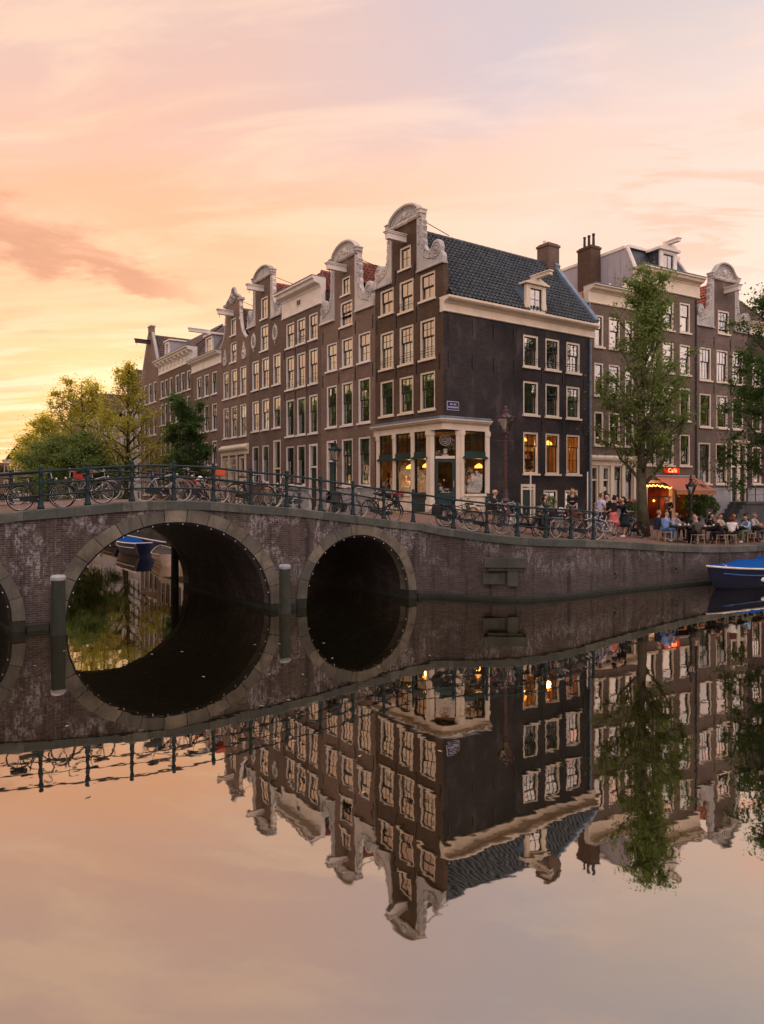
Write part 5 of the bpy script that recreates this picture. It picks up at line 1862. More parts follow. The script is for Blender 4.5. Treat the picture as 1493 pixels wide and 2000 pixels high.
# --- H8
w = S_[8] - S_[7]
t = thing('canal_house', 'tall far house with plain pointed gable, last of the row before the trees', 'house', left_origin(S_[8]), LA, GRP)
c8 = [(1.0, 1.95), (2.5, 3.45), (4.0, 4.95)]
r3, r2, r1, r0 = row(c8, 12.4, 14.3), row(c8, 9.3, 11.4), row(c8, 6.4, 8.4), row(c8, 3.6, 5.6)
g_ = [(2.55, 3.4, 15.3, 16.7)]
house_shell(t, w, 12, 14.9, BR_C, r3 + r2 + r1 + r0)
mb = MB().prism([(0, 14.9), (w, 14.9), (w * .5 + .55, 19.1), (w * .5 - .55, 19.1)], 0, .3).box(w * .5 - .42, w * .5 + .42, -.06, .35, 19.1, 19.75)
mb.build('gable_brick', BR_C, t)
MB().tube([(w + .02, .1, 14.85), (w * .5 + .6, .1, 19.1)], .15, 6).tube([(-.02, .1, 14.85), (w * .5 - .6, .1, 19.1)], .15, 6).box(w * .5 - .5, w * .5 + .5, -.1, .4, 19.75, 19.86).build('gable_edge', GABLE_ST, t)
put_windows(t, r3 + r2 + r1 + r0, stW2, curtain_p=.3)
hoist(t, w / 2, 18.1, 1.4, WOODD)
gable_roof(t, w, .3, 14, 14.85, 18.9, TILE_BR)
MB().box(w - 2.1, w - .2, 3.0, 9.0, 16.9, 17.15).build('roof_gutter', WHITE, t)

# far buildings past the end of the row, and the little house under the glow
def block(name, label, loc, rz, w, d, h, mat, rows_, cols_, roofm, rh, ww=1.0, wh=1.7, corn=True, z0=1.6):
    t = thing(name, label, 'house', loc, rz, 'distant houses beyond the trees')
    wins = []
    fh = (h - z0) / rows_
    for r in range(rows_):
        for c in range(cols_):
            x = (c + .5) * w / cols_
            wins.append((x - ww / 2, x + ww / 2, z0 + fh * r + fh * .25, z0 + fh * r + fh * .25 + wh))
    house_shell(t, w, d, h, mat, wins, z0=.5)
    for (a, b, c, e) in wins:
        window(t, (a, 0, c), 0, b - a, e - c, dict(stW2))
    if corn:
        cornice(t, -.1, w + .1, h, h + .7, .35, WHITE)
    gable_roof(t, w, .3, d, h + .5, h + .5 + rh, roofm)
    return t


block('canal_house', 'pale cream house half hidden by the trees at the end of the row', left_origin(54.5), LA, 7.0, 9, 13.0, RENDER_W, 4, 4, TILE_BR, 3.0)
block('canal_house', 'cream house behind the middle of the left trees', left_origin(72), LA, 9.0, 9, 12.6, RENDER_W, 4, 5, TILE_BR, 2.8)
block('canal_house', 'brown far house glimpsed between the tree crowns', left_origin(86), LA, 9.0, 9, 13.0, BR_C, 4, 5, TILE_BR, 3.0)
block('canal_house', 'small distant house with dark steep roof under the bright sky at the far left', (-79.3, 150, 0), R_(-12), 6.0, 9, 9.8, BR_C, 3, 4, TILE_BR, 3.4)
block('canal_house', 'white distant house beside the blue banner at the far left', (-72.8, 149, 0), R_(-10), 6.0, 8, 9.0, RENDER_W, 3, 3, TILE_BR, 2.4)
block('canal_house', 'low far house at the left edge behind the railing', (-86, 152, 0), R_(-18), 9.0, 8, 7.2, BR_C, 2, 4, TILE_RED, 2.2)

# ================================================================== RIGHT HOUSES
RA = math.atan2(.4962, .8682)
RO = Vector((11.25, 39.0, 0))
GR2 = 'canal houses in the row on the right'


def right_origin(x):
    return (RO.x + .8682 * x, RO.y + .4962 * x, 0)


# --- R1
w = 4.0
t = thing('canal_house', 'narrow brown house with cream cornice and twin dark doors right of the corner house', 'house', right_origin(0.02), RA, GR2)
cA = [(.40, 1.12), (1.52, 2.42), (2.80, 3.52)]
r3, r2, r1 = row(cA, 11.85, 13.60), row(cA, 9.18, 10.98), row(cA, 6.46, 8.30)
sf = [(.12, .72, 2.2, 5.32), (.98, 1.6, 2.2, 5.32), (1.92, 2.52, 3.4, 5.32), (2.80, 3.45, 3.4, 5.32)]
house_shell(t, w, 10, 14.18, BR_D, r3 + r2 + r1 + sf)
put_windows(t, r3 + r2, dict(stW, cas=CREAM, cols=1, up=1, lo=1, split=.42, curtain=(.06, .94, .93, CURTAIN))); put_windows(t, r1, dict(stW, cas=CREAM, cols=1, up=1, lo=1), curtain_p=.2)
cornice(t, -.05, w + .02, 14.18, 15.15, .5, CREAM, .35)
MB().prism([(2.3, 15.19), (3.6, 15.19), (3.4, 15.42), (3.15, 15.5), (2.95, 15.78), (2.75, 15.5), (2.5, 15.42)], -.1, .1).build('cornice_crest', CREAM, t)
door(t, (.12, 0, 2.2), 0, .60, 3.12, BLACKP, CREAM, .25); d_ = door(t, (.98, 0, 2.2), 0, .62, 3.12, BLACKP, CREAM, .25)
MB().lathe([(.001, 0), (.13, .0), (.13, .02), (.001, .02)], seg=18).build('round_sign', WHITE, d_, loc=(.31, .112, 1.85), rot=(R_(90), 0, 0))
put_windows(t, sf[2:], dict(stW, cas=CREAM, cols=1, up=1, lo=1, split=.38, frame=.06, glass=GLASS_S, curtain=(.04, .80, .97, CURTAIN)))
MB().extr_x([(0, 5.33), (-.06, 5.33), (-.06, 5.55), (-.20, 5.62), (-.24, 5.72), (-.24, 5.78), (0, 5.9)], -.02, w - .15).build('storefront_cornice', CREAM, t)
for x, wd_ in ((.0, .10), (.74, .22), (1.62, .28), (2.54, .24), (3.47, .16)):
    MB().box(x, x + wd_, -.05, -.002, 2.0 if x < 1.7 else 3.3, 5.325).build('pilaster', CREAM, t)
MB().box(1.92, 3.62, -.06, -.002, 1.9, 3.22).box(1.92, 3.7, -.12, -.002, 3.222, 3.36).build('stall_riser', GREYP, t)
MB().tube([(-.06, -.1, 1.9), (-.06, -.1, 14.2)], .05, 7).build('downpipe', LEAD, t)
pantiles(t, (-.3, 9.9, 13.5), (-.3, .36, 13.5), (2.0, .36, 15.5), (2.0, 9.9, 15.9), TILE_OR)
pantiles(t, (w, .36, 13.9), (w, 9.9, 13.9), (2.0, 9.9, 15.9), (2.0, .36, 15.5), TILE_OR)
MB().tube([(-.28, .37, 13.6), (2.0, .37, 15.55)], .07, 5).build('roof_edge', WHITE, t)
chimney(t, 3.15, 3.95, 2.9, 4.0, 14.5, 18.75, BR_DARK, 3, .75, IRON)
# flower box
fb = thing('flower_box', 'window box with red flowers below the net-curtained windows', 'flower box', right_origin(2.0), RA)
MB().box(0, 1.6, -.32, -.12, 3.15, 3.35).build('box', BLACKP, fb)
# --- R2 with mansard
w = 4.95
t = thing('canal_house', 'tall brown house with mansard attic and red-lit cafe on its ground floor', 'house', right_origin(4.03), RA, GR2)
cB = [(.45, 1.37), (1.93, 2.93), (3.45, 4.42)]
r3, r2, r1, r0 = row(cB, 13.42, 15.2), row(cB, 10.9, 12.7), row(cB, 8.14, 10.1), row(cB, 5.45, 7.32)
cafe = [(-.0, .38, 1.9, 4.30), (.62, 2.72, 1.9, 4.30), (2.98, 4.75, 1.9, 4.30)]
house_shell(t, w, 12, 15.6, BR_D, r3 + r2 + r1 + r0 + [(.02, w - .02, 1.6, 4.55)])
put_windows(t, r3 + r2, dict(stW, cas=CREAM, cols=1, up=1, lo=1, split=.45, curtain=(.06, .94, .93, CURTAIN))); put_windows(t, r1 + r0, dict(stW, cas=CREAM, cols=1, up=1, lo=1, split=.35), curtain_p=.4)
cornice(t, -.1, w + .3, 15.6, 16.78, .5, CREAM, .4)
ms = MB()
za, zb_ = 16.8, 18.15
ms.add([(.0, .35, za), (w, .35, za), (w - .55, 1.0, zb_), (.05, 1.0, zb_)], [(0, 1, 2, 3)])
ms.add([(w, .35, za), (w, 9, za), (w - .55, 8.5, zb_), (w - .55, 1.0, zb_)], [(0, 1, 2, 3)])
ms.build('mansard_slope', paint('dark_slates', (.035, .038, .050), .5, .25, 8), t)
mb = MB()
mb.prism([(.35, za), (1.0, zb_), (9, zb_), (11, zb_ - .4), (12, 14), (.35, 14)], 0, .2, f=lambda x, y, z: (y - .01, x, z))
mb.build('party_wall', RENDER_W, t)
MB().box(.25, w - .6, 1.05, 8.5, zb_ - 1.2, zb_ - .02).build('flat_roof', LEAD, t)
MB().tube([(0.02, .33, za), (.05, .95, zb_)], .11, 6).tube([(w, .33, za), (w - .55, .95, zb_)], .10, 6).box(.1, w - .35, .85, 1.08, zb_, zb_ + .16).box(-.06, .24, 1.08, 9.2, zb_ - .03, zb_ + .14).build('mansard_trim', WHITE, t)
dd_ = MB().box(1.78, 3.12, .1, 1.2, za, 18.05).build('dormer', paint('dormer_slate', (.05, .055, .075), .5, .2, 8), t)
MB().box(1.72, 1.98, -.02, .098, za, 18.05).box(2.92, 3.18, -.02, .098, za, 18.05).box(1.98, 2.92, -.02, .098, 17.9, 18.05).box(1.55, 3.35, -.16, .9, 18.052, 18.2).prism([(1.7, 18.202), (3.2, 18.202), (2.9, 18.42), (2.45, 18.55), (2.0, 18.42)], -.1, .1).box(2.33, 2.57, -.75, .3, 18.42, 18.58).box(2.28, 2.62, -.80, .3, 18.582, 18.64).build('dormer_frame', WHITE, dd_)
window(t, (1.98, -.02, za + .05), 0, .94, 1.05, dict(cas=WHITE, sash=BLACKP, cols=2, up=1, lo=0, frame=.04, curtain=(.06, .94, .93, CURTAIN)))
MB().tube([(w - .08, -.07, 1.8), (w - .08, -.07, 15.5)], .045, 7).build('downpipe', IRON, t)
# cafe front
cf = MB().box(.30, .58, -.06, .2, 1.6, 4.40).box(2.72, 2.96, -.06, .2, 1.6, 4.40).box(4.74, 4.93, -.06, .2, 1.6, 4.40).box(.03, 4.93, -.02, .2, 4.402, 4.55)
cf.build('cafe_front', CREAM, t)
MB().box(.62, 2.70, .02, .10, 3.55, 3.62).box(.62, 2.70, .02, .10, 1.6, 2.3).box(2.98, 4.72, .02, .10, 1.6, 2.35).box(1.62, 1.70, .02, .10, 2.302, 3.548).build('cafe_joinery', WOODD, t)
MB().add([(2.98, .12, 2.35), (4.72, .12, 2.35), (4.72, .12, 4.4), (2.98, .12, 4.4)], [(0, 1, 2, 3)]).build('cafe_glass', GLASS_S, t)
mb = MB()
z0c, z1c, yb = 1.75, 4.5, 4.5
mb.add([(.05, .15, z0c), (4.9, .15, z0c), (4.9, yb, z0c), (.05, yb, z0c)], [(0, 1, 2, 3)])
mb.add([(.05, .2, z1c), (.05, yb, z1c), (4.9, yb, z1c), (4.9, .2, z1c)], [(0, 1, 2, 3)])
for x in (.05, 2.84, 4.9):
    mb.add([(x, .2, z0c), (x, yb, z0c), (x, yb, z1c), (x, .2, z1c)], [(0, 1, 2, 3)])
mb.add([(.05, yb, z0c), (4.9, yb, z0c), (4.9, yb, z1c), (.05, yb, z1c)], [(0, 1, 2, 3)])
mb.build('cafe_interior', paint('cafe_red_wall', (.14, .032, .018), .7, .5), t)
bs = MB()
for z in (2.6, 2.95, 3.3):
    bs.box(.4, 2.5, 3.9, 4.2, z, z + .04)
    x = .45
    while x < 2.4:
        bs.lathe([(.035, 0), (.035, .18), (.015, .22), (.015, .28)], (x, 4.05, z + .041), 6, rr_.choice([1, 2, 0])); x += rr_.uniform(.09, .16)
bs.box(.5, 2.3, 2.9, 3.3, 1.75, 2.85)
bs.build('bar_shelves', [WOODD, TERRA, CREAM], t)
MB().box(.9, 1.9, 1.4, 1.5, 3.72, 4.15).build('red_light_panel', EM_RED, t)
# sign
sg = thing('neon_sign', 'small red lit Café sign above the awning', 'sign', right_origin(6.05), RA)
MB().box(0, 1.28, -.10, -.03, 4.98, 5.28).build('sign_board', EM_RED, sg)
cu = bpy.data.curves.new('sign_text', 'FONT'); cu.body = 'Café'; cu.size = .34; cu.extrude = .008; cu.align_x = 'CENTER'; cu.space_character = 1.25
tmp = bpy.data.objects.new('tmp', cu); COL.objects.link(tmp)
bpy.context.view_layer.update()
tm = bpy.data.meshes.new_from_object(tmp.evaluated_get(bpy.context.evaluated_depsgraph_get()))
bpy.data.objects.remove(tmp)
tm.materials.clear(); tm.materials.append(EM_NEON)
link(tm, 'lettering', sg, (.64, -.115, 5.03), (R_(90), 0, 0))
# awning
aw = thing('awning', 'salmon striped-edge fabric awning pulled out over the cafe terrace door', 'awning', right_origin(5.3), RA)
salmon = curtain_mat('salmon_canvas', (.64, .25, .18))
orange_c = curtain_mat('orange_valance', (.62, .28, .12))
mb = MB()
nw = 28
for i in range(nw + 1):
    x = 3.5 * i / nw
    mb.v += [(x, -.03, 4.76 + .0), (x, -.75, 4.37 - .012 * (1 - math.cos(i * .9))), (x, -1.45, 3.98)]
for i in range(nw):
    for k in (0, 1):
        mb.f.append((3 * i + k, 3 * i + 3 + k, 3 * i + 4 + k, 3 * i + 1 + k)); mb.mi.append(0)
mb.build('canvas', salmon, aw)
mb = MB()
for i in range(nw * 2 + 1):
    x = 3.5 * i / (nw * 2)
    mb.v += [(x, -1.47, 3.95), (x, -1.48 + .01 * math.sin(i), 3.76 - .05 * abs(math.sin(i * math.pi / 4)))]
for i in range(nw * 2):
    mb.f.append((2 * i, 2 * i + 2, 2 * i + 3, 2 * i + 1)); mb.mi.append(0)
mb.build('valance', orange_c, aw)
MB().tube([(0, -1.46, 3.97), (3.5, -1.46, 3.97)], .03, 6).tube([(0, -.03, 4.80), (3.5, -.03, 4.80)], .07, 6).tube([(.15, -.03, 4.4), (.15, -.75, 4.2), (.15, -1.42, 3.95)], .015, 5).tube([(3.35, -.03, 4.4), (3.35, -.75, 4.2), (3.35, -1.42, 3.95)], .015, 5).build('rods', GREYP, aw)


def rw(x, y, z):
    o = right_origin(x)
    return Vector((o[0] - .4962 * y, o[1] + .8682 * y, z))


warm_point_light(None, 0, rw(5.3, 1.6, 3.6), 16, .15, (1, .22, .07))  # unseen red point light inside the cafe, no lamp body
warm_point_light(None, 0, rw(7.6, 2.0, 3.6), 14, .15, (1, .50, .16))  # unseen orange point light behind the right cafe bay, no lamp body
for i, (x, y, z, e, lb) in enumerate(((4.95, .6, 3.98, 26, 'bright orange globe lamp at the cafe door, under the string lights'), (6.3, .9, 3.35, 12, 'small warm globe lamp deep in the cafe doorway'), (7.45, .7, 3.5, 26, 'warm wall lamp behind the right cafe window'))):
    t2 = thing('globe_lamp', lb, 'lamp', rw(x, y, z), 0, 'lamps of the cafe')
    MB().ball((0, 0, 0), .11 if i == 0 else .07, 12, 8).build('globe', EM_LAMP, t2, smooth=True)
    MB().tube([(0, 0, .08), (0, 0, 4.4 - z)], .008, 5).build('cord', IRON, t2)
    warm_point_light(None, 0, rw(x, y - .18, z), e, .1, (1, .42, .12))
sl = thing('string_lights', 'string of small orange bulbs hung along the cafe front by the tree', 'string lights', rw(4.0, -.1, 4.35), RA)
P = [(.0, -.05, .02), (.5, -.10, -.05), (1.0, -.12, -.02), (1.5, -.3, -.08), (2.0, -.45, -.18)]
MB().tube(catmull(P, 6), .006, 4).build('cord', IRON, sl)
sb_me = MB().ball((0, 0, 0), .035, 8, 5).mesh('bulb', EM_STR, True)
for k in range(22):
    q = k / 21 * 4
    i = min(3, int(q)); p = Vector(P[i]).lerp(Vector(P[i + 1]), q - i)
    link(sb_me, 'bulb', sl, p + Vector((0, -.02, -.05 - .03 * (k % 3))))
# --- R3
w = 5.05
t = thing('canal_house', 'grey-brown house with lobed white neck gable and tall cream double door', 'house', right_origin(9.0), RA, GR2)
cC = [(.30, 1.42), (1.92, 3.04), (3.50, 4.62)]
r2, r1 = row(cC, 10.72, 12.72), row(cC, 7.86, 9.90)
r0 = [(.22, 1.36, 4.38, 6.9), (1.86, 2.98, 4.38, 6.9)]
g_ = [(2.06, 3.18, 13.75, 15.2)]; dr = [(3.34, 4.98, 3.28, 6.95)]; bs_ = [(.5, 1.3, 2.6, 3.6)]
house_shell(t, w, 10, 14.0, BR_E, r2 + r1 + r0 + g_ + dr + bs_, neck=(1.62, 3.68, 17.1))
put_windows(t, r2, dict(stW, cas=CREAM, cols=3, up=1, lo=1, curtain=(.06, .94, .93, CURTAIN))); put_windows(t, r1, dict(stW, cas=CREAM, cols=1, up=1, lo=1, split=.4), curtain_p=.3)
put_windows(t, r0, dict(stW, cas=CREAM, cols=2, up=1, lo=3, split=.33, glass=GLASS_S, curtain=(.06, .94, .97, CURTAIN))); put_windows(t, g_, dict(stW, cas=CREAM, cols=3, up=2, lo=2), curtain_p=0)
window(t, (.5, 0, 2.6), 0, .8, 1.0, dict(stW, cas=GREYP, cols=1, up=1, lo=0, frame=.05))
door(t, (3.34, 0, 3.28), 0, .80, 3.67, BLACKP, CREAM, .40); door(t, (4.16, 0, 3.28), 0, .82, 3.67, BLACKP, CREAM, .40)
MB().extr_x([(0, 6.96), (-.12, 6.96), (-.2, 7.05), (-.2, 7.12), (0, 7.14)], 3.25, 5.02).build('door_hood', CREAM, t)
scroll_piece(t, 3.69, 5.3, 14.0, 17.0, 1); scroll_piece(t, 1.61, -.02, 14.0, 17.0, -1)
pediment(t, 1.40, 3.92, 17.12, 18.15, kind='lobe')
hoist(t, 2.75, 16.25, 1.0)
plinth(t, 3.3, [], 4.05, GREYP, .3)
gable_roof(t, w, .26, 10, 13.6, 16.9, TILE_OR)
anchors(t, [(x, z) for z in (10.3, 13.1) for x in (1.66, 3.28)])
# stoop
st_ = thing('stoop', 'grey stone stoop with black iron rail at the tall double door', 'steps', rw(12.3, 0, 0), RA)
MB().box(-.1, 2.9, -1.1, -.07, 1.2, 3.12).box(-.16, 2.96, -1.16, -.06, 3.122, 3.26).build('landing', STONE_G, st_)
for k in range(7):
    MB().box(-.12 - .28 * (7 - k), -.102, -1.08, -.08, 1.2 + .0 if k == 0 else 1.2 + .001 + .27 * k - .0, 1.2 + .27 * (k + 1)).build('step', STONE_G, st_)
rl_ = MB()
for x in (.0, .9, 1.8, 2.8):
    rl_.tube([(x, -1.08, 3.26), (x, -1.08, 4.15)], .03, 6)
rl_.tube([(0, -1.08, 4.12), (2.8, -1.08, 4.12)], .022, 6).tube([(0, -1.08, 3.7), (2.8, -1.08, 3.7)], .016, 6).tube([(0, -1.08, 4.12), (-1.9, -1.08, 2.4)], .022, 6).tube([(-1.9, -1.08, 2.4), (-1.9, -1.08, 1.5)], .03, 6)
rl_.build('handrail', IRON, st_)
# --- R4
w = 4.9
t = thing('canal_house', 'dark brick house with brown pantiles behind the dark tree at the right edge', 'house', right_origin(14.06), RA, GR2)
cD = [(.50, 1.48), (2.0, 3.0), (3.5, 4.5)]
r2, r1, r0 = row(cD, 10.72, 12.6), row(cD, 7.78, 9.75), row(cD, 4.4, 6.8)
house_shell(t, w, 10, 14.0, BR_F, r2 + r1 + r0)
put_windows(t, r2 + r1 + r0, dict(stW, cas=CREAM, cols=3, up=1, lo=1), curtain_p=.5)
cornice(t, 0, w, 14.0, 14.8, .4, CREAM)
pantiles(t, (0, .3, 14.5), (w, .3, 14.5), (w, 4.5, 18.2), (0, 4.5, 18.2), TILE_BR)
MB().prism([(.3, 14.0), (4.5, 18.15), (9.5, 14.0)], 0, .25, f=lambda x, y, z: (y - .02, x, z)).prism([(.3, 14.0), (4.5, 18.15), (9.5, 14.0)], 0, .25, f=lambda x, y, z: (w - y, x, z)).build('gable_brick', BR_F, t)
plinth(t, w, [], 4.05, GREYP)

# ================================================================== TREES
def tree(name, label, x, y, h, crown, tr, leaves, lsize, lmat, seed, group, limbs=16, z=None, hb=.28, lean=(0, 0), cat='tree', spread=.26):
    """crown: list of (height fraction, radius m); tapered trunk, limbs, twigs and single leaf faces gathered along the twigs"""
    rg = random.Random(seed); ng = np.random.RandomState(seed)
    z = gz(x, y) if z is None else z
    t = thing(name, label, cat, (x, y, z), 0, group)
    cf_, crr = [c[0] for c in crown], [c[1] for c in crown]
    rad = lambda f: float(np.interp(f, cf_, crr))
    mb = MB()
    N_ = 9
    tp = []
    for i in range(N_):
        f = i / (N_ - 1)
        tp.append(Vector((lean[0] * f + .12 * math.sin(f * 5 + seed), lean[1] * f + .10 * math.cos(f * 4 + seed), h * .93 * f)))
    trr = [tr * (1.35 if i == 0 else 1) * (1 - .93 * (i / (N_ - 1)) ** 1.1) + .015 for i in range(N_)]
    mb.tube(tp, trr, 9)
    tips = []

    def on_trunk(f):
        q = f / .93 * (N_ - 1); i = min(N_ - 2, int(q))
        return tp[i].lerp(tp[i + 1], min(1, q - i)), trr[i] + (trr[i + 1] - trr[i]) * min(1, q - i)
    for k in range(limbs):
        f0 = hb + (.86 - hb) * (k / limbs) ** 1.05
        a = k * 2.39996 + rg.uniform(-.4, .4)
        p0, r0 = on_trunk(f0)
        f1 = min(.985, f0 + rg.uniform(.10, .26) * (1.1 - .5 * f0))
        R = rad(f1) * rg.uniform(.68, 1.03)
        end = Vector((tp[-1].x * f1 + R * math.cos(a), tp[-1].y * f1 + R * math.sin(a), h * f1))
        mid = p0.lerp(end, .5) + Vector((rg.uniform(-.2, .2), rg.uniform(-.2, .2), rg.uniform(-.25, .05) * 1.0))
        q = [p0, p0.lerp(mid, .5) + Vector((0, 0, .05)), mid, mid.lerp(end, .5) + Vector((0, 0, .12)), end]
        rl0 = min(r0 * .6, tr * .40) + .008
        mb.tube(q, [rl0, rl0 * .78, rl0 * .55, rl0 * .33, .010], 6)
        nt_ = 8
        for j in range(nt_):
            s = .25 + .75 * j / (nt_ - 1)
            i = min(3, int(s * 4)); b0 = q[i].lerp(q[i + 1], min(1, s * 4 - i))
            L_ = (.55 + .5 * rad(f1) * (1.15 - s)) * rg.uniform(.6, 1.1)
            d = Vector((rg.gauss(0, 1), rg.gauss(0, 1), rg.gauss(.35, .6)))
            d = (d.normalized() + (end - p0).normalized() * .7).normalized()
            b1 = b0 + d * L_ * .55 + Vector((0, 0, .05)); b2 = b0 + d * L_ + Vector((0, 0, rg.uniform(-.1, .2)))
            mb.tube([b0, b1, b2], [rl0 * .22 + .004, rl0 * .14 + .004, .004], 4, caps=False)
            tips += [(b0, b2, 1.0)]
            for u_ in range(2):
                e = b1 + Vector((rg.gauss(0, 1), rg.gauss(0, 1), rg.gauss(.2, .7))).normalized() * L_ * rg.uniform(.4, .7)
                mb.tube([b1, e], [.008, .003], 3, caps=False)
                tips.append((b1, e, .9))
    # leader twigs at the top
    for k in range(10):
        b0, _ = on_trunk(.80 + .13 * k / 10)
        e = b0 + Vector((rg.gauss(0, .35), rg.gauss(0, .35), rg.uniform(.2, .07 * h)))
        mb.tube([b0, e], [.015, .004], 4, caps=False); tips.append((b0, e, .9))
    mb.build('trunk', BARK, t, smooth=True)
    A_ = np.array([tuple(a) for a, b, c in tips]); B_2 = np.array([tuple(b) for a, b, c in tips])
    wts = ng.gamma(1.3, 1.0, len(tips)); wts /= wts.sum()
    idx = ng.choice(len(tips), leaves, p=wts)
    s = ng.beta(2.2, 1.2, leaves)[:, None] * 1.08
    C = A_[idx] * (1 - s) + B_2[idx] * s + np.clip(ng.normal(0, 1, (leaves, 3)), -1.7, 1.7) * spread * np.array([1, 1, .75]) * np.clip(ng.gamma(1.5, .6, leaves), 0, 1.9)[:, None]
    n = ng.normal(0, 1, (leaves, 3)); n[:, 2] = np.abs(n[:, 2]) + .35
    n /= np.linalg.norm(n, axis=1)[:, None]
    a = np.cross(n, ng.normal(0, 1, (leaves, 3))); a /= np.linalg.norm(a, axis=1)[:, None]
    b = np.cross(n, a)
    sz = lsize * ng.uniform(.6, 1.35, leaves)[:, None]
    V = np.stack([C - a * sz * .5, C + b * sz * .32 + n * sz * .08, C + a * sz * .55, C - b * sz * .32 + n * sz * .08], 1).reshape(-1, 3)
    me = bpy.data.meshes.new('crown')
    me.vertices.add(len(V)); me.vertices.foreach_set('co', V.astype(np.float32).ravel())
    me.loops.add(4 * leaves); me.loops.foreach_set('vertex_index', np.arange(4 * leaves, dtype=np.int32))
    me.polygons.add(leaves); me.polygons.foreach_set('loop_start', np.arange(0, 4 * leaves, 4, dtype=np.int32)); me.polygons.foreach_set('loop_total', np.full(leaves, 4, dtype=np.int32))
    me.materials.append(lmat); me.update(calc_edges=True)
    link(me, 'crown', t)
    return t


GTREE = 'elm trees along the narrow canal'
tree('elm_tree', 'tall green elm in front of the cafe, its trunk beside the awning', 11.99, 33.0, 12.9,
     [(0, .3), (.2, .6), (.30, 1.5), (.42, 2.15), (.55, 2.3), (.66, 2.0), (.76, 1.25), (.88, .75), (1, .25)], .22, 21000, .125, LEAF, 3, None, 28, hb=.17, lean=(.15, 0), spread=.20)
tree('elm_tree', 'dark dense elm at the right edge, hanging over the stoop', 19.6, 34.3, 13.2,
     [(0, .5), (.18, 2.2), (.4, 2.9), (.6, 2.9), (.8, 2.2), (1, .4)], .28, 34000, .14, LEAF_D, 8, None, 24, hb=.18)
tree('elm_tree', 'small dark columnar elm in front of the bracketed-cornice house', -13.4, 49.2, 8.9,
     [(0, .5), (.2, 1.5), (.45, 1.6), (.7, 1.2), (.88, .9), (1, .5)], .2, 22000, .14, LEAF_D, 12, GTREE, 18, hb=.14, spread=.22)
tree('elm_tree', 'feathery tall elm at the end of the house row, tallest of the left trees', -22.0, 61.8, 13.9,
     [(0, .5), (.2, 2.6), (.4, 4.0), (.55, 3.8), (.7, 2.4), (.85, .9), (1, .3)], .22, 10500, .19, LEAF_Y, 17, GTREE, 30, hb=.16, spread=.26)
tree('elm_tree', 'broad elm with glowing top, second tall one left of the house row', -31.5, 75.0, 14.6,
     [(0, .8), (.2, 3.4), (.42, 4.8), (.62, 4.6), (.8, 3.2), (1, .8)], .26, 12500, .23, LEAF_Y, 23, GTREE, 30, hb=.16, spread=.34)
tree('elm_tree', 'round golden-green elm left of the middle of the tree row', -41.5, 89.0, 11.4,
     [(0, 1), (.2, 3.0), (.45, 3.8), (.65, 3.6), (.85, 2.4), (1, .8)], .3, 20000, .25, LEAF_Y, 29, GTREE, 24, hb=.14, spread=.5)
tree('elm_tree', 'lowest elm at the left end of the tree row', -47.5, 106.0, 8.6,
     [(0, 1), (.2, 3.0), (.45, 3.6), (.65, 3.2), (.85, 2.0), (1, .6)], .3, 15000, .27, LEAF_Y, 31, GTREE, 20, hb=.14, spread=.5)
tree('elm_tree', 'low bushy elm overhanging the canal just behind the bridge bicycles', -25.5, 60.0, 7.2,
     [(0, 1), (.2, 3.2), (.5, 4.2), (.75, 3.0), (1, .8)], .2, 36000, .17, LEAF, 37, GTREE, 22, z=1.5, hb=.12, spread=.4)
tree('elm_tree', 'low leafy elm filling the gap left of the feathery one', -33.8, 73.0, 7.4,
     [(0, 1), (.2, 2.6), (.5, 3.1), (.75, 2.5), (1, .8)], .2, 30000, .19, LEAF, 41, GTREE, 20, z=1.5, hb=.12, spread=.45)
tree('elm_tree', 'distant elm cut by the left edge of the picture', -84.5, 148.0, 14.5,
     [(0, 1), (.2, 4.2), (.45, 5.4), (.65, 5.0), (.85, 3.0), (1, .8)], .3, 20000, .34, LEAF_Y, 43, GTREE, 18, z=1.5, spread=.6)
for i, (v, hh) in enumerate(((2, 12.5), (10, 14), (18, 14.5), (26, 14.5), (34, 14.5), (43, 15), (53, 15), (64, 15))):
    p = Vector((LB.x, LB.y, 0)) + CD * v + Vector((-.8241, -.5664, 0)) * 1.6
    tree('elm_tree', 'elm on the left bank outside the picture, mirrored in the lower windows', p.x, p.y, hh, [(0, 1), (.2, 3.2), (.45, 4.3), (.65, 4.3), (.85, 3.0), (1, .8)],
         .26, 20000, .50, LEAF, 60 + i, 'elms on the left bank', 14, z=1.7, hb=.2, spread=.4)
for i in range(9):
    tree('elm_tree', 'elm on the bank behind the viewer, mirrored in the shop panes', -42 + 11 * i, -17 - 3 * (i % 2), 13.5 + (i % 3), [(0, 1), (.2, 3.6), (.45, 5.2), (.65, 5.0), (.85, 3.2), (1, .8)],
         .28, 9000, .70, LEAF, 100 + i, 'elms behind the viewer', 12, z=1.6, hb=.15, spread=.5)
for i in range(8):
    x = 38 + 8.5 * i
    tree('elm_tree', 'elm on the opposite bank outside the picture, mirrored in the right-hand windows', x, 10 + .571 * (x - 25), 15 + (i % 3), [(0, 1), (.2, 3.4), (.45, 4.6), (.65, 4.4), (.85, 3.0), (1, .8)],
         .26, 14000, .50, LEAF, 80 + i, 'elms on the opposite bank', 14, z=1.6, hb=.2, spread=.4)


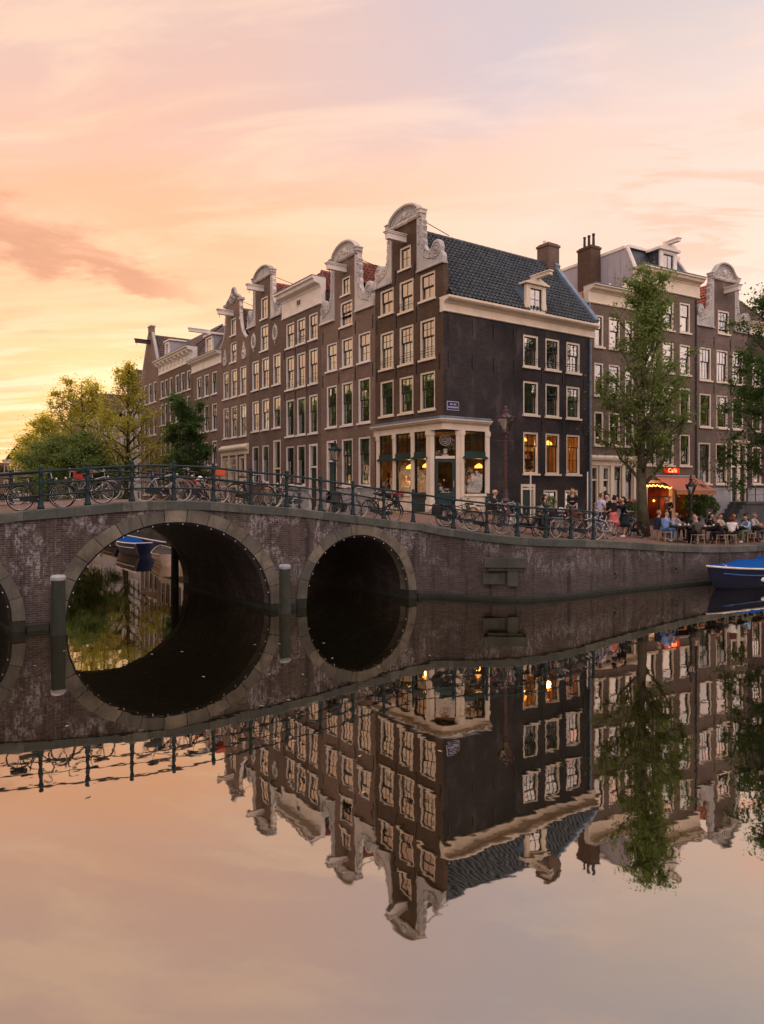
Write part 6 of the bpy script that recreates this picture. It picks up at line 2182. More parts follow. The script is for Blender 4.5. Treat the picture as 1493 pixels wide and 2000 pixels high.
def bush(name, label, x, y, z, r, h, n, ls, mat, seed, cat='plant', pot=None, flowers=None, group=None):
    ng = np.random.RandomState(seed)
    t = thing(name, label, cat, (x, y, z), 0, group)
    base = 0
    if pot:
        MB().lathe([(pot * .7, 0), (pot, pot * 1.6), (pot * 1.08, pot * 1.6), (pot * 1.08, pot * 1.8), (pot * .9, pot * 1.8)], seg=12).build('pot', BLACKP if pot > .2 else TERRA, t)
        base = pot * 1.7
    mb = MB()
    for k in range(7):
        a = k * 2.4
        mb.tube([(0, 0, base * .9), (r * .4 * math.cos(a), r * .4 * math.sin(a), base + h * .5), (r * .7 * math.cos(a), r * .7 * math.sin(a), base + h * .85)], [.02, .014, .006], 5)
    mb.build('stems', BARK, t)
    C = ng.normal(0, 1, (n, 3)); C /= np.linalg.norm(C, axis=1)[:, None]
    C *= ng.uniform(.3, 1, n)[:, None] ** .5
    C *= (1 + .25 * np.sin(C[:, 0:1] * 5 + seed) * np.cos(C[:, 2:3] * 6))
    C *= np.array([r, r, h / 2]); C[:, 2] += base + h / 2
    mb = MB()
    for c in C:
        d = ng.normal(0, 1, 3); d /= np.linalg.norm(d); e = np.cross(d, ng.normal(0, 1, 3)); e /= np.linalg.norm(e)
        s_ = ls * ng.uniform(.6, 1.3)
        mb.add([c - d * s_ * .5, c + e * s_ * .3, c + d * s_ * .5, c - e * s_ * .3], [(0, 1, 2, 3)])
    mb.build('leaves', mat, t)
    if flowers:
        mb = MB()
        for k in range(flowers[1]):
            c = C[ng.randint(n)] * 1.03
            mb.ball(tuple(c), flowers[2], 6, 4)
        mb.build('flowers', flowers[0], t)
    return t


REDF = paint('red_petals', (.45, .03, .03), .6, .2)
p = rw(8.1, -.6, 0)
bush('potted_shrub', 'big dark leafy shrub in front of the cafe under the right end of the awning', p.x, p.y, gz(p.x, p.y), .75, 2.2, 3500, .12, LEAF_D, 3, pot=.3)
p = rw(9.2, -.7, 0)
bush('potted_shrub', 'low dark bush beside the stoop', p.x, p.y, gz(p.x, p.y), .6, 1.5, 2200, .11, LEAF_D, 5, pot=.25)
p = rw(2.9, -.35, 0)
bush('potted_shrub', 'leafy plant with red blooms under the net-curtained windows', p.x, p.y, gz(p.x, p.y) + .3, .40, 1.1, 900, .09, LEAF_D, 7, flowers=(REDF, 14, .045))
for k in range(14):
    MB().ball((.1 + .1 * k + .02 * math.sin(k * 3), -.22 + .04 * math.cos(k * 5), 3.40 + .03 * math.sin(k * 7)), .05, 6, 4).build('bloom', REDF, fb)
bush('planter', 'pale green bush in a pot by the basement windows', 7.95, 34.2, gz(7.95, 34.2), .38, .9, 900, .08, LEAF, 9, pot=.22)
bush('planter', 'small green plant near the second basement window', 9.15, 35.0, gz(9.15, 35.0), .26, .6, 500, .07, LEAF, 11, pot=.16)
bush('planter', 'orange flowerpot with twiggy plant in front of the shop door', 3.75, 31.6, gz(3.75, 31.6), .14, .3, 120, .06, LEAF, 13, pot=.16)


# ================================================================== STREET LAMPS
def street_lamp(x, y, label, H_, mat, scale=1.0, base_big=True, rot=0.0):
    z = gz(x, y)
    t = thing('street_lamp', label, 'street lamp', (x, y, z), rot, 'old lantern street lamps')
    hl = 1.12 * scale                    # lantern height
    zp = H_ - hl
    b = 1.25 if base_big else .8
    MB().lathe([(.24 * b, 0), (.24 * b, .12), (.19 * b, .16), (.18 * b, .42), (.22 * b, .46), (.22 * b, .54), (.15 * b, .60), (.12 * b, .95), (.15 * b, 1.0), (.13 * b, 1.06), (.085 * b, 1.12), (.07 * b, 1.45), (.09, 1.5)], seg=12).build('base', mat, t, smooth=False)
    pr_ = [(.065, 1.45)]
    zz = 1.5
    k = 0
    while zz < zp - .3:
        pr_ += [(.062 if k % 2 else .050, zz)]; zz += .11; k += 1
    pr_ += [(.05, zp - .25), (.08, zp - .22), (.08, zp - .17), (.045, zp - .13), (.045, zp)]
    MB().lathe(pr_, seg=10).build('pole', mat, t, smooth=False)
    MB().tube([(-.30, 0, zp - .32), (.30, 0, zp - .32)], .014, 6).tube([(0, -.2, zp - .32), (0, .2, zp - .32)], .012, 5).ball((-.3, 0, zp - .32), .022, 6, 4).ball((.3, 0, zp - .32), .022, 6, 4).tube([(-.11, 0, zp - .02), (-.02, 0, zp - .2)], .014, 5).tube([(.11, 0, zp - .02), (.02, 0, zp - .2)], .014, 5).build('crossbar', mat, t)
    s = scale
    r0, r1, gh = .15 * s, .33 * s, .56 * s
    ln = MB()
    n = 6
    for k in range(n):
        a = 2 * math.pi * (k + .5) / n
        ln.tube([(r0 * math.cos(a), r0 * math.sin(a), zp + .02), (r1 * math.cos(a), r1 * math.sin(a), zp + gh)], .012, 5)
    ln.lathe([(.07 * s, zp - .03), (r0 * 1.1, zp - .01), (r0 * 1.1, zp + .03), (r0 * .9, zp + .03)], seg=n, a0=math.pi / n)
    ln.lathe([(r1 * .95, zp + gh), (r1 * 1.12, zp + gh), (r1 * 1.15, zp + gh + .04), (r1 * .97, zp + gh + .05)], seg=n, a0=math.pi / n)
    lo = ln.build('lantern_frame', mat, t)
    MB().lathe([(r1 * 1.0, zp + gh + .052), (r1 * .72, zp + gh + .12), (r1 * .45, zp + gh + .19), (.10 * s, zp + gh + .24), (.09 * s, zp + gh + .29), (.13 * s, zp + gh + .31), (.12 * s, zp + gh + .36), (.06 * s, zp + gh + .38), (.05 * s, zp + gh + .43), (.075 * s, zp + gh + .47), (.03 * s, zp + gh + .53), (.001, H_)], seg=12).build('lantern_roof', mat, lo)
    cr_b = MB()
    for k in range(12):
        a = 2 * math.pi * k / 12
        cr_b.ball((r1 * 1.1 * math.cos(a), r1 * 1.1 * math.sin(a), zp + gh + .08), .03 * s, 6, 4, sc=(1, 1, 1.8))
    cr_b.build('crown_beads', mat, lo)
    for k in range(n):
        a0_, a1_ = 2 * math.pi * (k + .5) / n, 2 * math.pi * (k + 1.5) / n
        MB().add([(r0 * math.cos(a0_), r0 * math.sin(a0_), zp + .03), (r0 * math.cos(a1_), r0 * math.sin(a1_), zp + .03), (r1 * math.cos(a1_), r1 * math.sin(a1_), zp + gh), (r1 * math.cos(a0_), r1 * math.sin(a0_), zp + gh)], [(0, 1, 2, 3)]).build('pane', GLASS_L, lo)
    MB().lathe([(.05 * s, zp + .03), (.05 * s, zp + .12), (.08 * s, zp + .13), (.08 * s, zp + .25), (.05 * s, zp + .27)], seg=10).lathe([(.035, zp + .271), (.045, zp + .36), (.03, zp + .46)], seg=8).build('burner', CREAM, lo)
    return t


street_lamp(5.05, 29.3, 'tall dark red street lamp standing in front of the corner house', 7.42 - gz(5.05, 29.3), LAMPRED, 1.0)
street_lamp(-2.42, 37.0, 'street lamp with dark blue-green post in front of the second house left of the corner', 6.5 - gz(-2.42, 37.0), RAILP, .9, False)
street_lamp(13.75, 31.9, 'short dark street lamp in front of the cafe awning', 4.46 - gz(13.75, 31.9), IRON, .62, False)

# thin poles
def pole(x, y, h, r, m, label, group=None):
    t = MB().lathe([(r * 1.6, 0), (r * 1.6, .08), (r, .1), (r, h - .04), (r * .4, h)], seg=8).build('pole', m, loc=(x, y, gz(x, y)), label=label, category='pole')
    return t


pole(7.05, 34.0, 2.25, .035, WHITE, 'thin pale pole in front of the basement door of the corner house')
pole(9.15, 31.9, 2.6, .03, CREAM, 'thin cream pole behind the silver bicycle left of the dark doors')


def amster(x, y, label):
    t = thing('bollard', label, 'bollard', (x, y, gz(x, y)), 0, 'iron bollards')
    MB().lathe([(.11, 0), (.11, .12), (.08, .2), (.07, .75), (.085, .78), (.085, .84), (.06, .9), (.02, .93)], seg=10).build('shaft', RAILP, t, smooth=True)


# ================================================================== BICYCLES
def make_bike(label, loc, rz, frame_m=BLACKP, tyre_m=RUBBER, lean_=0.05, steer=.15, extras=(), saddle=LEATHER):
    t = thing('bicycle', label, 'bicycle', loc, rz, 'bicycles parked along the railings')
    R0 = .345
    wx = 1.09
    for i, x in enumerate((0, wx)):
        wh = MB().torus((0, 0, 0), R0 - .02, .007, 32, 5)
        for k in range(18):
            a = 2 * math.pi * k / 18
            wh.tube([(.018 * math.cos(a + .6), .022 if k % 2 else -.022, .018 * math.sin(a + .6)), ((R0 - .03) * math.cos(a), 0, (R0 - .03) * math.sin(a))], .0022, 3, caps=False)
        wh.tube([(0, -.045, 0), (0, .045, 0)], .018, 8)
        w_ = wh.build('wheel', STEEL, t, loc=(x, 0, R0), rot=(0, 0, steer if i else 0))
        MB().torus((0, 0, 0), R0, .019, 32, 6).build('tyre', tyre_m, w_, smooth=True)
        mg = MB(); pts = []
        for k in range(15):
            a = R_(-5 + (185 if i == 0 else 120) * k / 14) + (R_(10) if i else 0)
            pts.append(((R0 + .035) * math.cos(a), 0, (R0 + .035) * math.sin(a)))
        for k in range(14):
            p, q = pts[k], pts[k + 1]
            b = len(mg.v)
            mg.v += [(p[0], -.03, p[2] - .008), (p[0], 0, p[2]), (p[0], .03, p[2] - .008), (q[0], -.03, q[2] - .008), (q[0], 0, q[2]), (q[0], .03, q[2] - .008)]
            mg.f += [(b, b + 3, b + 4, b + 1), (b + 1, b + 4, b + 5, b + 2)]; mg.mi += [0, 0]
        mg.build('mudguard', frame_m, w_)
    bb = (.44, 0, .29); seatt = (.27, 0, .78); head0 = (.93, 0, .66); head1 = (.885, 0, .86)
    fr_ = MB()
    fr_.tube([bb, seatt], .017, 6); fr_.tube([bb, head0], .019, 6); fr_.tube([seatt[:1] + (0,) + (.68,), head1], .016, 6); fr_.tube([head0, head1], .021, 7)
    for s in (-.05, .05):
        fr_.tube([(0, s, R0), (bb[0], s * .6, bb[2])], .010, 5); fr_.tube([(0, s, R0), (.285, s * .4, .70)], .009, 5)
        fr_.tube([(wx, s, R0), (.98, s, .60), (.935, 0, .66)], .011, 5)
    fr_.build('frame', frame_m, t)
    MB().tube([(.25, 0, .80), (.235, 0, .93)], .013, 6).build('seat_post', STEEL, t)
    sd = MB().ball((.16, 0, .95), .12, 10, 6, sc=(1.0, .85, .35)).ball((.29, 0, .955), .07, 8, 5, sc=(1.8, .5, .4))
    sd.build('saddle', saddle, t, smooth=True)
    hb_ = MB().tube([(.875, 0, .86), (.85, 0, 1.02)], .013, 6).tube(catmull([(.66, -.28, 1.03), (.78, -.27, 1.06), (.88, -.12, 1.08), (.85, 0, 1.03), (.88, .12, 1.08), (.78, .27, 1.06), (.66, .28, 1.03)], 4), .011, 6)
    ho = hb_.build('handlebar', STEEL, t)
    for s in (-.28, .28):
        MB().tube([(.64, s, 1.025), (.74, s, 1.048)], .018, 7).build('grip', saddle, ho)
    MB().ball((.86, .10, 1.11), .028, 8, 5).build('bell', STEEL, ho)
    MB().ball((.985, 0, .84), .045, 10, 6, sc=(.9, 1, 1)).build('headlight', STEEL, t, smooth=True)
    cc = MB().prism([(-.03, .30), (.02, .40), (.35, .385), (.48, .40), (.55, .33), (.55, .26), (.48, .19), (.35, .21), (.0, .27)], -.075, -.045)
    cc.build('chain_case', BLACKP, t)
    MB().tube([(.44, -.10, .29), (.44, .10, .29)], .012, 6).tube([(.44, -.10, .29), (.55, -.10, .18)], .009, 5).tube([(.44, .10, .29), (.33, .10, .40)], .009, 5).box(.50, .60, -.19, -.105, .165, .19).box(.28, .38, .105, .19, .39, .415).build('pedals', STEEL, t)
    rk = MB().box(-.24, .22, -.07, .07, .735, .75)
    for s in (-.06, .06):
        rk.tube([(-.02, s, R0), (-.10, s, .735)], .006, 4).tube([(-.02, s, R0), (.10, s, .735)], .006, 4)
    rk.build('rack', frame_m, t)
    MB().tube([(.38, .03, .27), (.34, .16, .01)], .009, 5).build('kickstand', STEEL, t)
    MB().box(-.40, -.385, -.03, .03, .50, .56).build('rear_reflector', REDF, t)
    t.rotation_euler = (lean_, 0, rz)
    return t


def bags(t, m=BLACKP, x=0.0):
    for s in (-1, 1):
        o = MB().box(x - .20, x + .17, s * .085 if s > 0 else -.25, s * .25 if s > 0 else -.085, .38, .74).mesh('pannier', m)
        ob = link(o, 'pannier', t)
        bv = ob.modifiers.new('b', 'BEVEL'); bv.width = .04; bv.segments = 2
    MB().box(x - .2, x + .17, -.22, .22, .752, .79).build('pannier_flap', m, t)


def basket(t, m=IRON, front=True):
    mb = MB()
    cx, cz = (1.10, .86) if front else (-.05, .80)
    for k in range(5):
        z = cz + .05 * k; g = .13 + .012 * k
        mb.tube([(cx - g, -g - .03, z), (cx + g, -g - .03, z), (cx + g, g + .03, z), (cx - g, g + .03, z), (cx - g, -g - .03, z)], .004, 4, caps=False)
    for k in range(7):
        f = -1 + 2 * k / 6
        for (a, b) in (((f, -1)), ((f, 1))) if False else ((f, -1), (f, 1)):
            mb.tube([(cx + a * .13, b * .16, cz), (cx + a * .178, b * .208, cz + .2)], .004, 4, caps=False)
            mb.tube([(cx + b * .13, a * .16, cz), (cx + b * .178, a * .208, cz + .2)], .004, 4, caps=False)
    mb.box(cx - .13, cx + .13, -.16, .16, cz - .01, cz)
    mb.build('basket', m, t)


REDP = paint('red_bike_paint', (.38, .045, .02), .3, .1)
ORANGE = paint('orange_plastic', (.65, .10, .03), .5, .1)
BLUEP = paint('blue_paint', (.03, .10, .30), .4, .1)
SILV = paint('silver_bike_paint', (.40, .40, .40), .3, .1, metal=.4)
YELL = paint('yellow_fabric', (.60, .42, .03), .7, .1)
WHITEP = paint('white_plastic', (.75, .74, .72), .4, .05)


def bb_pos(u, n):
    p = bworld(u, n, 0); p.z = prof(u) - .02
    return p


def on_bridge(u0, u1, n, label, **kw):
    """bicycle whose wheels stand at u0 (rear) and u1 (front) along the bridge"""
    rev = u1 < u0
    p0, p1 = bb_pos(u0, n), bb_pos(u0 + (1.09 if not rev else -1.09), n)
    d = p1 - p0
    rz = math.atan2(d.y, d.x)
    pitch = -math.atan2(d.z, math.hypot(d.x, d.y))
    t = make_bike(label, p0, rz, **kw)
    t.rotation_euler = (t.rotation_euler[0], pitch, rz)
    return t


b = on_bridge(-.12, 1.0, .62, 'black upright bicycle with brown saddle, leftmost against the near railing', saddle=BROWN_LTH, lean_=-.06)
MB().box(-.22, .20, -.09, .09, .752, .80).build('rack_pad', BLACKP, b)
b = on_bridge(3.3, 4.4, .60, 'grey bicycle with pale tyres behind the fourth railing post', frame_m=SILV, tyre_m=TYRE_W, lean_=-.05)
b = on_bridge(4.62, 5.7, .85, 'red and black bicycle with orange crate on the handlebar, right of the bridge crown', frame_m=REDP, tyre_m=TYRE_W, lean_=-.03)
MB().box(.92, 1.22, -.16, .16, .90, 1.08).box(.94, 1.20, -.14, .14, 1.081, 1.10).build('crate', ORANGE, b)
b = on_bridge(4.05, 5.15, 1.4, 'black bicycle standing just behind the red one', lean_=.08)
b = on_bridge(9.66, 10.8, .60, 'black bicycle with big black panniers halfway down the bridge', tyre_m=TYRE_W, lean_=-.05)
bags(b)
b = on_bridge(11.3, 12.4, .85, 'bicycle with red flowers wound on its basket left of the shop front', lean_=.05)
basket(b)
for k in range(12):
    MB().ball((1.1 + .12 * math.cos(k * 2.1), .16 * math.sin(k * 1.7), 1.04 + .03 * math.sin(k * 5)), .045, 6, 4).build('flower', REDF, b)
b = on_bridge(12.75, 11.65, 1.5, 'bicycle under a yellow-edged dark rain cover beside the railing', lean_=-.05)
MB().tube(catmull([(-.2, 0, .6), (.0, .02, .95), (.4, 0, 1.05), (.85, 0, 1.1)], 4), [.13] * 4 + [.16] * 4 + [.15] * 4 + [.10], 8).build('rain_cover', WOODD, b)
MB().tube([(-.3, -.08, .3), (-.26, -.12, .75), (-.05, -.14, .98), (.2, -.14, 1.02)], .035, 7).build('rain_cover_hem', YELL, b)
# along the far railing and behind
FAR = [(.9, 'dark bicycle at the far railing behind the leftmost one'), (2.9, 'bicycle with a red child seat at the far railing'), (4.2, 'black bicycle at the far railing behind the grey one'), (7.1, 'silver bicycle at the far railing behind the fifth post'),
       (8.4, 'dark bicycle at the far railing with a white shopping bag'), (9.8, 'dark bicycle at the far railing with orange saddle cover'), (11.0, 'black bicycle at the far railing nearest the shop')]
for k, (u, lb) in enumerate(FAR):
    b = on_bridge(u, u + (1.1 if k % 2 else -1.1), BW - .75 - .2 * (k % 2), lb, frame_m=[BLACKP, SILV, GREENP][k % 3], tyre_m=[RUBBER, TYRE_W][k % 2], lean_=.06)
    if k == 1:
        MB().box(-.18, .14, -.13, .13, .76, .82).box(-.20, -.15, -.13, .13, .82, 1.12).box(-.15, .1, -.14, -.11, .82, .95).box(-.15, .1, .11, .14, .82, .95).build('child_seat', REDF, b)
    if k == 4:
        MB().ball((1.08, 0, .95), .17, 8, 6, sc=(.9, .9, 1.2)).build('shopping_bag', WHITEP, b)
    if k == 5:
        MB().ball((.16, 0, .96), .14, 8, 6, sc=(1.1, .9, .45)).build('saddle_cover', ORANGE, b)
    if k in (0, 3):
        basket(b)
    if k in (2,):
        bags(b)


def free_bike(x, y, rz, label, **kw):
    z = gz(x, y)
    c, s = math.cos(rz), math.sin(rz)
    z2 = gz(x + 1.09 * c, y + 1.09 * s)
    t = make_bike(label, (x, y, z), rz, **kw)
    t.rotation_euler = (t.rotation_euler[0], -math.atan2(z2 - z, 1.09), rz)
    return t


b = free_bike(2.05, 27.05, R_(-12), 'green-black bicycle with one pale wheel seen just right of the shop door railing post', frame_m=GREENP, tyre_m=TYRE_W)
bags(b, BLACKP)
b = free_bike(3.4, 26.75, R_(170), 'dark bicycle with a wide green crate on its front rack below the shop window', frame_m=GREENP)
MB().box(.88, 1.35, -.24, .24, .80, 1.12).box(.86, 1.37, -.26, .26, 1.121, 1.15).build('crate', GREENP, b)
b = free_bike(3.3, 26.35, R_(2), 'bicycle with cream tyres behind the railing below the shop window', tyre_m=TYRE_W, saddle=BROWN_LTH)
b = free_bike(4.15, 26.25, R_(60), 'bicycle parked nose to the street beneath the red lamp, front one of the cluster', tyre_m=TYRE_W, steer=.5)
b = free_bike(4.75, 26.3, R_(68), 'second bicycle of the cluster under the red lamp with silver handlebar', frame_m=SILV, tyre_m=TYRE_W, steer=-.3)
b = free_bike(5.15, 27.2, R_(8), 'black bicycle lengthways at the railing right of the red lamp', steer=.3)
basket(b)
b = free_bike(5.7, 26.6, R_(52), 'black bicycle turned to the street right of the lamp cluster', steer=.4)
b = free_bike(5.95, 26.95, R_(20), 'bicycle with dark bag left of the coat-covered one', frame_m=BLACKP, steer=.2)
bags(b)
b = free_bike(7.65, 27.75, R_(206), 'bicycle draped with a brown coat at the quay railing', tyre_m=RUBBER)
ct = MB().ball((.35, 0, .85), .34, 12, 8, sc=(1.25, .75, .95)).ball((.1, .0, .6), .26, 10, 7, sc=(.9, .9, 1.2)).ball((.62, .0, 1.0), .16, 10, 7, sc=(1.4, .9, .7))
ct.build('coat', paint('brown_coat', (.10, .035, .022), .8, .35, 5), b, smooth=True)
MB().ball((.95, 0, 1.02), .13, 9, 6, sc=(1.2, .9, .9)).build('white_fleece', WHITEP, b, smooth=True)
b = free_bike(7.35, 27.45, R_(28), 'silver bicycle with white handlebar at the end of the quay railing', frame_m=SILV, tyre_m=TYRE_W, saddle=LEATHER, steer=-.2)
b = free_bike(7.75, 28.25, R_(25), 'dark bicycle behind the silver one at the railing end', frame_m=BLACKP, steer=.2)
bags(b)
b = free_bike(9.2, 28.9, R_(200), 'white-forked bicycle beside the railing end', frame_m=WHITEP, steer=.25)
b = free_bike(11.35, 31.6, R_(115), 'black bicycle leaning towards the elm trunk in front of the cafe', steer=.3, tyre_m=RUBBER, lean_=-.12)
b = free_bike(11.0, 31.9, R_(80), 'second dark bicycle beside the elm trunk', steer=.1, lean_=.1)
on_bridge(6.3, 7.4, .95, 'black bicycle behind the near railing between the red one and the bag-laden one', lean_=.05, steer=.3)
on_bridge(8.9, 7.8, 1.3, 'green bicycle facing down to the left in mid bridge', frame_m=GREENP, tyre_m=TYRE_W, lean_=.05)
on_bridge(2.2, 1.15, .95, 'second black bicycle behind the leftmost one', lean_=.05, saddle=BROWN_LTH)
free_bike(2.5, 27.7, R_(20), 'dark bicycle on its stand in front of the shop steps', steer=.3)
free_bike(6.55, 27.0, R_(35), 'silver bicycle squeezed between dark ones right of the lamp', frame_m=SILV, tyre_m=TYRE_W, steer=-.3)
free_bike(8.5, 28.6, R_(60), 'blue bicycle behind the end of the quay railing', frame_m=BLUEP, tyre_m=TYRE_W)
free_bike(4.45, 27.3, R_(40), 'black bicycle just behind the lamp cluster', steer=.2)
# along the left quay and house fronts
LQ = [(3.5, 3.2, 'scooter-like dark bicycle in front of the second house'), (5.5, 3.4, 'bicycle against the grey plinth under the net-curtained windows'), (8.0, 3.0, 'dark bicycle in front of the house with deep cornice'), (10.0, 3.3, 'bicycle left of the blue-green lamp post'), (13.0, 3.2, 'bicycle before the oval-ornament house'),
      (15.5, 3.0, 'bicycle before the cream storefront house')]
for k, (v, off, lb) in enumerate(LQ):
    p = Vector((FC.x, FC.y, 0)) + CD * v + Vector((.8241, .5664, 0)) * off
    free_bike(p.x, p.y, LA + R_(80 + 25 * (k % 3)), lb, frame_m=[BLACKP, SILV, BLUEP][k % 3], tyre_m=[RUBBER, TYRE_W][k % 2])


# ================================================================== BOATS
def boat(label, loc, rz, L_, B, Hh, hull_m, trim_m, inner_m, cover=None, plate=None, sheer=.25):
    t = thing('boat', label, 'boat', loc, rz, 'moored boats')
    n, m = 16, 8
    V = []
    for i in range(n + 1):
        f = i / n
        x = (f - .5) * L_
        wd_ = B / 2 * (math.sin(min(1, (1 - f) * 1.9 + .02) * math.pi / 2) ** .75 if f > .45 else (.80 + .20 * math.sin(f / .45 * math.pi / 2)))
        if f == 1: wd_ = .015
        zt = Hh + sheer * (max(0, f - .45) / .55) ** 2 + .08 * (1 - f) ** 2
        keel = -.25 + .25 * max(0, f - .8) / .2
        rw_ = []
        for j in range(-m, m + 1):
            a = abs(j) / m
            yy = math.copysign(wd_ * (a ** .55), j) if j else 0
            zz = keel + (zt - keel) * (a ** 2.2)
            rw_.append((x + .62 * a * max(0, f - .72) / .28, yy, zz))
        V.append(rw_)
    k = 2 * m + 1
    mb = MB(); mb.v = [p for r in V for p in r]
    for i in range(n):
        for j in range(k - 1):
            mb.f.append((i * k + j, i * k + j + 1, (i + 1) * k + j + 1, (i + 1) * k + j)); mb.mi.append(0)
    mb.f.append(tuple(range(k))); mb.mi.append(0)
    mb.build('hull', hull_m, t, smooth=True)
    for s in (0, k - 1):
        MB().tube([V[i][s] for i in range(n + 1)], .045, 6).build('gunwale', trim_m, t, smooth=True)
    # floor and inner deck
    dk = MB()
    for i in range(1, n):
        a, b_ = V[i][0], V[i][k - 1]
        dk.v += [(a[0], a[1] * .93, a[2] - (.05 if i > n * .72 else .35)), (b_[0], b_[1] * .93, b_[2] - (.05 if i > n * .72 else .35))]
    for i in range(n - 2):
        dk.f.append((2 * i, 2 * i + 1, 2 * i + 3, 2 * i + 2)); dk.mi.append(0)
    dk.build('deck', inner_m, t)
    for f in (.3, .55):
        i = int(f * n); a = V[i][0]
        MB().box(a[0] - .14, a[0] + .14, a[1] * .92, -a[1] * .92, a[2] - .16, a[2] - .11).build('thwart', trim_m, t)
    if cover:
        cv = MB(); rr = 10
        for i in range(1, n):
            a, b_ = V[i][0], V[i][k - 1]
            f = i / n
            rise = .42 * math.sin(min(1, f * 1.4 + .1) * math.pi) ** .5 if f < .62 else .42 * max(0, (1 - (f - .62) / .30))
            rise = max(.02, rise) + .05 * math.sin(i * 2.3)
            for j in range(rr + 1):
                g = j / rr
                y = a[1] * 1.04 + (b_[1] * 1.04 - a[1] * 1.04) * g
                cv.v.append((a[0], y, a[2] + .03 + (rise * (.8 + .2 * math.sin(i * 1.9 + j * .8))) * math.sin(math.pi * g) ** .8 + .02 * math.sin(j * 2.3 + i * 1.7)))
        for i in range(n - 2):
            for j in range(rr):
                q = i * (rr + 1) + j
                cv.f.append((q, q + 1, q + rr + 2, q + rr + 1)); cv.mi.append(0)
        cv.build('cover', cover, t, smooth=True)
    MB().tube([(q[0], q[1] * 1.015 + .012, q[2]) for q in [V[i][k - 2] for i in range(1, n)]], .03, 5).build('hull_stripe', BLUEP if cover else trim_m, t)
    if plate:
        MB().box(-.25, .25, -B / 2 - .03, -B / 2 + .06, Hh * .35, Hh * .8).build('plate', plate, t)
    return t


NAVY = paint('navy_hull', (.008, .011, .032), .5, .1, 2, spec=.2)
BLUEC = curtain_mat('blue_tarpaulin', (.02, .13, .48))
bt = boat('dark navy boat under a bright blue tarpaulin at the right edge', (16.0, 30.2, 0), RA + math.pi, 5.9, 2.0, .72, NAVY, WHITE, GREYP, BLUEC, sheer=.22)
MB().ball((2.75, .25, .75), .13, 10, 8, sc=(.7, .7, 1.6)).tube([(2.75, .25, .9), (2.7, .1, .98)], .012, 5).build('fender', WHITEP, bt, smooth=True)
MB().ball((1.4, .98, .38), .09, 8, 6, sc=(2.2, .4, 1)).build('hull_port', WHITEP, bt)
boat('blue and white open boat moored under the big arch view', (-15.5, 45.2, 0), math.atan2(-.8241, .5664) + math.pi, 6.2, 2.2, .75, NAVY, WHITE, BLUEC, plate=BLUEP)
boat('small beige rowing boat beside the blue one behind the bridge', (-11.9, 39.6, 0), math.atan2(-.8241, .5664) + R_(170), 3.9, 1.6, .5, paint('beige_hull', (.40, .27, .20), .5, .1), WOODL, WOODD)
boat('low dark boat farther along the narrow canal', (-19.5, 52.5, 0), math.atan2(-.8241, .5664) + math.pi, 5.5, 2.0, .55, NAVY, WOODL, WOODD)


# ================================================================== PEOPLE
def skin_mesh(J, name, mat, sub=1):
    """J: list of (pos, radius, parent index)"""
    me = bpy.data.meshes.new('tmp_skin')
    me.from_pydata([tuple(j[0]) for j in J], [(i, j[2]) for i, j in enumerate(J) if j[2] is not None], [])
    ob = bpy.data.objects.new('tmp_skin', me); COL.objects.link(ob)
    ob.modifiers.new('s', 'SKIN')
    for i, j in enumerate(J):
        r = j[1]
        me.skin_vertices[0].data[i].radius = (r, r) if not isinstance(r, tuple) else r
    me.skin_vertices[0].data[0].use_root = True
    ss = ob.modifiers.new('u', 'SUBSURF'); ss.levels = sub; ss.render_levels = sub
    bpy.context.view_layer.update()
    out = bpy.data.meshes.new_from_object(ob.evaluated_get(bpy.context.evaluated_depsgraph_get()))
    bpy.data.objects.remove(ob)
    out.materials.clear(); out.materials.append(mat); out.name = name
    out.polygons.foreach_set('use_smooth', [True] * len(out.polygons)); out.update()
    return out


CLOTH = {}


def cloth(c):
    if c not in CLOTH:
        CLOTH[c] = paint('cloth_%d' % len(CLOTH), c, .85, .25, 5, .004, spec=.15)
    return CLOTH[c]


EYE = paint('eye_dark', (.02, .015, .01), .3, 0)


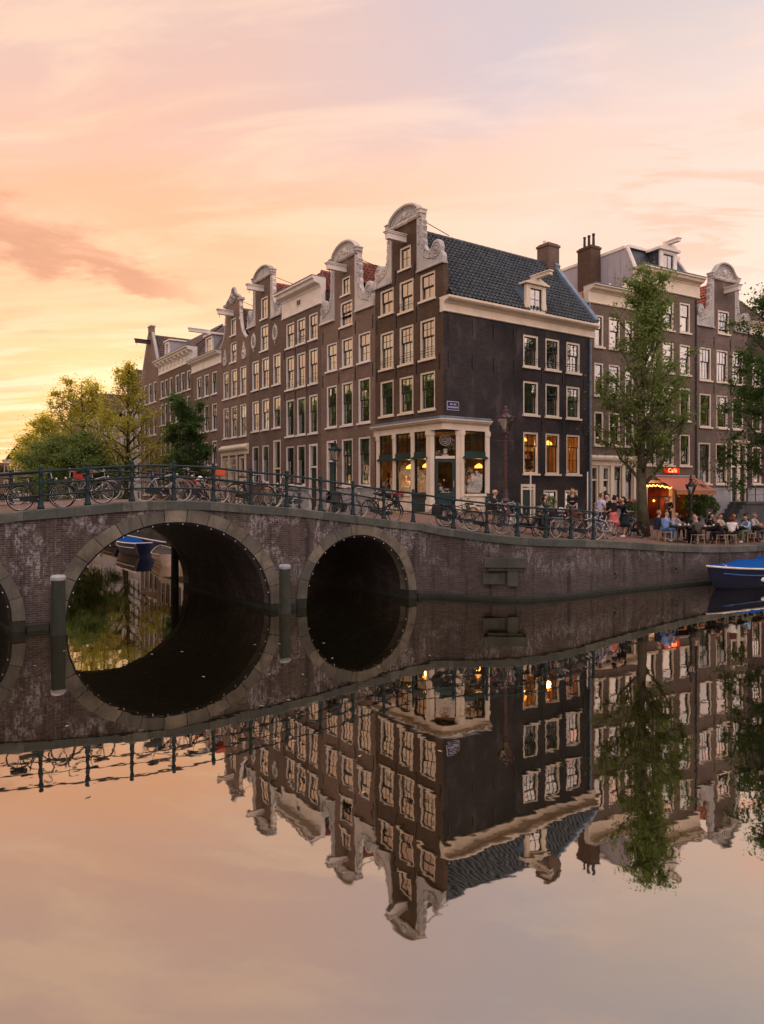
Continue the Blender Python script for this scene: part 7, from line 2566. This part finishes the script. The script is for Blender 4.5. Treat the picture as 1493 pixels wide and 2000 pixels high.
def person(label, x, y, face, pose='sit', lean_=.1, arms='table', top=(.5, .5, .5), bottom=(.03, .03, .035), hair=(.10, .06, .03), hairlen=0, sleeves='long', skirt=None, z=None, scale=1.0, skin=SKIN, hat=None, group='people by the canal', turn=0.0):
    z = gz(x, y) if z is None else z
    t = thing('person', label, 'person', (x, y, z), face, group)
    t.scale = (scale,) * 3
    pz = .95 if pose == 'stand' else .52
    ca, sa = math.cos(lean_), math.sin(lean_)

    def up(px, py, h):      # point above the pelvis, leaned forward
        return Vector((px * ca + h * sa, py, pz + h * ca - px * sa))

    J = []

    def add(p, r, par):
        J.append((Vector(p), r, par)); return len(J) - 1
    pel = add((0, 0, pz), (.13, .10), None)
    wa = add(up(0, 0, .14), (.115, .085), pel)
    chn = add(up(0, 0, .33), (.135, .095), wa)
    nb_ = add(up(-.005, 0, .475), (.075, .06), chn)
    nk = add(up(.01, 0, .54), .050, nb_)
    ct_, st__ = math.cos(turn), math.sin(turn)

    def hd(px, py, h):
        return up(.01 + px * ct_ - py * st__, px * st__ + py * ct_, h)
    jw = add(hd(.030, 0, .605), .062, nk)
    he = add(hd(.015, 0, .68), .088, jw)
    cw = add(hd(.0, 0, .755), .062, he)
    add(hd(.112, 0, .655), .012, he)
    add(hd(0, .088, .66), .014, he); add(hd(0, -.088, .66), .014, he)
    arms_i = []; armJ = []
    for s in (1, -1):
        sh_ = up(0, s * .175, .43)
        shd = up(0, 0, .43)
        if arms == 'table':
            el = sh_ + Vector((.16, s * .05, -.24)); wr = Vector((sh_.x + .34, s * .10, max(pz + .27, sh_.z - .28)))
        elif arms == 'fold':
            el = sh_ + Vector((.08, s * .05, -.27)); wr = sh_ + Vector((.24, -s * .13, -.24))
        elif arms == 'hug':
            el = sh_ + Vector((.20, s * .07, -.14)); wr = sh_ + Vector((.34, -s * .06, -.02))
        elif arms == 'hip':
            el = sh_ + Vector((-.03, s * .18, -.24)); wr = sh_ + Vector((.10, s * .02, -.42))
        else:
            el = sh_ + Vector((.0, s * .07, -.29)); wr = sh_ + Vector((.06, s * .08, -.53))
        i0 = add(sh_, .052, chn); i1 = add(el, .038, i0); i2 = add(wr, .025, i1)
        armJ.append((sh_, el, wr))
        d = (wr - el).normalized()
        pa = add(wr + d * .06, (.036, .02), i2)
        side_ = d.cross(Vector((0, 0, 1)))
        if side_.length < .2: side_ = Vector((0, 1, 0))
        side_.normalize(); dn = Vector((0, 0, -1))
        for q, (o_, L_) in enumerate(((-.026, .065), (-.009, .078), (.009, .072), (.026, .055))):
            k1 = add(wr + d * (.10 + L_ * .45) + side_ * o_ + dn * .006, .0085, pa)
            add(wr + d * (.10 + L_ * .85) + side_ * o_ * 1.1 + dn * .028, .007, k1)
        th_ = add(wr + d * .055 - side_ * s * .038, .009, pa)
        add(wr + d * .095 - side_ * s * .055 + dn * .01, .008, th_)
    legs = []
    for s in (1, -1):
        if pose == 'stand':
            hp = Vector((0, s * .085, pz - .06)); kn = Vector((.03, s * .10, .50)); an = Vector((-.01 + .05 * s, s * .11, .085))
        else:
            hp = Vector((.02, s * .09, pz)); kn = Vector((.43, s * .13, pz + .02)); an = Vector((.40 + .06 * s, s * .14, .085))
        i0 = add(hp, .082, pel); i1 = add(hp.lerp(kn, .5), .072, i0); i2 = add(kn, .052, i1); i3 = add(kn.lerp(an, .4), .05, i2); i4 = add(an, .034, i3)
        add(an + Vector((.11, 0, -.05)), .028, i4)
        legs.append((hp, kn, an))
    body = link(skin_mesh(J, 'body', skin), 'body', t)
    ey = MB()
    for s in (.033, -.033):
        ey.ball(tuple(hd(.092, s, .685)), .012, 6, 4)
    ey.build('eyes', EYE, body)
    MB().ball(tuple(hd(.088, 0, .615)), .018, 6, 4, sc=(.5, 1.3, .4)).build('mouth', cloth((.30, .09, .07)), body)
    # shirt
    K = []
    def ak(p, r, par):
        K.append((Vector(p), r, par)); return len(K) - 1
    a0 = ak(up(0, 0, -.06), (.152, .12), None); a1 = ak(up(0, 0, .14), (.138, .105), a0); a2 = ak(up(0, 0, .34), (.155, .115), a1); ak(up(-.004, 0, .47), (.085, .07), a2)
    for (sh_, el, wr) in armJ:
        b0 = ak(sh_, .068, a2)
        if sleeves == 'long':
            b1 = ak(el, .052, b0); ak(wr.lerp(el, .06), .038, b1)
        else:
            ak(sh_.lerp(el, .75), .060, b0)
    link(skin_mesh(K, 'shirt', cloth(top)), 'shirt', t)
    # trousers or skirt
    K = []
    a0 = ak(up(0, 0, .04) if pose == 'stand' else Vector((0, 0, pz + .03)), (.14, .11), None)
    end = .05
    for (hp, kn, an) in legs:
        b0 = ak(hp, .098, a0); b1 = ak(hp.lerp(kn, .5), .085, b0); b2 = ak(kn, .067, b1)
        if skirt is None:
            b3 = ak(kn.lerp(an, .5), .060, b2); ak(an.lerp(kn, end), .048, b3)
    link(skin_mesh(K, 'trousers' if skirt is None else 'shorts', cloth(bottom)), 'trousers' if skirt is None else 'shorts', t)
    if skirt is not None:
        if pose == 'stand':
            MB().lathe([(.135, pz + .06), (.17, pz - .08), (.23, pz - .3), (.29, pz - .5), (.27, pz - .5), (.12, pz)], seg=16).build('skirt', cloth(skirt), t, smooth=True)
        else:
            MB().ball((.22, 0, pz + .0), .24, 12, 7, sc=(1.35, .95, .45)).build('skirt', cloth(skirt), t, smooth=True)
    for (hp, kn, an) in legs:
        MB().ball(tuple(an + Vector((.06, 0, -.045))), .06, 10, 6, sc=(2.2, .8, .75)).build('shoe', cloth((.03, .025, .02)) if rnd.random() < .6 else cloth((.6, .58, .55)), t, smooth=True)
    # hair
    if hair is not None:
        hr = MB()
        hm = Matrix.Translation(hd(-.018, 0, .705))
        bl = MB().ball((0, 0, 0), .106, 14, 9, sc=(1.0, .95, .98))
        keep = []
        for p in bl.v:
            q = Vector(p)
            fx = q.x * 1.0
            zcut = -.02 + max(0, (fx + .02)) * 1.1
            if q.z < zcut:
                q.z = zcut if fx > .0 else q.z * .85
                if fx > .0:
                    q.x *= .80; q.y *= .97
            keep.append((q.x * ct_ - q.y * st__, q.x * st__ + q.y * ct_, q.z))
        bl.v = keep
        bl.xf(hm)
        if hairlen:
            for s in (-1, 0, 1):
                bl.tube([hd(-.06, s * .05, .70), hd(-.085, s * .07, .60), hd(-.075, s * .075, .60 - hairlen)], [.06, .055, .03], 8)
        if hairlen < 0:
            bl.ball(tuple(hd(-.10, 0, .76)), .05, 8, 6)
        bl.build('hair', cloth(hair), t, smooth=True)
    if hat:
        MB().ball(tuple(hd(-.005, 0, .73)), .112, 12, 8, sc=(1.05, 1.0, .72)).ball(tuple(hd(.09, 0, .715)), .07, 10, 5, sc=(1.0, 1.1, .2)).build('cap', cloth(hat), t, smooth=True)
    return t


def chair(x, y, face, label, m=WOODL, z=None):
    z = gz(x, y) if z is None else z
    t = thing('chair', label, 'chair', (x, y, z), face, 'cafe terrace chairs')
    MB().box(-.2, .2, -.2, .2, .42, .45).build('seat', m, t)
    for sx in (-1, 1):
        for sy in (-1, 1):
            MB().tube([(sx * .20, sy * .19, 0), (sx * .17, sy * .17, .418)], .017, 6).build('leg', m, t)
    return t


def table(x, y, rz, L_, label, m=WOODD):
    t = thing('table', label, 'table', (x, y, gz(x, y)), rz, 'cafe terrace tables')
    for k in range(5):
        MB().box(-L_ / 2, L_ / 2, -.375 + .151 * k, -.375 + .151 * k + .145, .72, .76).build('tabletop_plank', m, t)
    for sx in (-1, 1):
        for sy in (-1, 1):
            MB().tube([(sx * (L_ / 2 - .12), sy * .30, 0), (sx * (L_ / 2 - .15), sy * .24, .718)], .032, 6).build('leg', m, t)
    MB().box(-L_ / 2 + .15, L_ / 2 - .15, -.02, .02, .60, .68).build('rail', m, t)
    return t


TD = RA
def tp_(s, off):      # along the terrace: s metres from its left end, off metres inland of the tables' centre line
    return (13.10 + .8682 * s - .4962 * off, 31.70 + .4962 * s + .8682 * off)


for s, lb in ((.35, 'dark terrace table in front of the man in blue, leftmost'), (2.25, 'dark middle terrace table with cups and papers'), (4.15, 'dark terrace table third from the left'), (6.05, 'dark terrace table cut by the right edge of the picture')):
    x, y = tp_(s, 0); tb = table(x, y, TD, 1.75, lb)
    zt = gz(x, y) + .76
    for k in range(4):
        a = rnd.uniform(-.7, .7); b_ = rnd.uniform(-.25, .25)
        cpx = x + math.cos(TD) * a - math.sin(TD) * b_; cpy = y + math.sin(TD) * a + math.cos(TD) * b_
        c_ = thing('cup', 'white cup on the ' + ('leftmost' if s < 1 else 'second' if s < 3 else 'third' if s < 5 else 'rightmost') + ' terrace table', 'cup', (cpx, cpy, zt + .001), 0, 'cups on the terrace tables')
        MB().lathe([(.075, 0), (.08, .012), (.03, .012), (.028, .016), (.042, .07), (.038, .07), (.024, .022)], seg=12).build('bowl', WHITEP, c_, smooth=True)
        MB().torus((.05, 0, .045), .016, .004, 10, 4).build('handle', WHITEP, c_)
T0 = TD
SEATS = [
    (-1.05, -.15, T0 + .0, dict(label='heavy bald man in light blue shirt and jeans at the left end of the terrace', top=(.20, .33, .60), bottom=(.07, .13, .26), hair=None, lean_=.12, scale=1.03)),
    (-.75, .50, T0 - .15, dict(label='short-haired blonde woman in navy vest beside the man in light blue', top=(.03, .035, .07), bottom=(.05, .05, .07), hair=(.32, .24, .14), lean_=.12)),
    (.35, -.72, T0 + 1.45, dict(label='bald man in brown shirt seen from behind', top=(.085, .075, .055), bottom=(.02, .02, .022), hair=None, lean_=.12)),
    (.65, .75, T0 - 1.6, dict(label='bald older man facing the canal across from the brown shirt', top=(.35, .32, .30), hair=None, lean_=.2)),
    (1.75, .72, T0 - 1.5, dict(label='person in pale blue top at the middle table', top=(.38, .45, .52), hair=(.06, .03, .02), hairlen=.1, lean_=.3)),
    (2.1, -.68, T0 + 1.9, dict(label='balding man in black jacket leaning over the middle table', top=(.02, .02, .024), hair=(.18, .08, .04), lean_=.35)),
    (2.75, -.70, T0 + .5, dict(label='red-brown haired woman in white blouse turned to the right', top=(.68, .64, .60), hair=(.14, .035, .02), hairlen=.08, lean_=.22)),
    (3.75, .72, T0 - 1.6, dict(label='man in cream shirt facing the canal at the right table', top=(.62, .56, .48), hair=(.16, .10, .06), lean_=.25)),
    (3.2, .80, T0 - 1.3, dict(label='dark haired woman in black behind the white blouse', top=(.02, .02, .02), hair=(.02, .015, .012), hairlen=.12, lean_=.2)),
    (4.55, -.30, T0 + 2.9, dict(label='woman in light denim jacket turned left at the right table', top=(.30, .42, .55), bottom=(.16, .18, .12), hair=(.12, .08, .05), hairlen=.1, lean_=.15)),
    (4.9, .75, T0 - 1.7, dict(label='person with brown hair in grey at the far right of the terrace', top=(.18, .18, .2), hair=(.10, .07, .04), lean_=.15)),
    (5.6, -.70, T0 + 1.7, dict(label='woman in orange top at the far right table, seen from behind', top=(.55, .16, .10), bottom=(.12, .13, .16), hair=(.14, .09, .05), hairlen=.12, lean_=.12)),
    (5.75, .72, T0 - 1.6, dict(label='man in dark blue shirt facing the canal at the rightmost table', top=(.03, .05, .12), hair=(.08, .05, .03), lean_=.2)),
    (6.5, .72, T0 - 1.5, dict(label='grey haired person in white at the picture edge', top=(.6, .58, .56), hair=(.35, .34, .33), lean_=.15)),
]
for s, off, fc, kw in SEATS:
    x, y = tp_(s, off)
    person(x=x, y=y, face=fc, **kw)
    chair(x, y, fc, 'light stool under the ' + ' '.join(kw['label'].split()[:9]))
STAND = [
    (8.75, 32.9, -1.9, dict(label='blonde woman in dark jacket standing by the basement windows', top=(.02, .022, .025), hair=(.42, .26, .12), hairlen=.12, arms='fold', pose='stand')),
    (9.6, 31.5, .4, dict(label='bald man in pale lilac shirt standing behind the silver bicycle', top=(.50, .50, .66), bottom=(.04, .05, .09), hair=(.14, .06, .03), arms='hip', pose='stand', sleeves='short')),
    (10.15, 32.3, -2.4, dict(label='dark haired person in black standing behind the lilac shirt', top=(.02, .02, .02), hair=(.02, .015, .01), arms='fold', pose='stand')),
    (10.02, 31.0, .2, dict(label='young woman in salmon skirt embracing the woman in black', top=(.03, .025, .025), skirt=(.50, .12, .11), bottom=(.3, .1, .1), hair=(.02, .015, .012), hairlen=-.001, arms='hug', pose='stand', lean_=.12)),
    (10.48, 31.05, math.pi + .1, dict(label='woman in black coat and long dark skirt beside the elm tree', top=(.012, .013, .016), skirt=(.012, .02, .028), bottom=(.02, .02, .02), hair=(.03, .02, .015), hairlen=.1, arms='hug', pose='stand', lean_=.06)),
]
for x, y, fc, kw in STAND:
    person(x=x, y=y, face=fc, **{**dict(lean_=.02), **kw})
person('person with pale pink cap seated behind the base of the red lamp', 4.75, 30.6, R_(20), top=(.03, .035, .045), hair=(.50, .36, .2), hat=(.55, .33, .27), arms='fold')
chair(4.75, 30.6, R_(20), 'wooden stool under the person with the pink cap')
person('dark haired woman seated low by the basement door', 7.25, 32.2, R_(-20), top=(.05, .03, .03), hair=(.03, .015, .01), hairlen=.12, arms='fold')
chair(7.25, 32.2, R_(-20), 'stool under the dark haired woman by the basement door')
pp = h1w(1.55, .85, 3.0)
person('shop worker in white shirt seen through the second shop window', pp.x, pp.y, -2.2, pose='stand', lean_=.05, arms='fold', top=(.66, .64, .62), hair=(.04, .03, .02), z=3.0, group='people in the shop')
pp = h1w(3.1, .9, 3.0)
person('shop worker in white apron seen through the green-panelled window', pp.x, pp.y, -2.0, pose='stand', lean_=.05, arms='down', top=(.66, .64, .62), bottom=(.5, .5, .5), hair=(.04, .03, .02), z=3.0, group='people in the shop')
pp = rw(5.6, -.7, 0)
person('dark clothed guest standing in the cafe doorway', pp.x, pp.y, -1.9, pose='stand', lean_=.0, arms='fold', top=(.015, .015, .02), hair=(.30, .2, .1), group='people in the cafe')
pp = rw(5.15, -.9, 0)
person('guest with light hair at the cafe door', pp.x, pp.y, -.6, pose='stand', lean_=.0, arms='down', top=(.10, .05, .04), hair=(.35, .28, .2), scale=.97, group='people in the cafe')

# boards, bench and small street things
mbd = thing('menu_board', 'dark standing menu board with a pale notice in front of the cafe shrubs', 'sign board', rw(8.0, -1.6, gz(*rw(8.0, -1.6, 0)[:2])), RA)
MB().box(-.3, .3, -.03, .03, .15, 1.15).build('board', WOODD, mbd)
MB().box(-.12, .12, -.045, -.031, .55, .95).build('notice', CREAM, mbd)
for s in (-.25, .25):
    MB().tube([(s, 0, 0), (s, 0, .149)], .02, 6).build('leg', WOODD, mbd)
bn = thing('bench', 'dark green slatted bench on the pavement below the shop window', 'bench', h1w(5.95, 3.2, 2.9), LA + R_(90))
for k in range(3):
    MB().box(-.8, .8, -.25 + .15 * k, -.13 + .15 * k, .42, .45).build('seat_slat', GREENP, bn)
for k in range(3):
    MB().box(-.8, .8, .19, .22, .55 + .13 * k, .65 + .13 * k).build('back_slat', GREENP, bn)
for s in (-.7, .7):
    MB().box(s - .03, s + .03, -.24, .24, 0, .419).box(s - .03, s + .03, .225, .26, .42, .92).build('leg', IRON, bn)

# banner pole far left
bp_ = thing('banner_pole', 'pale pole with a small blue and white banner at the far left', 'pole', (-60.2, 122.0, 1.5), 0)
MB().lathe([(.12, 0), (.10, 10.0), (.03, 10.1)], seg=8).build('pole', WHITE, bp_)
MB().box(.2, 2.6, -.03, .03, 3.0, 7.2).build('banner', WHITEP, bp_)
MB().box(.7, 1.7, -.05, -.031, 4.6, 6.4).build('banner_mark', BLUEP, bp_)

# leaves floating on the water
lf_me = MB().add([(-.05, 0, 0), (0, .028, .003), (.055, 0, 0), (0, -.028, .003)], [(0, 1, 2, 3)]).mesh('floating_leaf', paint('pale_leaf', (.30, .26, .18), .6, .2))
for k in range(26):
    a = rnd.uniform(-.5, .12); y = rnd.uniform(9, 19)
    link(lf_me, 'floating_leaf', None, (a * y, y, .004), (0, 0, rnd.uniform(0, 6)), label='tiny pale leaf floating on the dark water before the arches', category='leaf', group='leaves floating on the canal')
